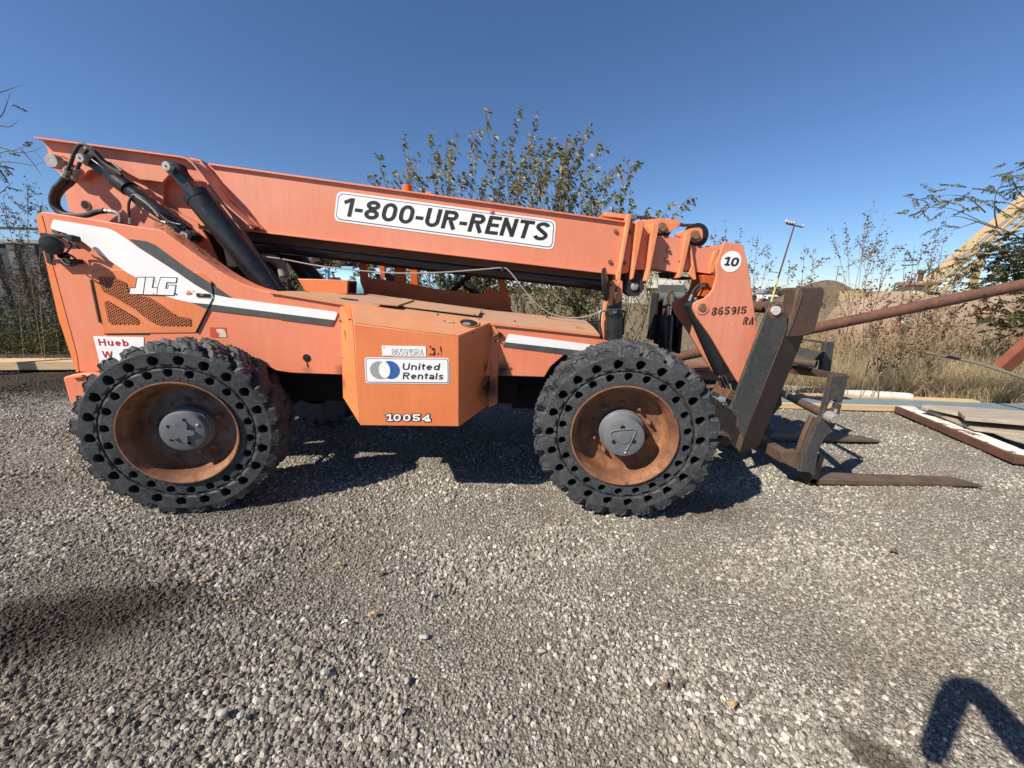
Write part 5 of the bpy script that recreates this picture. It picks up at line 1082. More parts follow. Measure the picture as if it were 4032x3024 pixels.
# rusty pipe over the weeds
pa, pb = W('u', 1425, 779, 5.7), W('u', 2330, 590, 5.15)
pp = empty('rusty_pipe', pa, label='long rusty pipe slanting up to the right over the weeds', category='pipe')
pdir = (pb-pa).normalized()
m = MB(); m.tube([pa, pa.lerp(pb, .3), pa.lerp(pb, .7), pb], .074, 24); m.make('pipe_body', rust_pipe_m, pp)
for x, y in ((1840, 692), (1993, 662), (2106, 641)):
    c = W('u', x, y, 5.3); t = (c-pa).dot(pdir); c = pa+pdir*t
    m = MB(); m.beam(c+Vector((-.02, -.078, .0)), c+Vector((.02, -.078, .008)), .012, .028); m.make('pipe_lug', rust_pipe_m, pp, .002)
m = MB(); m.beam(pb+Vector((-.3, 0, -.08)), Vector((pb.x-.3, pb.y, 0)), .1, .1); m.make('pipe_stand', brown_beam, pp)
m = MB(); m.beam(pa+Vector((.15, 0, -.06)), Vector((pa.x+.15, pa.y, 0)), .12, .12); m.make('pipe_stand', brown_beam, pp)
# steel channels behind the front wheel
g3 = 'steel channels behind the front wheel'
for k, (a, b, z, h, w_, lab) in enumerate((((280, 330), (640, 400), .62, .10, .35, 'rusty steel channel, topmost of the stack behind the front wheel'), ((350, 460), (700, 500), .42, .12, .3, 'rusty steel channel, middle of the stack behind the front wheel'), ((520, 665), (760, 690), .22, .06, .3, 'rusty flat steel bar at the foot of the stack behind the wheel'))):
    p = W('Q', *a, 5.9); q = W('Q', *b, 5.9); q.x += .5; p.x -= .4
    m = MB(); m.prism([p, q, q-Vector((0, 0, h)), p-Vector((0, 0, h))], (0, w_, 0)); m.make('steel_channel', surf('pink_rust', (.28, .13, .085), (.20, .085, .055), 6, .8, bsc=60, bd=.001) if k == 0 else bpy.data.materials['pink_rust'], None, .004, label=lab, category='steel', group=g3)
    if k: pass
m = MB(); 
for k in range(3): p = W('Q', 240, 560+k*10, 5.9); 
m.box((W('Q', 250, 400, 5.95).x-.3, 5.95, 0), (W('Q', 700, 400, 5.95).x+.3, 6.2, .38)); m.make('steel_rack', black_matte, None, .01, label='dark rack carrying the rusty channels behind the front wheel', category='rack')
# slanted steel members at the right edge
p, q = W('P', 1790, 1310, 5.6), W('P', 2300, 850, 5.4)
m = MB(); m.beam(Vector((p.x, p.y, p.z)), q, .12, .12, up=(0, 1, 0)); m.beam(p+Vector((.06, -.03, -.08)), q+Vector((.06, -.03, -.08)), .10, .02, up=(0, 1, 0))
m.make('steel_beam', surf('red_oxide_beam', (.28, .09, .05), (.2, .06, .035), 5, .8, bsc=60, bd=.001), None, .003, label='red brown steel beam slanting out of the weeds at the right edge', category='beam', kind='thing')
m = MB(); m.tube([W('P', 820, 1120, 6.2), W('P', 1500, 1260, 5.6), W('P', 2300, 1520, 5.0)], .022, 10); m.make('grey_pole', surf('grey_pole', (.17, .14, .11), (.12, .10, .08), 6, .8, bd=.001), None, label='grey pole lying slanted over the dry grass', category='pole')
# small rusty frame and pipe stub behind the forks
m = MB(); m.lathe([(0, .048), (0, .06), (.4, .06), (.4, .048), (0, .048)], W('D', 950, 515, 5.3), (-.6, .8, .02), 20); m.make('pipe_stub', dark_rust, None, label='short rusty pipe end lying in the weeds behind the fork guard', category='pipe')
m = MB(); m.beam(W('D', 790, 555, 5.6), W('D', 1120, 590, 5.6), .10, .08); m.make('short_beam', surf('dull_red_beam', (.12, .042, .028), (.08, .03, .02), 5, .8, bd=.001), None, .004, label='short dull red steel beam lying behind the fork guard', category='beam')

# fence at the left
fence = empty('corrugated_fence', (-11, 8.6, 0), label='dark corrugated metal fence behind weeds at the left edge', category='fence')
fm = surf('old_fence_sheet', (.16, .165, .17), (.085, .088, .09), 4, .6, dirt=(.035, .035, .03), dirt_lo=.42, dirt_hi=.62, dsc=2.5, bsc=30, bd=.002)
fdark = surf('fence_recess', (.03, .03, .032), (.05, .05, .05), 4, .7, bd=0)
zt = W('u', 60, 524, 8.6).z
for k in range(15):
    x = -15.2+k*.44
    MB().prism([(x, 8.6, 0), (x+.05, 8.56, 0), (x+.21, 8.56, 0), (x+.26, 8.6, 0)], (0, 0, zt+random.uniform(-.03, .02))).make('sheet_rib', fm, fence)
MB().box((-15.4, 8.605, 0), (-8.7, 8.64, zt-.03)).make('fence_sheet', fdark, fence)
MB().box((-15.4, 8.54, zt-.02), (-8.7, 8.66, zt+.05)).make('top_rail', grey_pt, fence)
m = MB(); zr = W('u', 40, 518, 8.6).z+.12; m.beam((-15.4, 8.62, zr+.18), (-9.9, 8.62, zr+.10), .05, .05); m.make('upper_rail', fdark, fence)
m = MB(); m.beam((-10.9, 8.62, zt), (-10.9, 8.62, zr+.12), .05, .05); m.make('rail_post', fdark, fence)

# light blue machinery behind the hood
bl_m = surf('pale_blue_paint', (.30, .52, .66), (.24, .46, .62), 4, .5, dirt=(.45, .55, .58), dirt_lo=.6, dirt_hi=.8, bd=0)
bm2 = empty('blue_machine', W('L', 700, 500, 9.0)*1.0, label='pale blue machine seen under the boom behind the shrub', category='machine')
def bx(c, x0, y0, x1, y1, Y, d, mat, name, par): return MB().prism([W(c, x0, y0, Y), W(c, x1, y0, Y), W(c, x1, y1, Y), W(c, x0, y1, Y)], (0, d, 0)).make(name, mat, par, .01)
bx('L', 338, 350, 632, 400, 9, .1, bl_m, 'frame_bar', bm2); bx('L', 338, 400, 384, 620, 9.003, .1, bl_m, 'frame_bar', bm2); bx('L', 580, 400, 632, 620, 9.003, .1, bl_m, 'frame_bar', bm2); bx('L', 568, 310, 580, 620, 8.95, .03, bl_m, 'frame_rod', bm2)
m = MB(); a = W('L', 700, 500, 9.3); m.lathe([(0, 0), (0, .40), (.05, .45), (3.2, .45), (3.2, 0)], (a.x-.35, 9.6, a.z-.20), (1, 0, 0), 28); m.make('tank', bl_m, bm2)
bx('L', 842, 305, 1060, 420, 9.4, .5, bl_m, 'tank_cover', bm2)
MB().box((a.x-1.6, 9.3, .0), (a.x+3.0, 9.9, a.z-.5)).make('machine_base', bl_m, bm2, .02)
bx('M', 372, 200, 560, 470, 9.6, .6, bl_m, 'side_box', bm2); bx('M', 700, 250, 1200, 600, 9.8, .5, bl_m, 'side_box', bm2)

# ---------------- vegetation
def leaf_mat(name, cols, trans=.35, rough=.6):
    m, nt, n, b = mat_base(name); g = N(nt, 'ShaderNodeNewGeometry')
    c = ramp(nt, g.outputs['Random Per Island'], [(i/(len(cols)-1), c) for i, c in enumerate(cols)])
    nt.links.new(c, b.inputs['Base Color']); b.inputs['Roughness'].default_value = rough; b.inputs['Specular IOR Level'].default_value = .3
    t = N(nt, 'ShaderNodeBsdfTranslucent'); nt.links.new(c, t.inputs['Color']); mx = N(nt, 'ShaderNodeMixShader'); mx.inputs[0].default_value = trans
    nt.links.new(b.outputs[0], mx.inputs[1]); nt.links.new(t.outputs[0], mx.inputs[2]); nt.links.new(mx.outputs[0], n['Material Output'].inputs['Surface']); return m
leaf_green = leaf_mat('autumn_shrub_leaf', [(.07, .085, .025), (.13, .14, .045), (.20, .19, .065), (.34, .31, .12), (.10, .11, .04), (.40, .34, .15), (.58, .53, .32), (.22, .15, .065), (.16, .16, .055)], .4)
leaf_low = leaf_mat('pale_undergrowth_leaf', [(.12, .12, .045), (.20, .19, .08), (.09, .09, .035), (.30, .27, .10), (.14, .11, .06)])
leaf_dark = leaf_mat('dark_locust_leaf', [(.06, .075, .022), (.09, .10, .035), (.14, .13, .05), (.08, .065, .03), (.20, .18, .06)], .4)
leaf_bright = leaf_mat('yellowing_locust_leaf', [(.07, .09, .02), (.14, .14, .035), (.20, .17, .05), (.10, .07, .03)])
seed_m = leaf_mat('dry_seed_head', [(.12, .085, .06), (.08, .055, .04), (.17, .12, .08), (.10, .08, .055)], .1, .9)
grass_dry = leaf_mat('dry_grass_blade', [(.40, .29, .15), (.52, .40, .22), (.28, .20, .11), (.62, .50, .30), (.20, .15, .08)], .2, .8)
grass_blond = leaf_mat('blond_grass_blade', [(.52, .40, .22), (.66, .53, .31), (.36, .27, .15), (.74, .62, .40), (.26, .20, .10)], .25, .8)
grass_green = leaf_mat('green_weed_blade', [(.06, .075, .025), (.10, .11, .04), (.14, .13, .06), (.05, .055, .02)], .25, .8)
bark = surf('thin_bark', (.16, .13, .10), (.10, .08, .06), 20, .9, bd=0)
bark_red = surf('dry_weed_stem', (.21, .135, .08), (.30, .21, .12), 12, .85, bd=0)
twig_m = surf('pale_twig', (.25, .20, .14), (.16, .125, .09), 20, .9, bd=0)
def leaves(name, P, D, Ls, Wd, mat, parent, curl=.25, **k):
    """P base points, D directions, folded and drooping five-point leaves"""
    P = np.asarray(P); D = np.asarray(D); D = D/np.linalg.norm(D, axis=1, keepdims=True); n = len(P)
    R = rng.normal(size=(n, 3)); S_ = np.cross(D, R); S_ /= np.linalg.norm(S_, axis=1, keepdims=True)+1e-9; U_ = np.cross(S_, D)
    Ls = np.asarray(Ls)[:, None]; Wd = np.asarray(Wd)[:, None]
    mid = P+D*Ls*.45; V = np.stack([P, mid+S_*Wd*.5+U_*Wd*.22, mid-U_*Wd*.05+np.array([0, 0, 0]), mid-S_*Wd*.5+U_*Wd*.22, P+D*Ls+np.array([0, 0, -1])*Ls*curl], 1).reshape(-1, 3)
    b = np.arange(n)[:, None]*5
    Fa = np.concatenate([b+[0, 2, 1], b+[0, 3, 2], b+[1, 2, 4], b+[2, 3, 4]], 0)
    return link(name, np_mesh(name, V, Fa), parent, mat, **k)
def rnd(s=1.0): return Vector(rng.normal(size=3)*s)
def shrub(name, label, base, tips, Yt, leaf, dens=1.0, lsz=.10, stemr=.011, group=None, wind=(.75, 0, -.30), t_lo=.35, twn=9, mat_st=None, twl=(.25, .75)):
    g = empty(name, base, label=label, category='shrub'); 
    if group: g['group'] = group
    LP, LD, LL = [], [], []; tm = MB()
    for tp in tips:
        b0 = Vector(base)+Vector((rng.normal()*.35, rng.normal()*.3, 0)); b0.z = 0
        tp = Vector(tp); m1 = b0.lerp(tp, .35)+Vector((rng.normal()*.12, rng.normal()*.15, .15)); b0.x -= .45 if tp.z > 2.4 else 0; m2 = b0.lerp(tp, .72)+Vector((-.14+rng.normal()*.09, rng.normal()*.1, .12))
        path = smooth_path([b0, m1, m2, tp], 8); n = len(path)
        MB().tube(path, [stemr*(1-.82*i/(n-1)) for i in range(n)], 5, cap=False).make('stem', mat_st or bark, g)
        def put(p, d, s=1.0):
            dd_ = Vector(d)*.45+Vector(wind)+rnd(.45); LP.append(p); LD.append(dd_); LL.append(lsz*s*rng.uniform(.6, 1.15))
        for k in range(int(twn*dens)):
            t = rng.uniform(t_lo, .97); i = int(t*(n-1)); p = path[i]; d = (path[min(i+1, n-1)]-path[max(i-1, 0)]).normalized()
            ang = Vector((rng.normal()*.8+.15, rng.normal()*.8, .5+rng.uniform(0, .6))); L_tw = rng.uniform(*twl)*(1.15-t*.6)
            q = p+(d*.8+ang).normalized()*L_tw; mm = p.lerp(q, .5)+rnd(.02)
            tm.tube([p, mm, q], [.0045, .0035, .002], 3, cap=False)
            for j in range(int(L_tw/.055)):
                s = rng.uniform(.15, 1.0); put(p.lerp(q, s)+rnd(.008), q-p)
        for j in range(int(10*dens)):
            t = rng.uniform(.78, 1.0); i = min(int(t*(n-1)), n-1); put(path[i]+rnd(.008), Vector((.2, 0, .2)), 1.05)
        for j in range(4): put(path[-1]+rnd(.015), Vector((.3, 0, .1)), 1.1)
    tm.make('twigs', mat_st or bark, g, kind='stuff')
    leaves('foliage', [tuple(p) for p in LP], [tuple(d) for d in LD], LL, np.array(LL)*.48, leaf, g, kind='stuff')
    return g
U = lambda x, y, Y: W('u', x, y, Y)
shrub('leafy_shrub', 'leafy shrub rising behind the boom decal, left of the tallest shoots', (-.55, 7.2, 0), [U(x, y, 7.1+rng.normal()*.2) for x, y in ((815, 335), (793, 376), (866, 300), (848, 372), (925, 290), (905, 335), (880, 350), (945, 345), (860, 390), (900, 380))], 7, leaf_green, 1.1, lsz=.092, twn=14, twl=(.15, .5), t_lo=.45)
shrub('leafy_shrub', 'tallest leafy shrub behind the middle of the boom', (.55, 7.3, 0), [U(x, y, 7.2+rng.normal()*.25) for x, y in ((1046, 236), (1036, 282), (985, 290), (968, 312), (1118, 248), (1152, 266), (1085, 310), (1012, 330), (1060, 335), (1100, 350), (940, 330), (1000, 375), (1040, 390), (1080, 395), (1140, 315), (1170, 330), (1130, 350), (1195, 335), (1160, 300), (960, 370), (910, 395))], 7, leaf_green, 1.1, lsz=.092, twn=15, twl=(.2, .55), t_lo=.5)
shrub('leafy_shrub', 'dense leafy shrub behind the end of the boom, leaning right', (1.5, 7.2, 0), [U(x, y, 7.0+rng.normal()*.25) for x, y in ((1268, 282), (1245, 300), (1205, 318), (1182, 345), (1292, 318), (1342, 345), (1374, 350), (1305, 392), (1250, 350), (1222, 372), (1275, 360), (1165, 385), (1320, 420), (1290, 440), (1240, 420), (1200, 400), (1225, 305), (1185, 310), (1350, 400), (1330, 370), (1150, 345), (1215, 340), (1360, 430))], 7, leaf_green, 1.15, lsz=.092, twn=18, twl=(.2, .6), t_lo=.45)
shrub('leafy_shrub', 'low leafy shrub reaching up right of the boom end chain', (2.3, 7.2, 0), [U(x, y, 7.0+rng.normal()*.25) for x, y in ((1482, 432), (1448, 442), (1496, 430), (1395, 452), (1360, 455), (1420, 455), (1340, 440))], 7, leaf_green, .7, twn=8, twl=(.12, .35), t_lo=.5)
shrub('leafy_undergrowth', 'pale leafy undergrowth seen through the cab windows', (-.9, 7.6, 0), [U(x, y, 7.4+rng.normal()*.4) for x, y in zip(rng.uniform(770, 1130, 26), rng.uniform(520, 610, 26))], 7, leaf_low, 1.0, lsz=.11, t_lo=.1, twn=18, mat_st=twig_m, twl=(.3, .8))
shrub('leafy_undergrowth', 'pale twiggy undergrowth between the cab and the stabiliser', (1.2, 6.9, 0), [U(x, y, 6.9+rng.normal()*.35) for x, y in zip(rng.uniform(1120, 1340, 26), rng.uniform(530, 640, 26))], 7, leaf_low, .8, lsz=.085, t_lo=.05, twn=18, mat_st=twig_m, twl=(.3, .8))
shrub('leafy_undergrowth', 'sparse twiggy undergrowth between the two stabilisers', (2.0, 6.6, 0), [U(x, y, 6.6+rng.normal()*.3) for x, y in zip(rng.uniform(1350, 1500, 12), rng.uniform(560, 680, 12))], 7, leaf_low, .35, lsz=.06, t_lo=.05, twn=26, mat_st=twig_m, twl=(.3, .8))
shrub('leafy_undergrowth', 'leafy undergrowth around the pale blue machine', (-3.2, 8.0, 0), [U(x, y, 7.9+rng.normal()*.3) for x, y in zip(rng.uniform(620, 820, 9), rng.uniform(545, 605, 9))], 7, leaf_low, .5, lsz=.11, t_lo=.4, twn=9, mat_st=twig_m, twl=(.2, .6))

def weed(tips, Yt, base, label, group, n_br=9, bits=1.0):
    g = empty('dry_weed', base, label=label, category='weed', group=group); m = MB(); bp_, bd_, bl2 = [], [], []
    for tp in tips:
        b0 = Vector(base)+Vector((rng.normal()*.1, rng.normal()*.1, 0)); b0.z = 0; tp = Vector(tp)
        path = smooth_path([b0, b0.lerp(tp, .5)+Vector((rng.normal()*.06, 0, .08)), tp], 7); n = len(path)
        m.tube(path, [.0065*(1-.7*i/(n-1)) for i in range(n)], 4, cap=False)
        L = (tp-b0).length
        for k in range(n_br):
            t = rng.uniform(.3, .93); i = int(t*(n-1)); p = path[i]; sgn = 1 if rng.random() < .6 else -1
            q = p+Vector((sgn*rng.uniform(.15, .55)+.08, rng.normal()*.2, rng.uniform(.3, .75)))*L*.34*(1.2-t)
            m.tube([p, p.lerp(q, .5)+rnd(.015), q], [.0045, .0035, .002], 3, cap=False)
            for j in range(int(13*bits)):
                s = rng.uniform(.25, 1.05); bp_.append(p.lerp(q, s)+rnd(.018)); bd_.append(Vector((.3, 0, .4))+rnd(.8)); bl2.append(rng.uniform(.02, .055))
        for j in range(int(26*bits)): s = rng.uniform(.72, 1.01); i = min(int(s*(n-1)), n-1); bp_.append(path[i]+rnd(.025)); bd_.append(Vector((.3, 0, .3))+rnd(.8)); bl2.append(rng.uniform(.02, .05))
    m.make('stems', bark_red, g, kind='stuff')
    leaves('seed_heads', [tuple(p) for p in bp_], [tuple(d) for d in bd_], bl2, np.array(bl2)*.6, seed_m, g, kind='stuff')
gw = 'tall dry weeds at the right'
for tips, bx_, lab in (
    (((1568, 479), (1543, 492), (1600, 494)), 1560, 'tall dry weed showing just right of the boom nose, left of the number plate 10'),
    (((1638, 500), (1665, 522), (1622, 540)), 1625, 'tall dry weed between the boom head and the light mast'),
    (((1738, 526), (1758, 529), (1707, 560)), 1735, 'tall dry weed standing left of the gravel mound behind the coupler top'),
    (((1827, 482), (1796, 491)), 1850, 'forked dry weed with bare lower stems over the gravel mound'),
    (((1888, 440), (1909, 468), (1870, 470)), 1835, 'tallest dry weed, right of the gravel mound, leaning right'),
    (((1918, 488), (1939, 521), (1880, 520)), 1850, 'dry weed leaning right just below the tallest weed'),
    (((1997, 514), (1975, 530), (1955, 545)), 1940, 'bushy dry weed left of the pink tank hatch'),
    (((2043, 491), (2025, 505), (2015, 530)), 1975, 'dense dry weed standing over the pink tank hatch'),
    (((2117, 505), (2090, 520), (2075, 540)), 2010, 'dry weed crossing the slanting conveyor at the right')):
    Yv = rng.uniform(6.4, 7.4); base = Gz('u', bx_, 850, 0)*1.0; base = Vector((W('u', bx_, 760, Yv).x, Yv, 0))
    weed([U(x, y, Yv) for x, y in tips], Yv, base, lab, gw)
for k, x_ in enumerate((1905, 1960, 2020)):
    Yv = 6.0+.2*k; weed([U(x_+10, 640, Yv), U(x_+45, 655, Yv), U(x_-20, 665, Yv)], Yv, Vector((W('u', x_-15, 760, Yv).x, Yv, 0)), ('low dry weed in front of the red EMPTY sign', 'low dry weed in front of the middle of the pink tank', 'low dry weed in front of the right part of the pink tank')[k], gw, 14, .9)
for k, (x_, y_) in enumerate(((70, 385), (20, 430), (100, 480))):
    Yv = 7.6+.15*k; weed([U(x_-12, y_, Yv), U(x_+22, y_+45, Yv)], Yv, Vector((W('u', x_+28, 760, Yv).x, Yv, 0)), ('tallest dry weed before the fence', 'dry weed at the very left edge before the fence', 'dry weed against the rear of the orange hood')[k], 'dry weeds before the fence', 22, 1.3)
# leafy ground cover along the fence
def cover(name, label, n, fx, leaf, lz, stems=0, cat='ground cover', kind='stuff'):
    P_, D_, L2 = [], [], []
    for k in range(n):
        p, d, l = fx(); P_.append(tuple(p)); D_.append(tuple(d)); L2.append(l*lz)
    o = leaves(name, P_, D_, L2, np.array(L2)*.4, leaf, None, label=label, category=cat, kind=kind); return o
def f_fence():
    z = abs(rng.normal())*.55; return Vector((rng.uniform(-13.5, -8.2), 8.1+rng.normal()*.25, z)), rnd(1)+Vector((.2, 0, .3)), rng.uniform(.5, 1.2)
cover('weed_cover', 'green and brown weeds growing along the foot of the fence', 17000, f_fence, grass_green, .075)
def f_vine():
    x = rng.uniform(-13.5, -8.8); z = rng.uniform(.3, 2.5); z = z*(1-.3*rng.random()); return Vector((x, 8.35+rng.normal()*.1, z)), rnd(1)+Vector((.3, 0, -.3)), rng.uniform(.4, 1.1)
cover('dead_vines', 'dry brown vines hanging over the corrugated fence', 4500, f_vine, seed_m, .075)
# dirt bank with dead brush behind the hood
bx0, bx1 = -9.5, -2.6
n1, n2 = 80, 36; XX, ZZ = np.meshgrid(np.linspace(bx0, bx1, n1), np.linspace(0, 1, n2)); hp = 3.3*np.clip(np.minimum((XX-bx0)/.8, (bx1-XX)/1.6), 0, 1)**.6
zz = ZZ*hp; yy2 = 11.6+1.6*ZZ+.25*np.sin(XX*3+ZZ*7)+.15*np.sin(XX*8-ZZ*11)
vb = np.stack([XX, yy2, zz], -1).reshape(-1, 3); ii = (np.arange(n2-1)[:, None]*n1+np.arange(n1-1)[None]).ravel(); fb_ = np.stack([ii, ii+1, ii+1+n1, ii+n1], -1)
bk_m = surf('dark_brush_soil', (.075, .055, .038), (.045, .034, .024), 9, 1, dirt=(.14, .11, .075), dirt_lo=.5, dirt_hi=.6, dsc=14, bsc=18, bd=.06, bst=1)
link('dirt_bank', np_mesh('dirt_bank', vb, fb_), None, bk_m, True, kind='structure')
def f_bank():
    x = rng.uniform(bx0+.3, bx1-.2); t = rng.uniform(0, 1); return Vector((x, 11.4+1.6*t+rng.normal()*.15, 3.3*t*min(1, (bx1-x)/1.6)**.6)), rnd(1), rng.uniform(.4, 1)
cover('dead_brush', 'dark dead brush covering the dirt bank behind the hood', 7000, f_bank, leaf_mat('dead_brush_leaf', [(.10, .075, .05), (.06, .045, .03), (.18, .14, .10), (.13, .10, .06), (.08, .06, .035)], .1, .9), .13)
# dry grass
def grass(name, label, n, f, mat, hgt, wdt=.004, seg=3):
    B_, Dn, Hh = [], [], []
    V = []; Fa = []; c = 0
    P0 = np.array([f() for _ in range(n)])        # x, y, lean_x, lean_y, h
    for s in range(1):
        x, y, lx, ly, h = P0.T; a = rng.uniform(0, 2*pi, n); wx = np.cos(a)*wdt; wy = np.sin(a)*wdt*.5
        rows = []
        for t in np.linspace(0, 1, seg+1):
            px = x+lx*h*t**1.6; py = y+ly*h*t**1.6; pz = h*(t-.42*np.clip(np.hypot(lx, ly), 0, 1.6)*t*t)-.01; k = (1-.75*t)
            rows.append(np.stack([px-wx*k, py-wy*k, pz], -1)); rows.append(np.stack([px+wx*k, py+wy*k, pz], -1))
        V = np.stack(rows, 1).reshape(-1, 3); b = np.arange(n)[:, None]*(2*(seg+1))
        Fa = np.concatenate([b+[2*i, 2*i+1, 2*i+3, 2*i+2] for i in range(seg)], 0)
    return link(name, np_mesh(name, V, Fa), None, mat, label=label, category='grass', kind='stuff')
def g_right():
    x = rng.uniform(3.0, 11.5); y = 6.12-.05*(x-3)+abs(rng.normal())*.8+rng.uniform(0, .5); h = rng.uniform(.25, .85)*(1.0 if y > 6.3 else .75); return x, y, -.5+rng.normal()*.55, -.12+rng.normal()*.35, h
grass('dry_grass', 'pale dry grass bent over behind the boards at the right', 34000, g_right, grass_blond, .6, .0040)
def g_mid():
    return rng.uniform(-1.5, 5.5), rng.uniform(5.9, 9.5), rng.normal()*.5, rng.normal()*.5, rng.uniform(.12, .45)
grass('dry_grass', 'short dry grass growing on the dirt behind the machine', 13000, g_mid, grass_dry, .4, .005)
def g_far():
    y = rng.uniform(7.5, 17); return rng.uniform(.9, 1.5)*y*rng.choice([1, 1, .6]), y, rng.normal()*.4-.2, rng.normal()*.4, rng.uniform(.3, .9)
def f_brush():
    y = rng.uniform(7.6, 9.8); x = rng.uniform(.62, 1.5)*y; z = abs(rng.normal())*.42*(1+.35*math.sin(x*2.3)+.25*math.sin(x*5.1)); return Vector((x, y, min(z, 2.0))), rnd(1)+Vector((.3, 0, .5)), rng.uniform(.4, 1.2)
cover('brush', 'tangled tan brown dry brush in front of the pink tank', 11000, f_brush, leaf_mat('dry_brush_leaf', [(.25, .19, .10), (.13, .105, .055), (.36, .28, .15), (.11, .105, .045), (.46, .37, .21), (.17, .135, .07)], .2, .9), .085)
tmb = MB()
for k in range(420):
    y = rng.uniform(7.4, 9.6); x = rng.uniform(.62, 1.5)*y; h = rng.uniform(.4, 1.5); p = Vector((x, y, 0)); q = p+Vector((rng.normal()*.35+.15, rng.normal()*.2, h)); mm = p.lerp(q, .5)+rnd(.06)
    tmb.tube([p, mm, q], [.007, .005, .0025], 3, cap=False)
    for j in range(3): a = mm.lerp(q, rng.uniform(0, .9)); tmb.tube([a, a+Vector((rng.normal()*.2+.05, rng.normal()*.1, rng.uniform(.1, .4)))], [.0035, .0015], 3, cap=False)
tmb.make('brush_twigs', bark_red, None, kind='stuff', label='thin bare brown stems tangled in front of the pink tank', category='brush')
grass('dry_grass', 'taller dry grass field around the pink tank', 11000, g_far, grass_dry, .6, .008)
def g_green():
    y = rng.uniform(6.5, 8.0); return rng.uniform(5.0, 11), y, rng.normal()*.6, rng.normal()*.5, rng.uniform(.15, .5)
grass('green_grass', 'green weeds mixed into the dry grass near the slanting beam', 2600, g_green, grass_green, .4, .008)

# locust tree at the right edge
def locust(label, trunk, limbs, clusters, leaf, lz=.05, nper=60):
    g = empty('locust_tree', trunk, label=label, category='tree'); m = MB(); m.tube([Vector(trunk), Vector(trunk)+Vector((-.1, 0, 1.6)), Vector(trunk)+Vector((0, .1, 3.4))], [.10, .075, .04], 8); m.make('trunk', bark, g)
    LP, LD, LL = [], [], []
    for pts in limbs:
        path = smooth_path(pts, 6); n = len(path); MB().tube(path, [max(.010*(1-.85*i/(n-1)), .002) for i in range(n)], 5, cap=False).make('limb', bark, g)
    tm = MB()
    for (c, rad, nn) in clusters:
        for k in range(max(1, int(nn*.72))):
            o = Vector(c)+Vector((rng.normal()*rad, rng.normal()*rad*.8, rng.normal()*rad*.6)); d = Vector((rng.normal(), rng.normal()*.6, -.15+rng.normal()*.3)).normalized()
            L = rng.uniform(.14, .30); e = o+d*L+Vector((0, 0, -.04)); tm.tube([o, e], [.003, .0015], 3, cap=False); s = d.cross(Vector((0, 0, 1))).normalized()
            for j in range(8):
                t = (j+1)/8.5
                for sg in (1, -1): LP.append(o.lerp(e, t)); LD.append(s*sg+d*.4+Vector((0, 0, -.25))+rnd(.15)); LL.append(lz*rng.uniform(.7, 1.1))
    tm.make('twigs', bark, g, kind='stuff')
    leaves('foliage', [tuple(p) for p in LP], [tuple(d) for d in LD], LL, np.array(LL)*.5, leaf, g, kind='stuff'); return g
I_ = lambda x, y, Y=6.3: W('I', x, y, Y)
lim = [[I_(2350, 900, 6.8), I_(2100, 760), I_(1960, 700), I_(1800, 640), I_(1650, 570), I_(1500, 520), I_(1320, 515), I_(1180, 525)], [I_(1320, 515), I_(1290, 460), I_(1180, 430), I_(1080, 405)], [I_(1960, 700), I_(1935, 560), I_(1945, 400), I_(2030, 260), I_(2150, 130)],
       [I_(1800, 640), I_(1650, 690), I_(1510, 735)], [I_(1950, 710), I_(1750, 640), I_(1600, 600), I_(1450, 610)], [I_(1850, 560), I_(1700, 430), I_(1560, 400), I_(1350, 400)], [I_(2209, 420), I_(2150, 360), I_(2100, 270)], [I_(2300, 700), I_(2209, 560), I_(2050, 470), I_(1900, 480), I_(1760, 500)],
       [I_(2350, 1000, 6.8), I_(2100, 900), I_(1900, 830), I_(1600, 980), I_(1300, 1050)]]
cl = [(I_(x, y), r, n) for x, y, r, n in ((1140, 430, .09, 4), (1330, 400, .10, 5), (1420, 400, .08, 4), (1120, 560, .08, 3), (1280, 570, .10, 4), (1440, 470, .09, 5), (1590, 460, .08, 3), (1660, 370, .10, 5), (1790, 380, .12, 5), (1480, 600, .08, 3), (1930, 330, .08, 3), (1980, 260, .08, 3), (2110, 230, .12, 6), (2050, 130, .12, 5), (2150, 160, .15, 8), (2080, 390, .1, 4), (1990, 430, .1, 4), (2180, 480, .12, 6), (1440, 720, .08, 3), (1760, 470, .12, 5), (1880, 470, .12, 6), (1300, 1060, .12, 7), (1450, 1080, .1, 6), (2150, 300, .12, 6))]
T1 = locust('sparse locust tree with arching thin branches at the right edge', (W('u', 2300, 700, 6.6).x, 6.7, 0), lim, cl, leaf_bright)
cl2 = [(W('I', x, y, 6.9), r, n) for x, y, r, n in ((1980, 900, .22, 26), (2120, 860, .25, 34), (2200, 760, .2, 26), (1850, 1000, .16, 14), (2050, 1020, .24, 34), (2180, 1050, .25, 40), (1900, 1130, .18, 18), (2100, 1170, .22, 30), (2230, 1190, .25, 34), (2200, 930, .22, 30), (2330, 900, .4, 60), (2330, 1200, .4, 60), (2020, 1400, .25, 34), (2180, 1420, .25, 44), (1850, 1420, .15, 10), (2250, 1560, .25, 40), (2080, 1560, .14, 14), (2200, 1700, .2, 26), (1990, 1240, .2, 20))]
locust('dense dark locust tree filling the right edge below the conveyor', (W('u', 2330, 700, 7.0).x, 7.1, 0), [[W('I', 2300, 1500, 7), W('I', 2150, 1200, 7), W('I', 2000, 1000, 7), W('I', 1880, 960, 7)], [W('I', 2300, 1700, 7), W('I', 2150, 1500, 7), W('I', 2000, 1400, 7)]], cl2, leaf_dark, lz=.062)
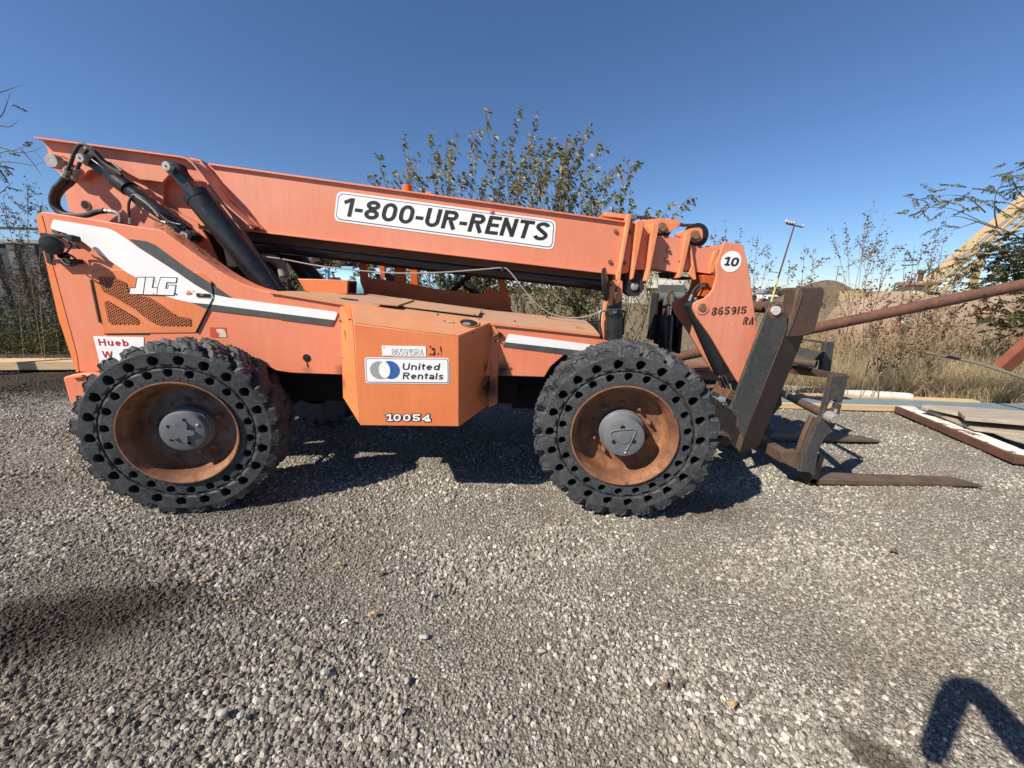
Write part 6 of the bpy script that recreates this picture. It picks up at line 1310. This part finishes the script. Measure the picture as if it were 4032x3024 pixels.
# bare tree at the left edge
G_ = lambda x, y, Y=6.4: W('G', x, y, Y)
lim = [[G_(-260, 560), G_(-80, 420), G_(0, 360), G_(70, 345), G_(140, 330), G_(200, 395)], [G_(-80, 420), G_(0, 400), G_(90, 405), G_(160, 415), G_(228, 392)], [G_(-100, 250), G_(0, 190), G_(30, 130), G_(48, 75)], [G_(-150, 120), G_(0, 75), G_(60, 55), G_(112, 38)], [G_(0, 230), G_(45, 235), G_(90, 205)], [G_(100, 345), G_(150, 400), G_(195, 465)], [G_(-100, 600), G_(0, 545), G_(35, 515), G_(62, 492)], [G_(0, 330), G_(80, 355), G_(150, 350), G_(200, 330)]]
cl = [(G_(x, y), r, n) for x, y, r, n in ((5, 350, .06, 4), (25, 420, .07, 5), (110, 325, .03, 1), (60, 130, .03, 1), (35, 512, .04, 2), (5, 440, .06, 4))]
T2 = locust('almost bare tree reaching in at the upper left edge', (-10.2, 6.5, 0), lim, cl, leaf_dark)

# ---------------- far right: tank, container, conveyor, mound
pk = surf('dusty_pink_tank', (.37, .26, .175), (.28, .195, .13), 3, .85, dirt=(.22, .15, .11), dirt_lo=.5, dirt_hi=.75, dsc=4, bsc=30, bd=.003)
TYK = 10.5; zc = W('P', 900, 318, TYK).z; xl = W('P', 150, 800, TYK).x; xr = W('u', 2290, 700, TYK).x
tk = empty('storage_tank', ((xl+xr)/2, TYK+1, 0), label='dusty pink horizontal tank with round hatch behind the pipe', category='tank')
m = MB(); Rt = zc/2+.35; ctr = Vector((xl, TYK+Rt, zc-Rt)); m.lathe([(0, 0), (.10, Rt*.55), (.45, Rt*.85), (1.0, Rt), (xr-xl, Rt), (xr-xl, 0)], ctr, (1, 0, 0), 40); m.make('tank_shell', pk, tk)
hx0, hx1 = W('P', 700, 240, TYK+.6), W('P', 1150, 240, TYK+.6); hr = (hx1.x-hx0.x)/2; hc = Vector(((hx0.x+hx1.x)/2, TYK+.6+hr, zc-.12))
m = MB(); m.lathe([(0, hr*.62), (W('P', 900, 235, TYK+.6).z-hc.z, hr*.62)], hc, (0, 0, 1), 28); m.make('hatch_neck', surf('pale_hatch', (.5, .42, .3), None, 5, .8, bd=0), tk)
zz0 = W('P', 900, 238, TYK+.6).z; m = MB(); m.lathe([(0, 0), (0, hr), (.06, hr), (.09, hr*.9), (.10, 0)], (hc.x, hc.y, zz0), (0, 0, 1), 28); m.make('hatch_lid', surf('hatch_lid_paint', (.20, .14, .10), None, 5, .8, bd=0), tk)
m = MB(); m.lathe([(0, .06), (.25, .06), (.25, .09), (.33, .09), (.33, 0)], (hc.x+.05, hc.y, zz0+.08), (0, 0, 1), 12); m.make('hatch_valve', brown_beam, tk)
sgm = surf('red_sign', (.45, .02, .02), None, 5, .5, bd=0)
for (x0, y0, x1, y1), txt, lab in (((435, 672, 598, 795), 'EMPTY', 'red sign reading EMPTY on the pink tank, left of the weeds'), ((1495, 540, 1690, 625), '', 'red and white sign on the dark end of the pink tank at the right')):
    Ys_ = TYK-.06; so_ = MB().prism([W('P', x0, y0, Ys_), W('P', x1, y0+8, Ys_), W('P', x1, y1, Ys_), W('P', x0, y1, Ys_)], (0, .02, 0)).make('warning_sign', sgm, None, label=lab, category='sign')
    if txt: text('sign_text', txt, W('P', x0+14, y0+82, Ys_-.01), W('P', x1-10, y0+84, Ys_-.01), .17, white_vinyl, so_, t=.2)
    else: MB().prism([W('P', 1540, 580, Ys_-.01), W('P', 1650, 585, Ys_-.01), W('P', 1645, 608, Ys_-.01), W('P', 1545, 600, Ys_-.01)], (0, .004, 0)).make('sign_band', white_vinyl, so_)
yl = surf('faded_yellow_paint', (.46, .33, .17), (.38, .27, .14), 6, .7, dirt=(.22, .16, .10), dirt_lo=.55, dirt_hi=.8, bd=0)
yc = empty('yellow_hopper', W('P', 370, 420, 14), label='pale yellow ribbed container behind the left end of the pink tank', category='container')
p0, p1 = W('P', 150, 450, 14), W('P', 640, 320, 14); MB().box((p0.x, 14, 0), (p1.x, 15.6, p1.z)).make('container_body', yl, yc, .02)
for k in range(9): x = p0.x+.1+k*(p1.x-p0.x-.2)/8; MB().box((x-.03, 13.93, .1), (x+.03, 13.998, p1.z-.05)).make('container_rib', yl, yc)
# conveyor
cv = empty('conveyor', W('I', 1800, 900, 13), label='yellow conveyor slanting up behind the right edge tree', category='conveyor')
ca, cb2 = W('I', 1440, 1200, 13), W('I', 2280, 475, 13); cd = (cb2-ca).normalized(); cup = Vector((-cd.z, 0, cd.x)); cw = (W('I', 1900, 820, 13)-W('I', 1950, 880, 13)).length
ca -= cd*1.5
for off_, nm in ((0, 'upper_chord'), (-cw*1.0, 'lower_chord')):
    for y_ in (0, .4): m = MB(); m.beam(ca+cup*off_+Vector((0, y_, 0)), cb2+cd*3+cup*off_+Vector((0, y_, 0)), .09, .11, up=(0, 1, 0)); m.make(nm, yl, cv)
Lc = (cb2-ca).length+3
for k in range(26):
    a = ca+cd*(Lc*k/26); b = ca+cd*(Lc*(k+1)/26)-cup*cw; m = MB(); m.beam(a, b, .05, .05, up=(0, 1, 0)); m.make('lattice_bar', yl, cv)
m = MB(); m.prism([ca+cup*.12, cb2+cd*3+cup*.12, cb2+cd*3+cup*.18, ca+cup*.18], (0, .4, 0)); m.make('belt', yl, cv)
p = ca+cd*5.2; m = MB(); m.prism([p-cup*cw, p+cd*3.5-cup*cw, p+cd*3.5-cup*(cw+.9), p-cup*(cw+.5)], (.0, .05, 0)); m.make('side_sheet', surf('grey_sheet', (.25, .22, .18), None, 3, .8, bd=0), cv)
for t in (.35, .8): p = ca+cd*Lc*t; m = MB(); m.beam(p-cup*cw, Vector((p.x+.3, p.y, 0)), .15, .15); m.make('conveyor_leg', yl, cv)
# gravel mound far away
YM = 62; c0 = W('u', 1832, 665, YM); n1 = 72; n2 = 26; th_ = np.linspace(0, 2*pi, n1, endpoint=False); vv = []; zt_ = W('u', 1815, 600, YM).z; rx = (W('u', 1925, 660, YM).x-W('u', 1735, 660, YM).x)/2*1.12
for i in range(n2):
    s = i/(n2-1); rr3 = (1-s)
    for t in th_: k = 1+.06*sin(5*t+1)+.05*sin(11*t)+.03*sin(23*t+3*s); vv.append((c0.x+rx*rr3*k*cos(t)+.8*s, YM+6+rx*.8*rr3*k*sin(t), zt_*(1-(1-s)**1.7*1.0)*(1+.02*sin(9*t+12*s))-.2))
ii = [(i*n1+j, i*n1+(j+1) % n1, (i+1)*n1+(j+1) % n1, (i+1)*n1+j) for i in range(n2-1) for j in range(n1)]
link('mound', np_mesh('mound', vv, ii), None, surf('brown_mound_soil', (.17, .115, .07), (.115, .08, .05), .5, 1, dirt=(.14, .12, .065), dirt_lo=.55, dirt_hi=.75, dsc=.9, bsc=2, bd=.3, bst=1), True, kind='structure')
# light mast
lm = empty('light_mast', Vector((W('u', 1666, 652, 58).x, 58, 0)), label='tall leaning light mast with floodlights on a crossbar', category='light mast')
mt, mb_, my = W('u', 1716, 487, 58), W('u', 1664, 655, 58), W('N', 1562, 250, 58)
my = mb_.lerp(mt, .33)
m = MB(); m.tube([my, mt], [.12, .09], 8); m.make('mast_pole', brown_beam, lm); m = MB(); m.tube([Vector((mb_.x, 58, -.2)), my], [.16, .13], 8); m.make('mast_base', surf('bright_yellow_paint', (.52, .43, .12), None, 5, .6, bd=0), lm)
a, b = W('u', 1698, 483, 58), W('u', 1734, 491, 58); m = MB(); m.beam(a, b, .18, .14); m.make('crossbar', brown_beam, lm)
for x, y in ((1699, 478), (1704, 480), (1709, 481), (1714, 482), (1733, 488)):
    p = W('u', x, y, 58); m = MB(); m.lathe([(0, 0), (0, .24), (.22, .15), (.27, 0)], p, (-.6+(x-1700)*.04, -.8, -.1), 12); m.make('floodlight', surf('lamp_alloy', (.42, .43, .44), None, 5, .3, bd=0) if 'lamp_alloy' not in bpy.data.materials else bpy.data.materials['lamp_alloy'], lm)
m = MB(); p = mb_.lerp(mt, .40); m.beam(p+Vector((-1.6, 0, .2)), p, .08, .08); m.make('step_bracket', brown_beam, lm)
m = MB(); p = W('I', 478, 1065, 70); m.tube([Vector((W('I', 462, 1200, 70).x, 70, 0)), p], .09, 6); m.beam(p+Vector((-.6, 0, 0)), p+Vector((.8, 0, 0)), .1, .1); m.make('pole', surf('grey_far_pole', (.25, .25, .25), None, 5, .7, bd=0), None, label='thin grey pole rising behind the gravel mound', category='pole')
# distant buildings and vehicles
bw_ = surf('beige_wall_panel', (.42, .37, .30), (.38, .34, .28), 1, .8, bd=0); bwhite = surf('white_wall_panel', (.72, .68, .58), None, 1, .7, bd=0); glass_d = surf('dark_window_glass', (.02, .025, .03), None, 1, .2, bd=0)
roof_b = surf('blue_grey_roof', (.32, .38, .45), None, 1, .6, bd=0)
YBd = 66; b0 = W('R', 700, 60, YBd); b1_ = W('R', 1712, 60, YBd)
bd_ = empty('warehouse', Vector(((b0.x+b1_.x)/2, YBd+6, 0)), label='beige warehouse with white fascia seen between the stabilisers', category='building')
MB().box((b0.x, YBd, -.2), (b1_.x, YBd+14, b0.z+.6)).make('wall', bw_, bd_)
MB().box((b0.x-.4, YBd-.4, b0.z+.6), (b1_.x+.4, YBd+14.4, b0.z+1.0)).make('roof', roof_b, bd_)
a, b = W('R', 800, 345, YBd), W('R', 1370, 225, YBd); MB().box((a.x, YBd-1.2, a.z), (b.x, YBd-.003, b.z)).make('fascia', bwhite, bd_)
for x0, x1 in ((900, 950), (960, 1010), (840, 880), (1380, 1430)):
    a, b = W('R', x0, 420, YBd), W('R', x1, 350, YBd); f_ = MB().box((a.x, YBd-.06, a.z), (b.x, YBd-.002, b.z)).make('window', bwhite, bd_); MB().box((a.x+.12, YBd-.08, a.z+.12), (b.x-.12, YBd-.062, b.z-.12)).make('pane', glass_d, f_)
a, b = W('R', 1445, 560, YBd), W('R', 1500, 385, YBd); MB().box((a.x, YBd-.1, -.1), (b.x, YBd-.003, b.z)).make('door', bwhite, bd_)
YD = 130
def far_box(c, x0, y0, x1, y1, Y, d, mat, name, par, z0=None):
    a, b = W(c, x0, y1, Y), W(c, x1, y0, Y); return MB().box((a.x, Y, a.z if z0 is None else z0), (b.x, Y+d, b.z)).make(name, mat, par)
wh = empty('shed', Vector((W('u', 1700, 640, YD+20).x, YD+25, 0)), label='long low shed with blue grey roof on the horizon', category='building')
far_box('u', 1606, 632, 1740, 650, YD+20, 12, bw_, 'wall', wh, -.5); far_box('u', 1600, 627, 1746, 633, YD+19, 14, roof_b, 'roof', wh)
for k, x in enumerate(range(1612, 1736, 14)):
    f_ = far_box('u', x, 637, x+7, 643, YD+19.9, .08, bwhite, 'window', wh); far_box('u', x+1.5, 638.3, x+5.5, 642, YD+19.82, .07, glass_d, 'pane', f_)
sd = empty('shed', Vector((W('u', 1628, 640, 110).x, 112, 0)), label='small white shed with pale gable left of the mast foot', category='building')
a = W('u', 1612, 650, 110); b = W('u', 1640, 637, 110); t_ = W('u', 1626, 631, 110)
MB().prism([(a.x, 110, -.3), (b.x, 110, -.3), (b.x, 110, b.z), (t_.x, 110, t_.z), (a.x, 110, b.z)], (0, 6, 0)).make('wall', bwhite, sd)
MB().box((a.x+1, 109.9, 0), (a.x+2.6, 109.99, 1.6)).make('door', glass_d, sd)
def truck(x0, x1, yt, Y, mat, label, grp):
    g = empty('parked_truck', Vector((W('u', x0, 650, Y).x, Y+1, 0)), label=label, category='truck', group=grp)
    a = W('u', x0, yt, Y); b = W('u', x1, yt, Y); L = b.x-a.x; hgt = max(a.z, 1.8)
    MB().box((a.x, Y, .75), (a.x+L*.68, Y+2.2, hgt)).make('cargo_body', mat, g, .04)
    MB().prism([(a.x+L*.70, Y+.1, .6), (b.x, Y+.1, .6), (b.x, Y+.1, hgt*.55), (a.x+L*.92, Y+.1, hgt*.85), (a.x+L*.70, Y+.1, hgt*.85)], (0, 2, 0)).make('truck_cab', mat, g, .04)
    MB().prism([(a.x+L*.80, Y+.05, hgt*.52), (a.x+L*.96, Y+.05, hgt*.52), (a.x+L*.91, Y+.05, hgt*.8), (a.x+L*.80, Y+.05, hgt*.8)], (0, .04, 0)).make('cab_window', glass_d, g)
    for t in (.15, .32, .85): m = MB(); m.lathe([(0, 0), (0, .48), (.3, .48), (.3, 0)], (a.x+L*t, Y-.02, .46), (0, 1, 0), 14); m.make('wheel', lamp_black, g)
wt = surf('white_vehicle_paint', (.78, .78, .76), None, 1, .4, bd=0)
truck(1646, 1664, 641, 105, wt, 'white box truck parked left of the yellow mast foot', 'far parked trucks'); truck(1667, 1684, 643, 100, wt, 'white box truck parked right of the yellow mast foot', 'far parked trucks')
truck(1700, 1722, 646, 112, wt, 'white truck parked right of the green container', 'far parked trucks')
gc_ = empty('green_container', Vector((W('u', 1682, 650, 88).x, 89, 0)), label='small dark green container parked near the mast foot', category='container')
far_box('u', 1672, 641, 1694, 654, 88, 2.4, surf('green_container_paint', (.05, .10, .07), None, 1, .6, bd=0), 'container_body', gc_, .1)
for k in range(6): far_box('u', 1673+k*3.6, 642, 1674.4+k*3.6, 653, 87.9, .1, bpy.data.materials['green_container_paint'], 'container_rib', gc_)
def car(x0, x1, Y, mat, label, grp):
    g = empty('parked_car', Vector((W('u', x0, 650, Y).x, Y+.9, 0)), label=label, category='car', group=grp); a = W('u', x0, 650, Y).x; L = 4.4
    pr = [(0, .35), (0, .85), (.25, .95), (1.0, 1.0), (1.5, 1.45), (3.0, 1.45), (3.6, 1.0), (4.3, .9), (4.4, .6), (4.4, .35)]
    MB().prism([(a+x, Y, z) for x, z in pr], (0, 1.8, 0)).make('body', mat, g, .05)
    MB().prism([(a+x, Y-.02, z) for x, z in ((1.2, 1.02), (1.6, 1.38), (2.9, 1.38), (3.35, 1.02))], (0, .03, 0)).make('window', glass_d, g)
    for t in (.85, 3.5): m = MB(); m.lathe([(0, 0), (0, .33), (.2, .33), (.2, 0)], (a+t, Y-.03, .33), (0, 1, 0), 14); m.make('wheel', lamp_black, g)
car(1697, 1735, 42, surf('dark_blue_car_paint', (.03, .06, .08), None, 1, .3, bd=0), 'dark blue car parked beyond the coupler top', 'far parked cars')
car(1905, 1930, 60, wt, 'white car parked in front of the gravel mound', 'far parked cars'); car(1946, 1960, 74, wt, 'white car parked farther right of the mound', 'far parked cars')
def far_tree(x, yt, Y, wd, label, col):
    b = Vector((W('u', x, 650, Y).x, Y, 0)); zt2 = W('u', x, yt, Y).z; g = empty('broadleaf_tree', b, label=label, category='tree', group='far trees')
    m = MB(); m.tube([b, b+Vector((.1, 0, zt2*.5))], [.3, .15], 6); m.make('trunk', bark, g)
    n = 1500; q = rng.normal(size=(n, 3)); q /= np.linalg.norm(q, axis=1, keepdims=True); r = rng.uniform(.5, 1, n)**.5; lump = 1+.22*np.sin(q[:, 0]*7+x)+.18*np.sin(q[:, 2]*9+q[:, 1]*5)
    P = q*(r*lump)[:, None]*np.array([wd, wd*.7, zt2*.42])+np.array([b.x, b.y, zt2*.55])
    leaves('crown', P, q+rng.normal(size=(n, 3))*.7, rng.uniform(.35, .8, n), rng.uniform(.3, .6, n), col, g, kind='stuff')
far_g = leaf_mat('far_tree_leaf', [(.06, .065, .03), (.09, .085, .04), (.12, .10, .05), (.05, .05, .03)], .2, .8)
for x, yt, Y, wd, lab in ((1668, 622, 150, 5.0, 'round far tree directly behind the light mast'), (1690, 625, 155, 5.0, 'far tree just right of the light mast'), (1712, 629, 165, 5, 'low far tree left of the gravel mound'), (1640, 631, 170, 4, 'small far tree left of the light mast'), (1965, 612, 120, 5, 'far tree right of the gravel mound'), (1590, 630, 170, 6, 'far tree hidden partly by the boom head'), (1500, 628, 180, 8, 'far tree between the stabiliser and the boom head')):
    far_tree(x, yt, Y, wd, lab, far_g)
def g_line():
    return rng.uniform(-500, 600), rng.uniform(330, 420)
P = []; 
n = 9000; P = np.stack([rng.uniform(-600, 700, n), rng.uniform(330, 460, n), np.abs(rng.normal(size=n))*3.2], -1)
leaves('distant_woods', P, rng.normal(size=(n, 3)), rng.uniform(3, 6, n), rng.uniform(3, 5, n), far_g, None, kind='stuff', label='low line of distant woods along the horizon', category='woods')

# ---------------- small litter on the gravel
tan_leaf = surf('tan_dead_leaf', (.50, .34, .18), (.38, .24, .12), 40, .8, bd=0); br_leaf = surf('brown_dead_leaf', (.12, .07, .045), (.2, .12, .07), 40, .8, bd=0)
for x, y, s, mt_, lab in ((803, 1328, .020, tan_leaf, 'tan curled leaf on the gravel left of centre'), (1931, 1192, .026, br_leaf, 'brown curled dead leaf on the gravel at the right'), (822, 1240, .022, br_leaf, 'brown leaf scrap on the gravel below the tank box'), (512, 1296, .016, tan_leaf, 'small tan leaf scrap on the gravel at the left'), (730, 1220, .018, tan_leaf, 'thin tan chip on the gravel below the rear wheel'),
                          (1432, 1485, .020, br_leaf, 'dark brown leaf on the gravel at the bottom centre'), (1580, 1525, .020, tan_leaf, 'tan stalk scrap on the gravel at the bottom right of centre'), (437, 1256, .014, tan_leaf, 'pale scrap beside the dark rut'), (745, 1345, .014, white_vinyl, 'white pebble sized chip on the gravel left of centre')):
    p = Gz('u', x, y, .012); a0 = random.uniform(0, 6); m = MB(); bm = m.bm; vs_ = []
    for k in range(9):
        a = a0+2*pi*k/9; r = s*(1.5 if k % 3 == 0 else .8)*random.uniform(.8, 1.2); vs_.append(bm.verts.new(p+Vector((r*cos(a), r*.6*sin(a), .012*abs(sin(a*1.5))+.004))))
    cv_ = bm.verts.new(p+Vector((0, 0, .002)))
    for k in range(9): bm.faces.new((vs_[k], vs_[(k+1) % 9], cv_))
    o = m.make('dead_leaf' if mt_ != white_vinyl else 'paint_chip', mt_, None, label=lab, category='leaf' if mt_ != white_vinyl else 'chip'); o.modifiers.new('s', 'SOLIDIFY').thickness = .0012
for x, y, l, lab in ((130+520, 1225, .05, 'thin pale straw on the gravel left of the tank box shadow'), (620, 1345, .04, 'short straw beside the faint white patch at the left'), (700, 1238, .06, 'pale straw below the rear wheel'), (1240, 1595, .03, 'short yellow wood sliver near the bottom centre'), (600, 1440, .035, 'orange wood sliver in the lower left gravel'), (1700, 1300, .05, 'thin dry stalk on the gravel at the right')):
    p = Gz('u', x, y, .014); a = random.uniform(-.5, .5); m = MB(); m.tube([p, p+Vector((l*cos(a)*.5, l*sin(a)*.5, .006)), p+Vector((l*cos(a), l*sin(a)+.004, .0))], .0016, 4); m.make('straw', tan_leaf, None, label=lab, category='straw')
# larger loose stones
for k, (x, y, s) in enumerate(((480, 1540, .022), (520, 1545, .018), (935, 1285, .014), (868, 1535, .016), (1170, 1405, .016), (915, 1375, .018), (1780, 1220, .014), (700, 1452, .02), (880, 1470, .016), (1110, 1330, .013))):
    p = Gz('u', x, y, .012); bm = bmesh.new(); bmesh.ops.create_icosphere(bm, subdivisions=2, radius=s)
    for v in bm.verts: v.co = p+Vector((v.co.x, v.co.y*.75, v.co.z*.6))*(1+.25*sin(v.co.x*190+k)+.15*sin(v.co.z*260-k))
    me = mesh_of(bm, 'stone'); link('stone', me, None, surf('pale_stone', (.42, .40, .37), (.32, .30, .27), 30, .85, bsc=90, bd=.001) if k == 0 else bpy.data.materials['pale_stone'], None, label=['pale fist of stone near the bottom left, left of a pair', 'pale stone, right of the pair near the bottom left', 'small pale stone just below the tank box shadow', 'pale stone low in the picture left of centre', 'pale stone in the middle of the gravel', 'pale stone above the middle of the lower gravel', 'small pale stone right of the brown leaf', 'grey stone in the lower left gravel', 'grey stone below the middle of the gravel', 'small stone below the gap between the wheels'][k], category='stone')

# ---------------- the photographer, beside and behind the camera; only the shadow reaches the picture
def skin(name, verts, edges, radii, mat, parent, root=0, sub=2):
    me = bpy.data.meshes.new(name); me.from_pydata([tuple(v) for v in verts], edges, []); o = link(name, me, parent, mat)
    o.modifiers.new('skin', 'SKIN').use_smooth_shade = True
    for i, r in enumerate(radii): me.skin_vertices[0].data[i].radius = (r, r)
    me.skin_vertices[0].data[root].use_root = True
    s = o.modifiers.new('sub', 'SUBSURF'); s.levels = sub; s.render_levels = sub; return o
PH = empty('person', (.95, -.30, 0), label='standing person in dark clothes with one arm raised, out of frame', category='person')
jac = surf('dark_jacket', (.03, .035, .05), None, 5, .8, bd=0); skn = surf('skin', (.45, .27, .19), None, 5, .5, bd=0); jean = surf('dark_jeans', (.03, .04, .07), None, 5, .8, bd=0)
# points that cast the bent-arm shadow: shadow pixel -> back along the sun ray to a height
def shp(x, y, z):
    g = Gz('u', x, y, 0); return g-Ldir*(z/ -Ldir.z)*1.0 if False else g+Ldir*(-z/ -Ldir.z)
S_sh, S_el, S_fa, S_ha = shp(2225, 1628, 1.62), shp(2106, 1484, 1.88), shp(2062, 1492, 1.88), shp(2006, 1650, 1.68)
b = [Vector((.92, -.28, .98)), Vector((.94, -.29, 1.20)), Vector((.93, -.28, 1.42)), Vector((.90, -.27, 1.53)), Vector((.88, -.24, 1.63)), Vector((.87, -.22, 1.74)),
     S_sh, S_sh.lerp(S_el, .55), S_el, S_fa, S_fa.lerp(S_ha, .55), S_ha,
     Vector((1.16, -.36, 1.40)), Vector((1.24, -.30, 1.12)), Vector((1.10, -.05, 1.22)),
     Vector((.84, -.26, .92)), Vector((.82, -.24, .50)), Vector((.82, -.28, .09)), Vector((.83, -.14, .05)), Vector((1.02, -.32, .92)), Vector((1.04, -.30, .50)), Vector((1.05, -.34, .09)), Vector((1.06, -.20, .05))]
skin('body', b, [(0, 1), (1, 2), (2, 3), (3, 4), (4, 5), (2, 6), (6, 7), (7, 8), (8, 9), (9, 10), (10, 11), (2, 12), (12, 13), (13, 14), (0, 15), (15, 16), (16, 17), (17, 18), (0, 19), (19, 20), (20, 21), (21, 22)],
     [.15, .15, .16, .06, .085, .09, .070, .060, .054, .052, .046, .038, .07, .05, .04, .10, .07, .05, .045, .10, .07, .05, .045], jac, PH)
for k in range(4):
    d0 = Vector((-.05, .02*k-.03, .0)); f0_ = S_ha+Vector((0, .016*k-.024, 0)); f0_ += Vector((0, -.02, 0)); pts = [f0_, f0_+Vector((-.02, -.03, -.01)), f0_+Vector((-.045, -.045, -.02)), f0_+Vector((-.065+.006*abs(k-1.5), -.05, -.02))]
    skin('finger', pts, [(0, 1), (1, 2), (2, 3)], [.010, .009, .0085, .007], skn, PH, sub=1)
pts = [S_ha, S_ha+Vector((-.01, -.03, -.03)), S_ha+Vector((-.03, -.045, -.05))]; skin('thumb', pts, [(0, 1), (1, 2)], [.012, .011, .009], skn, PH, sub=1)
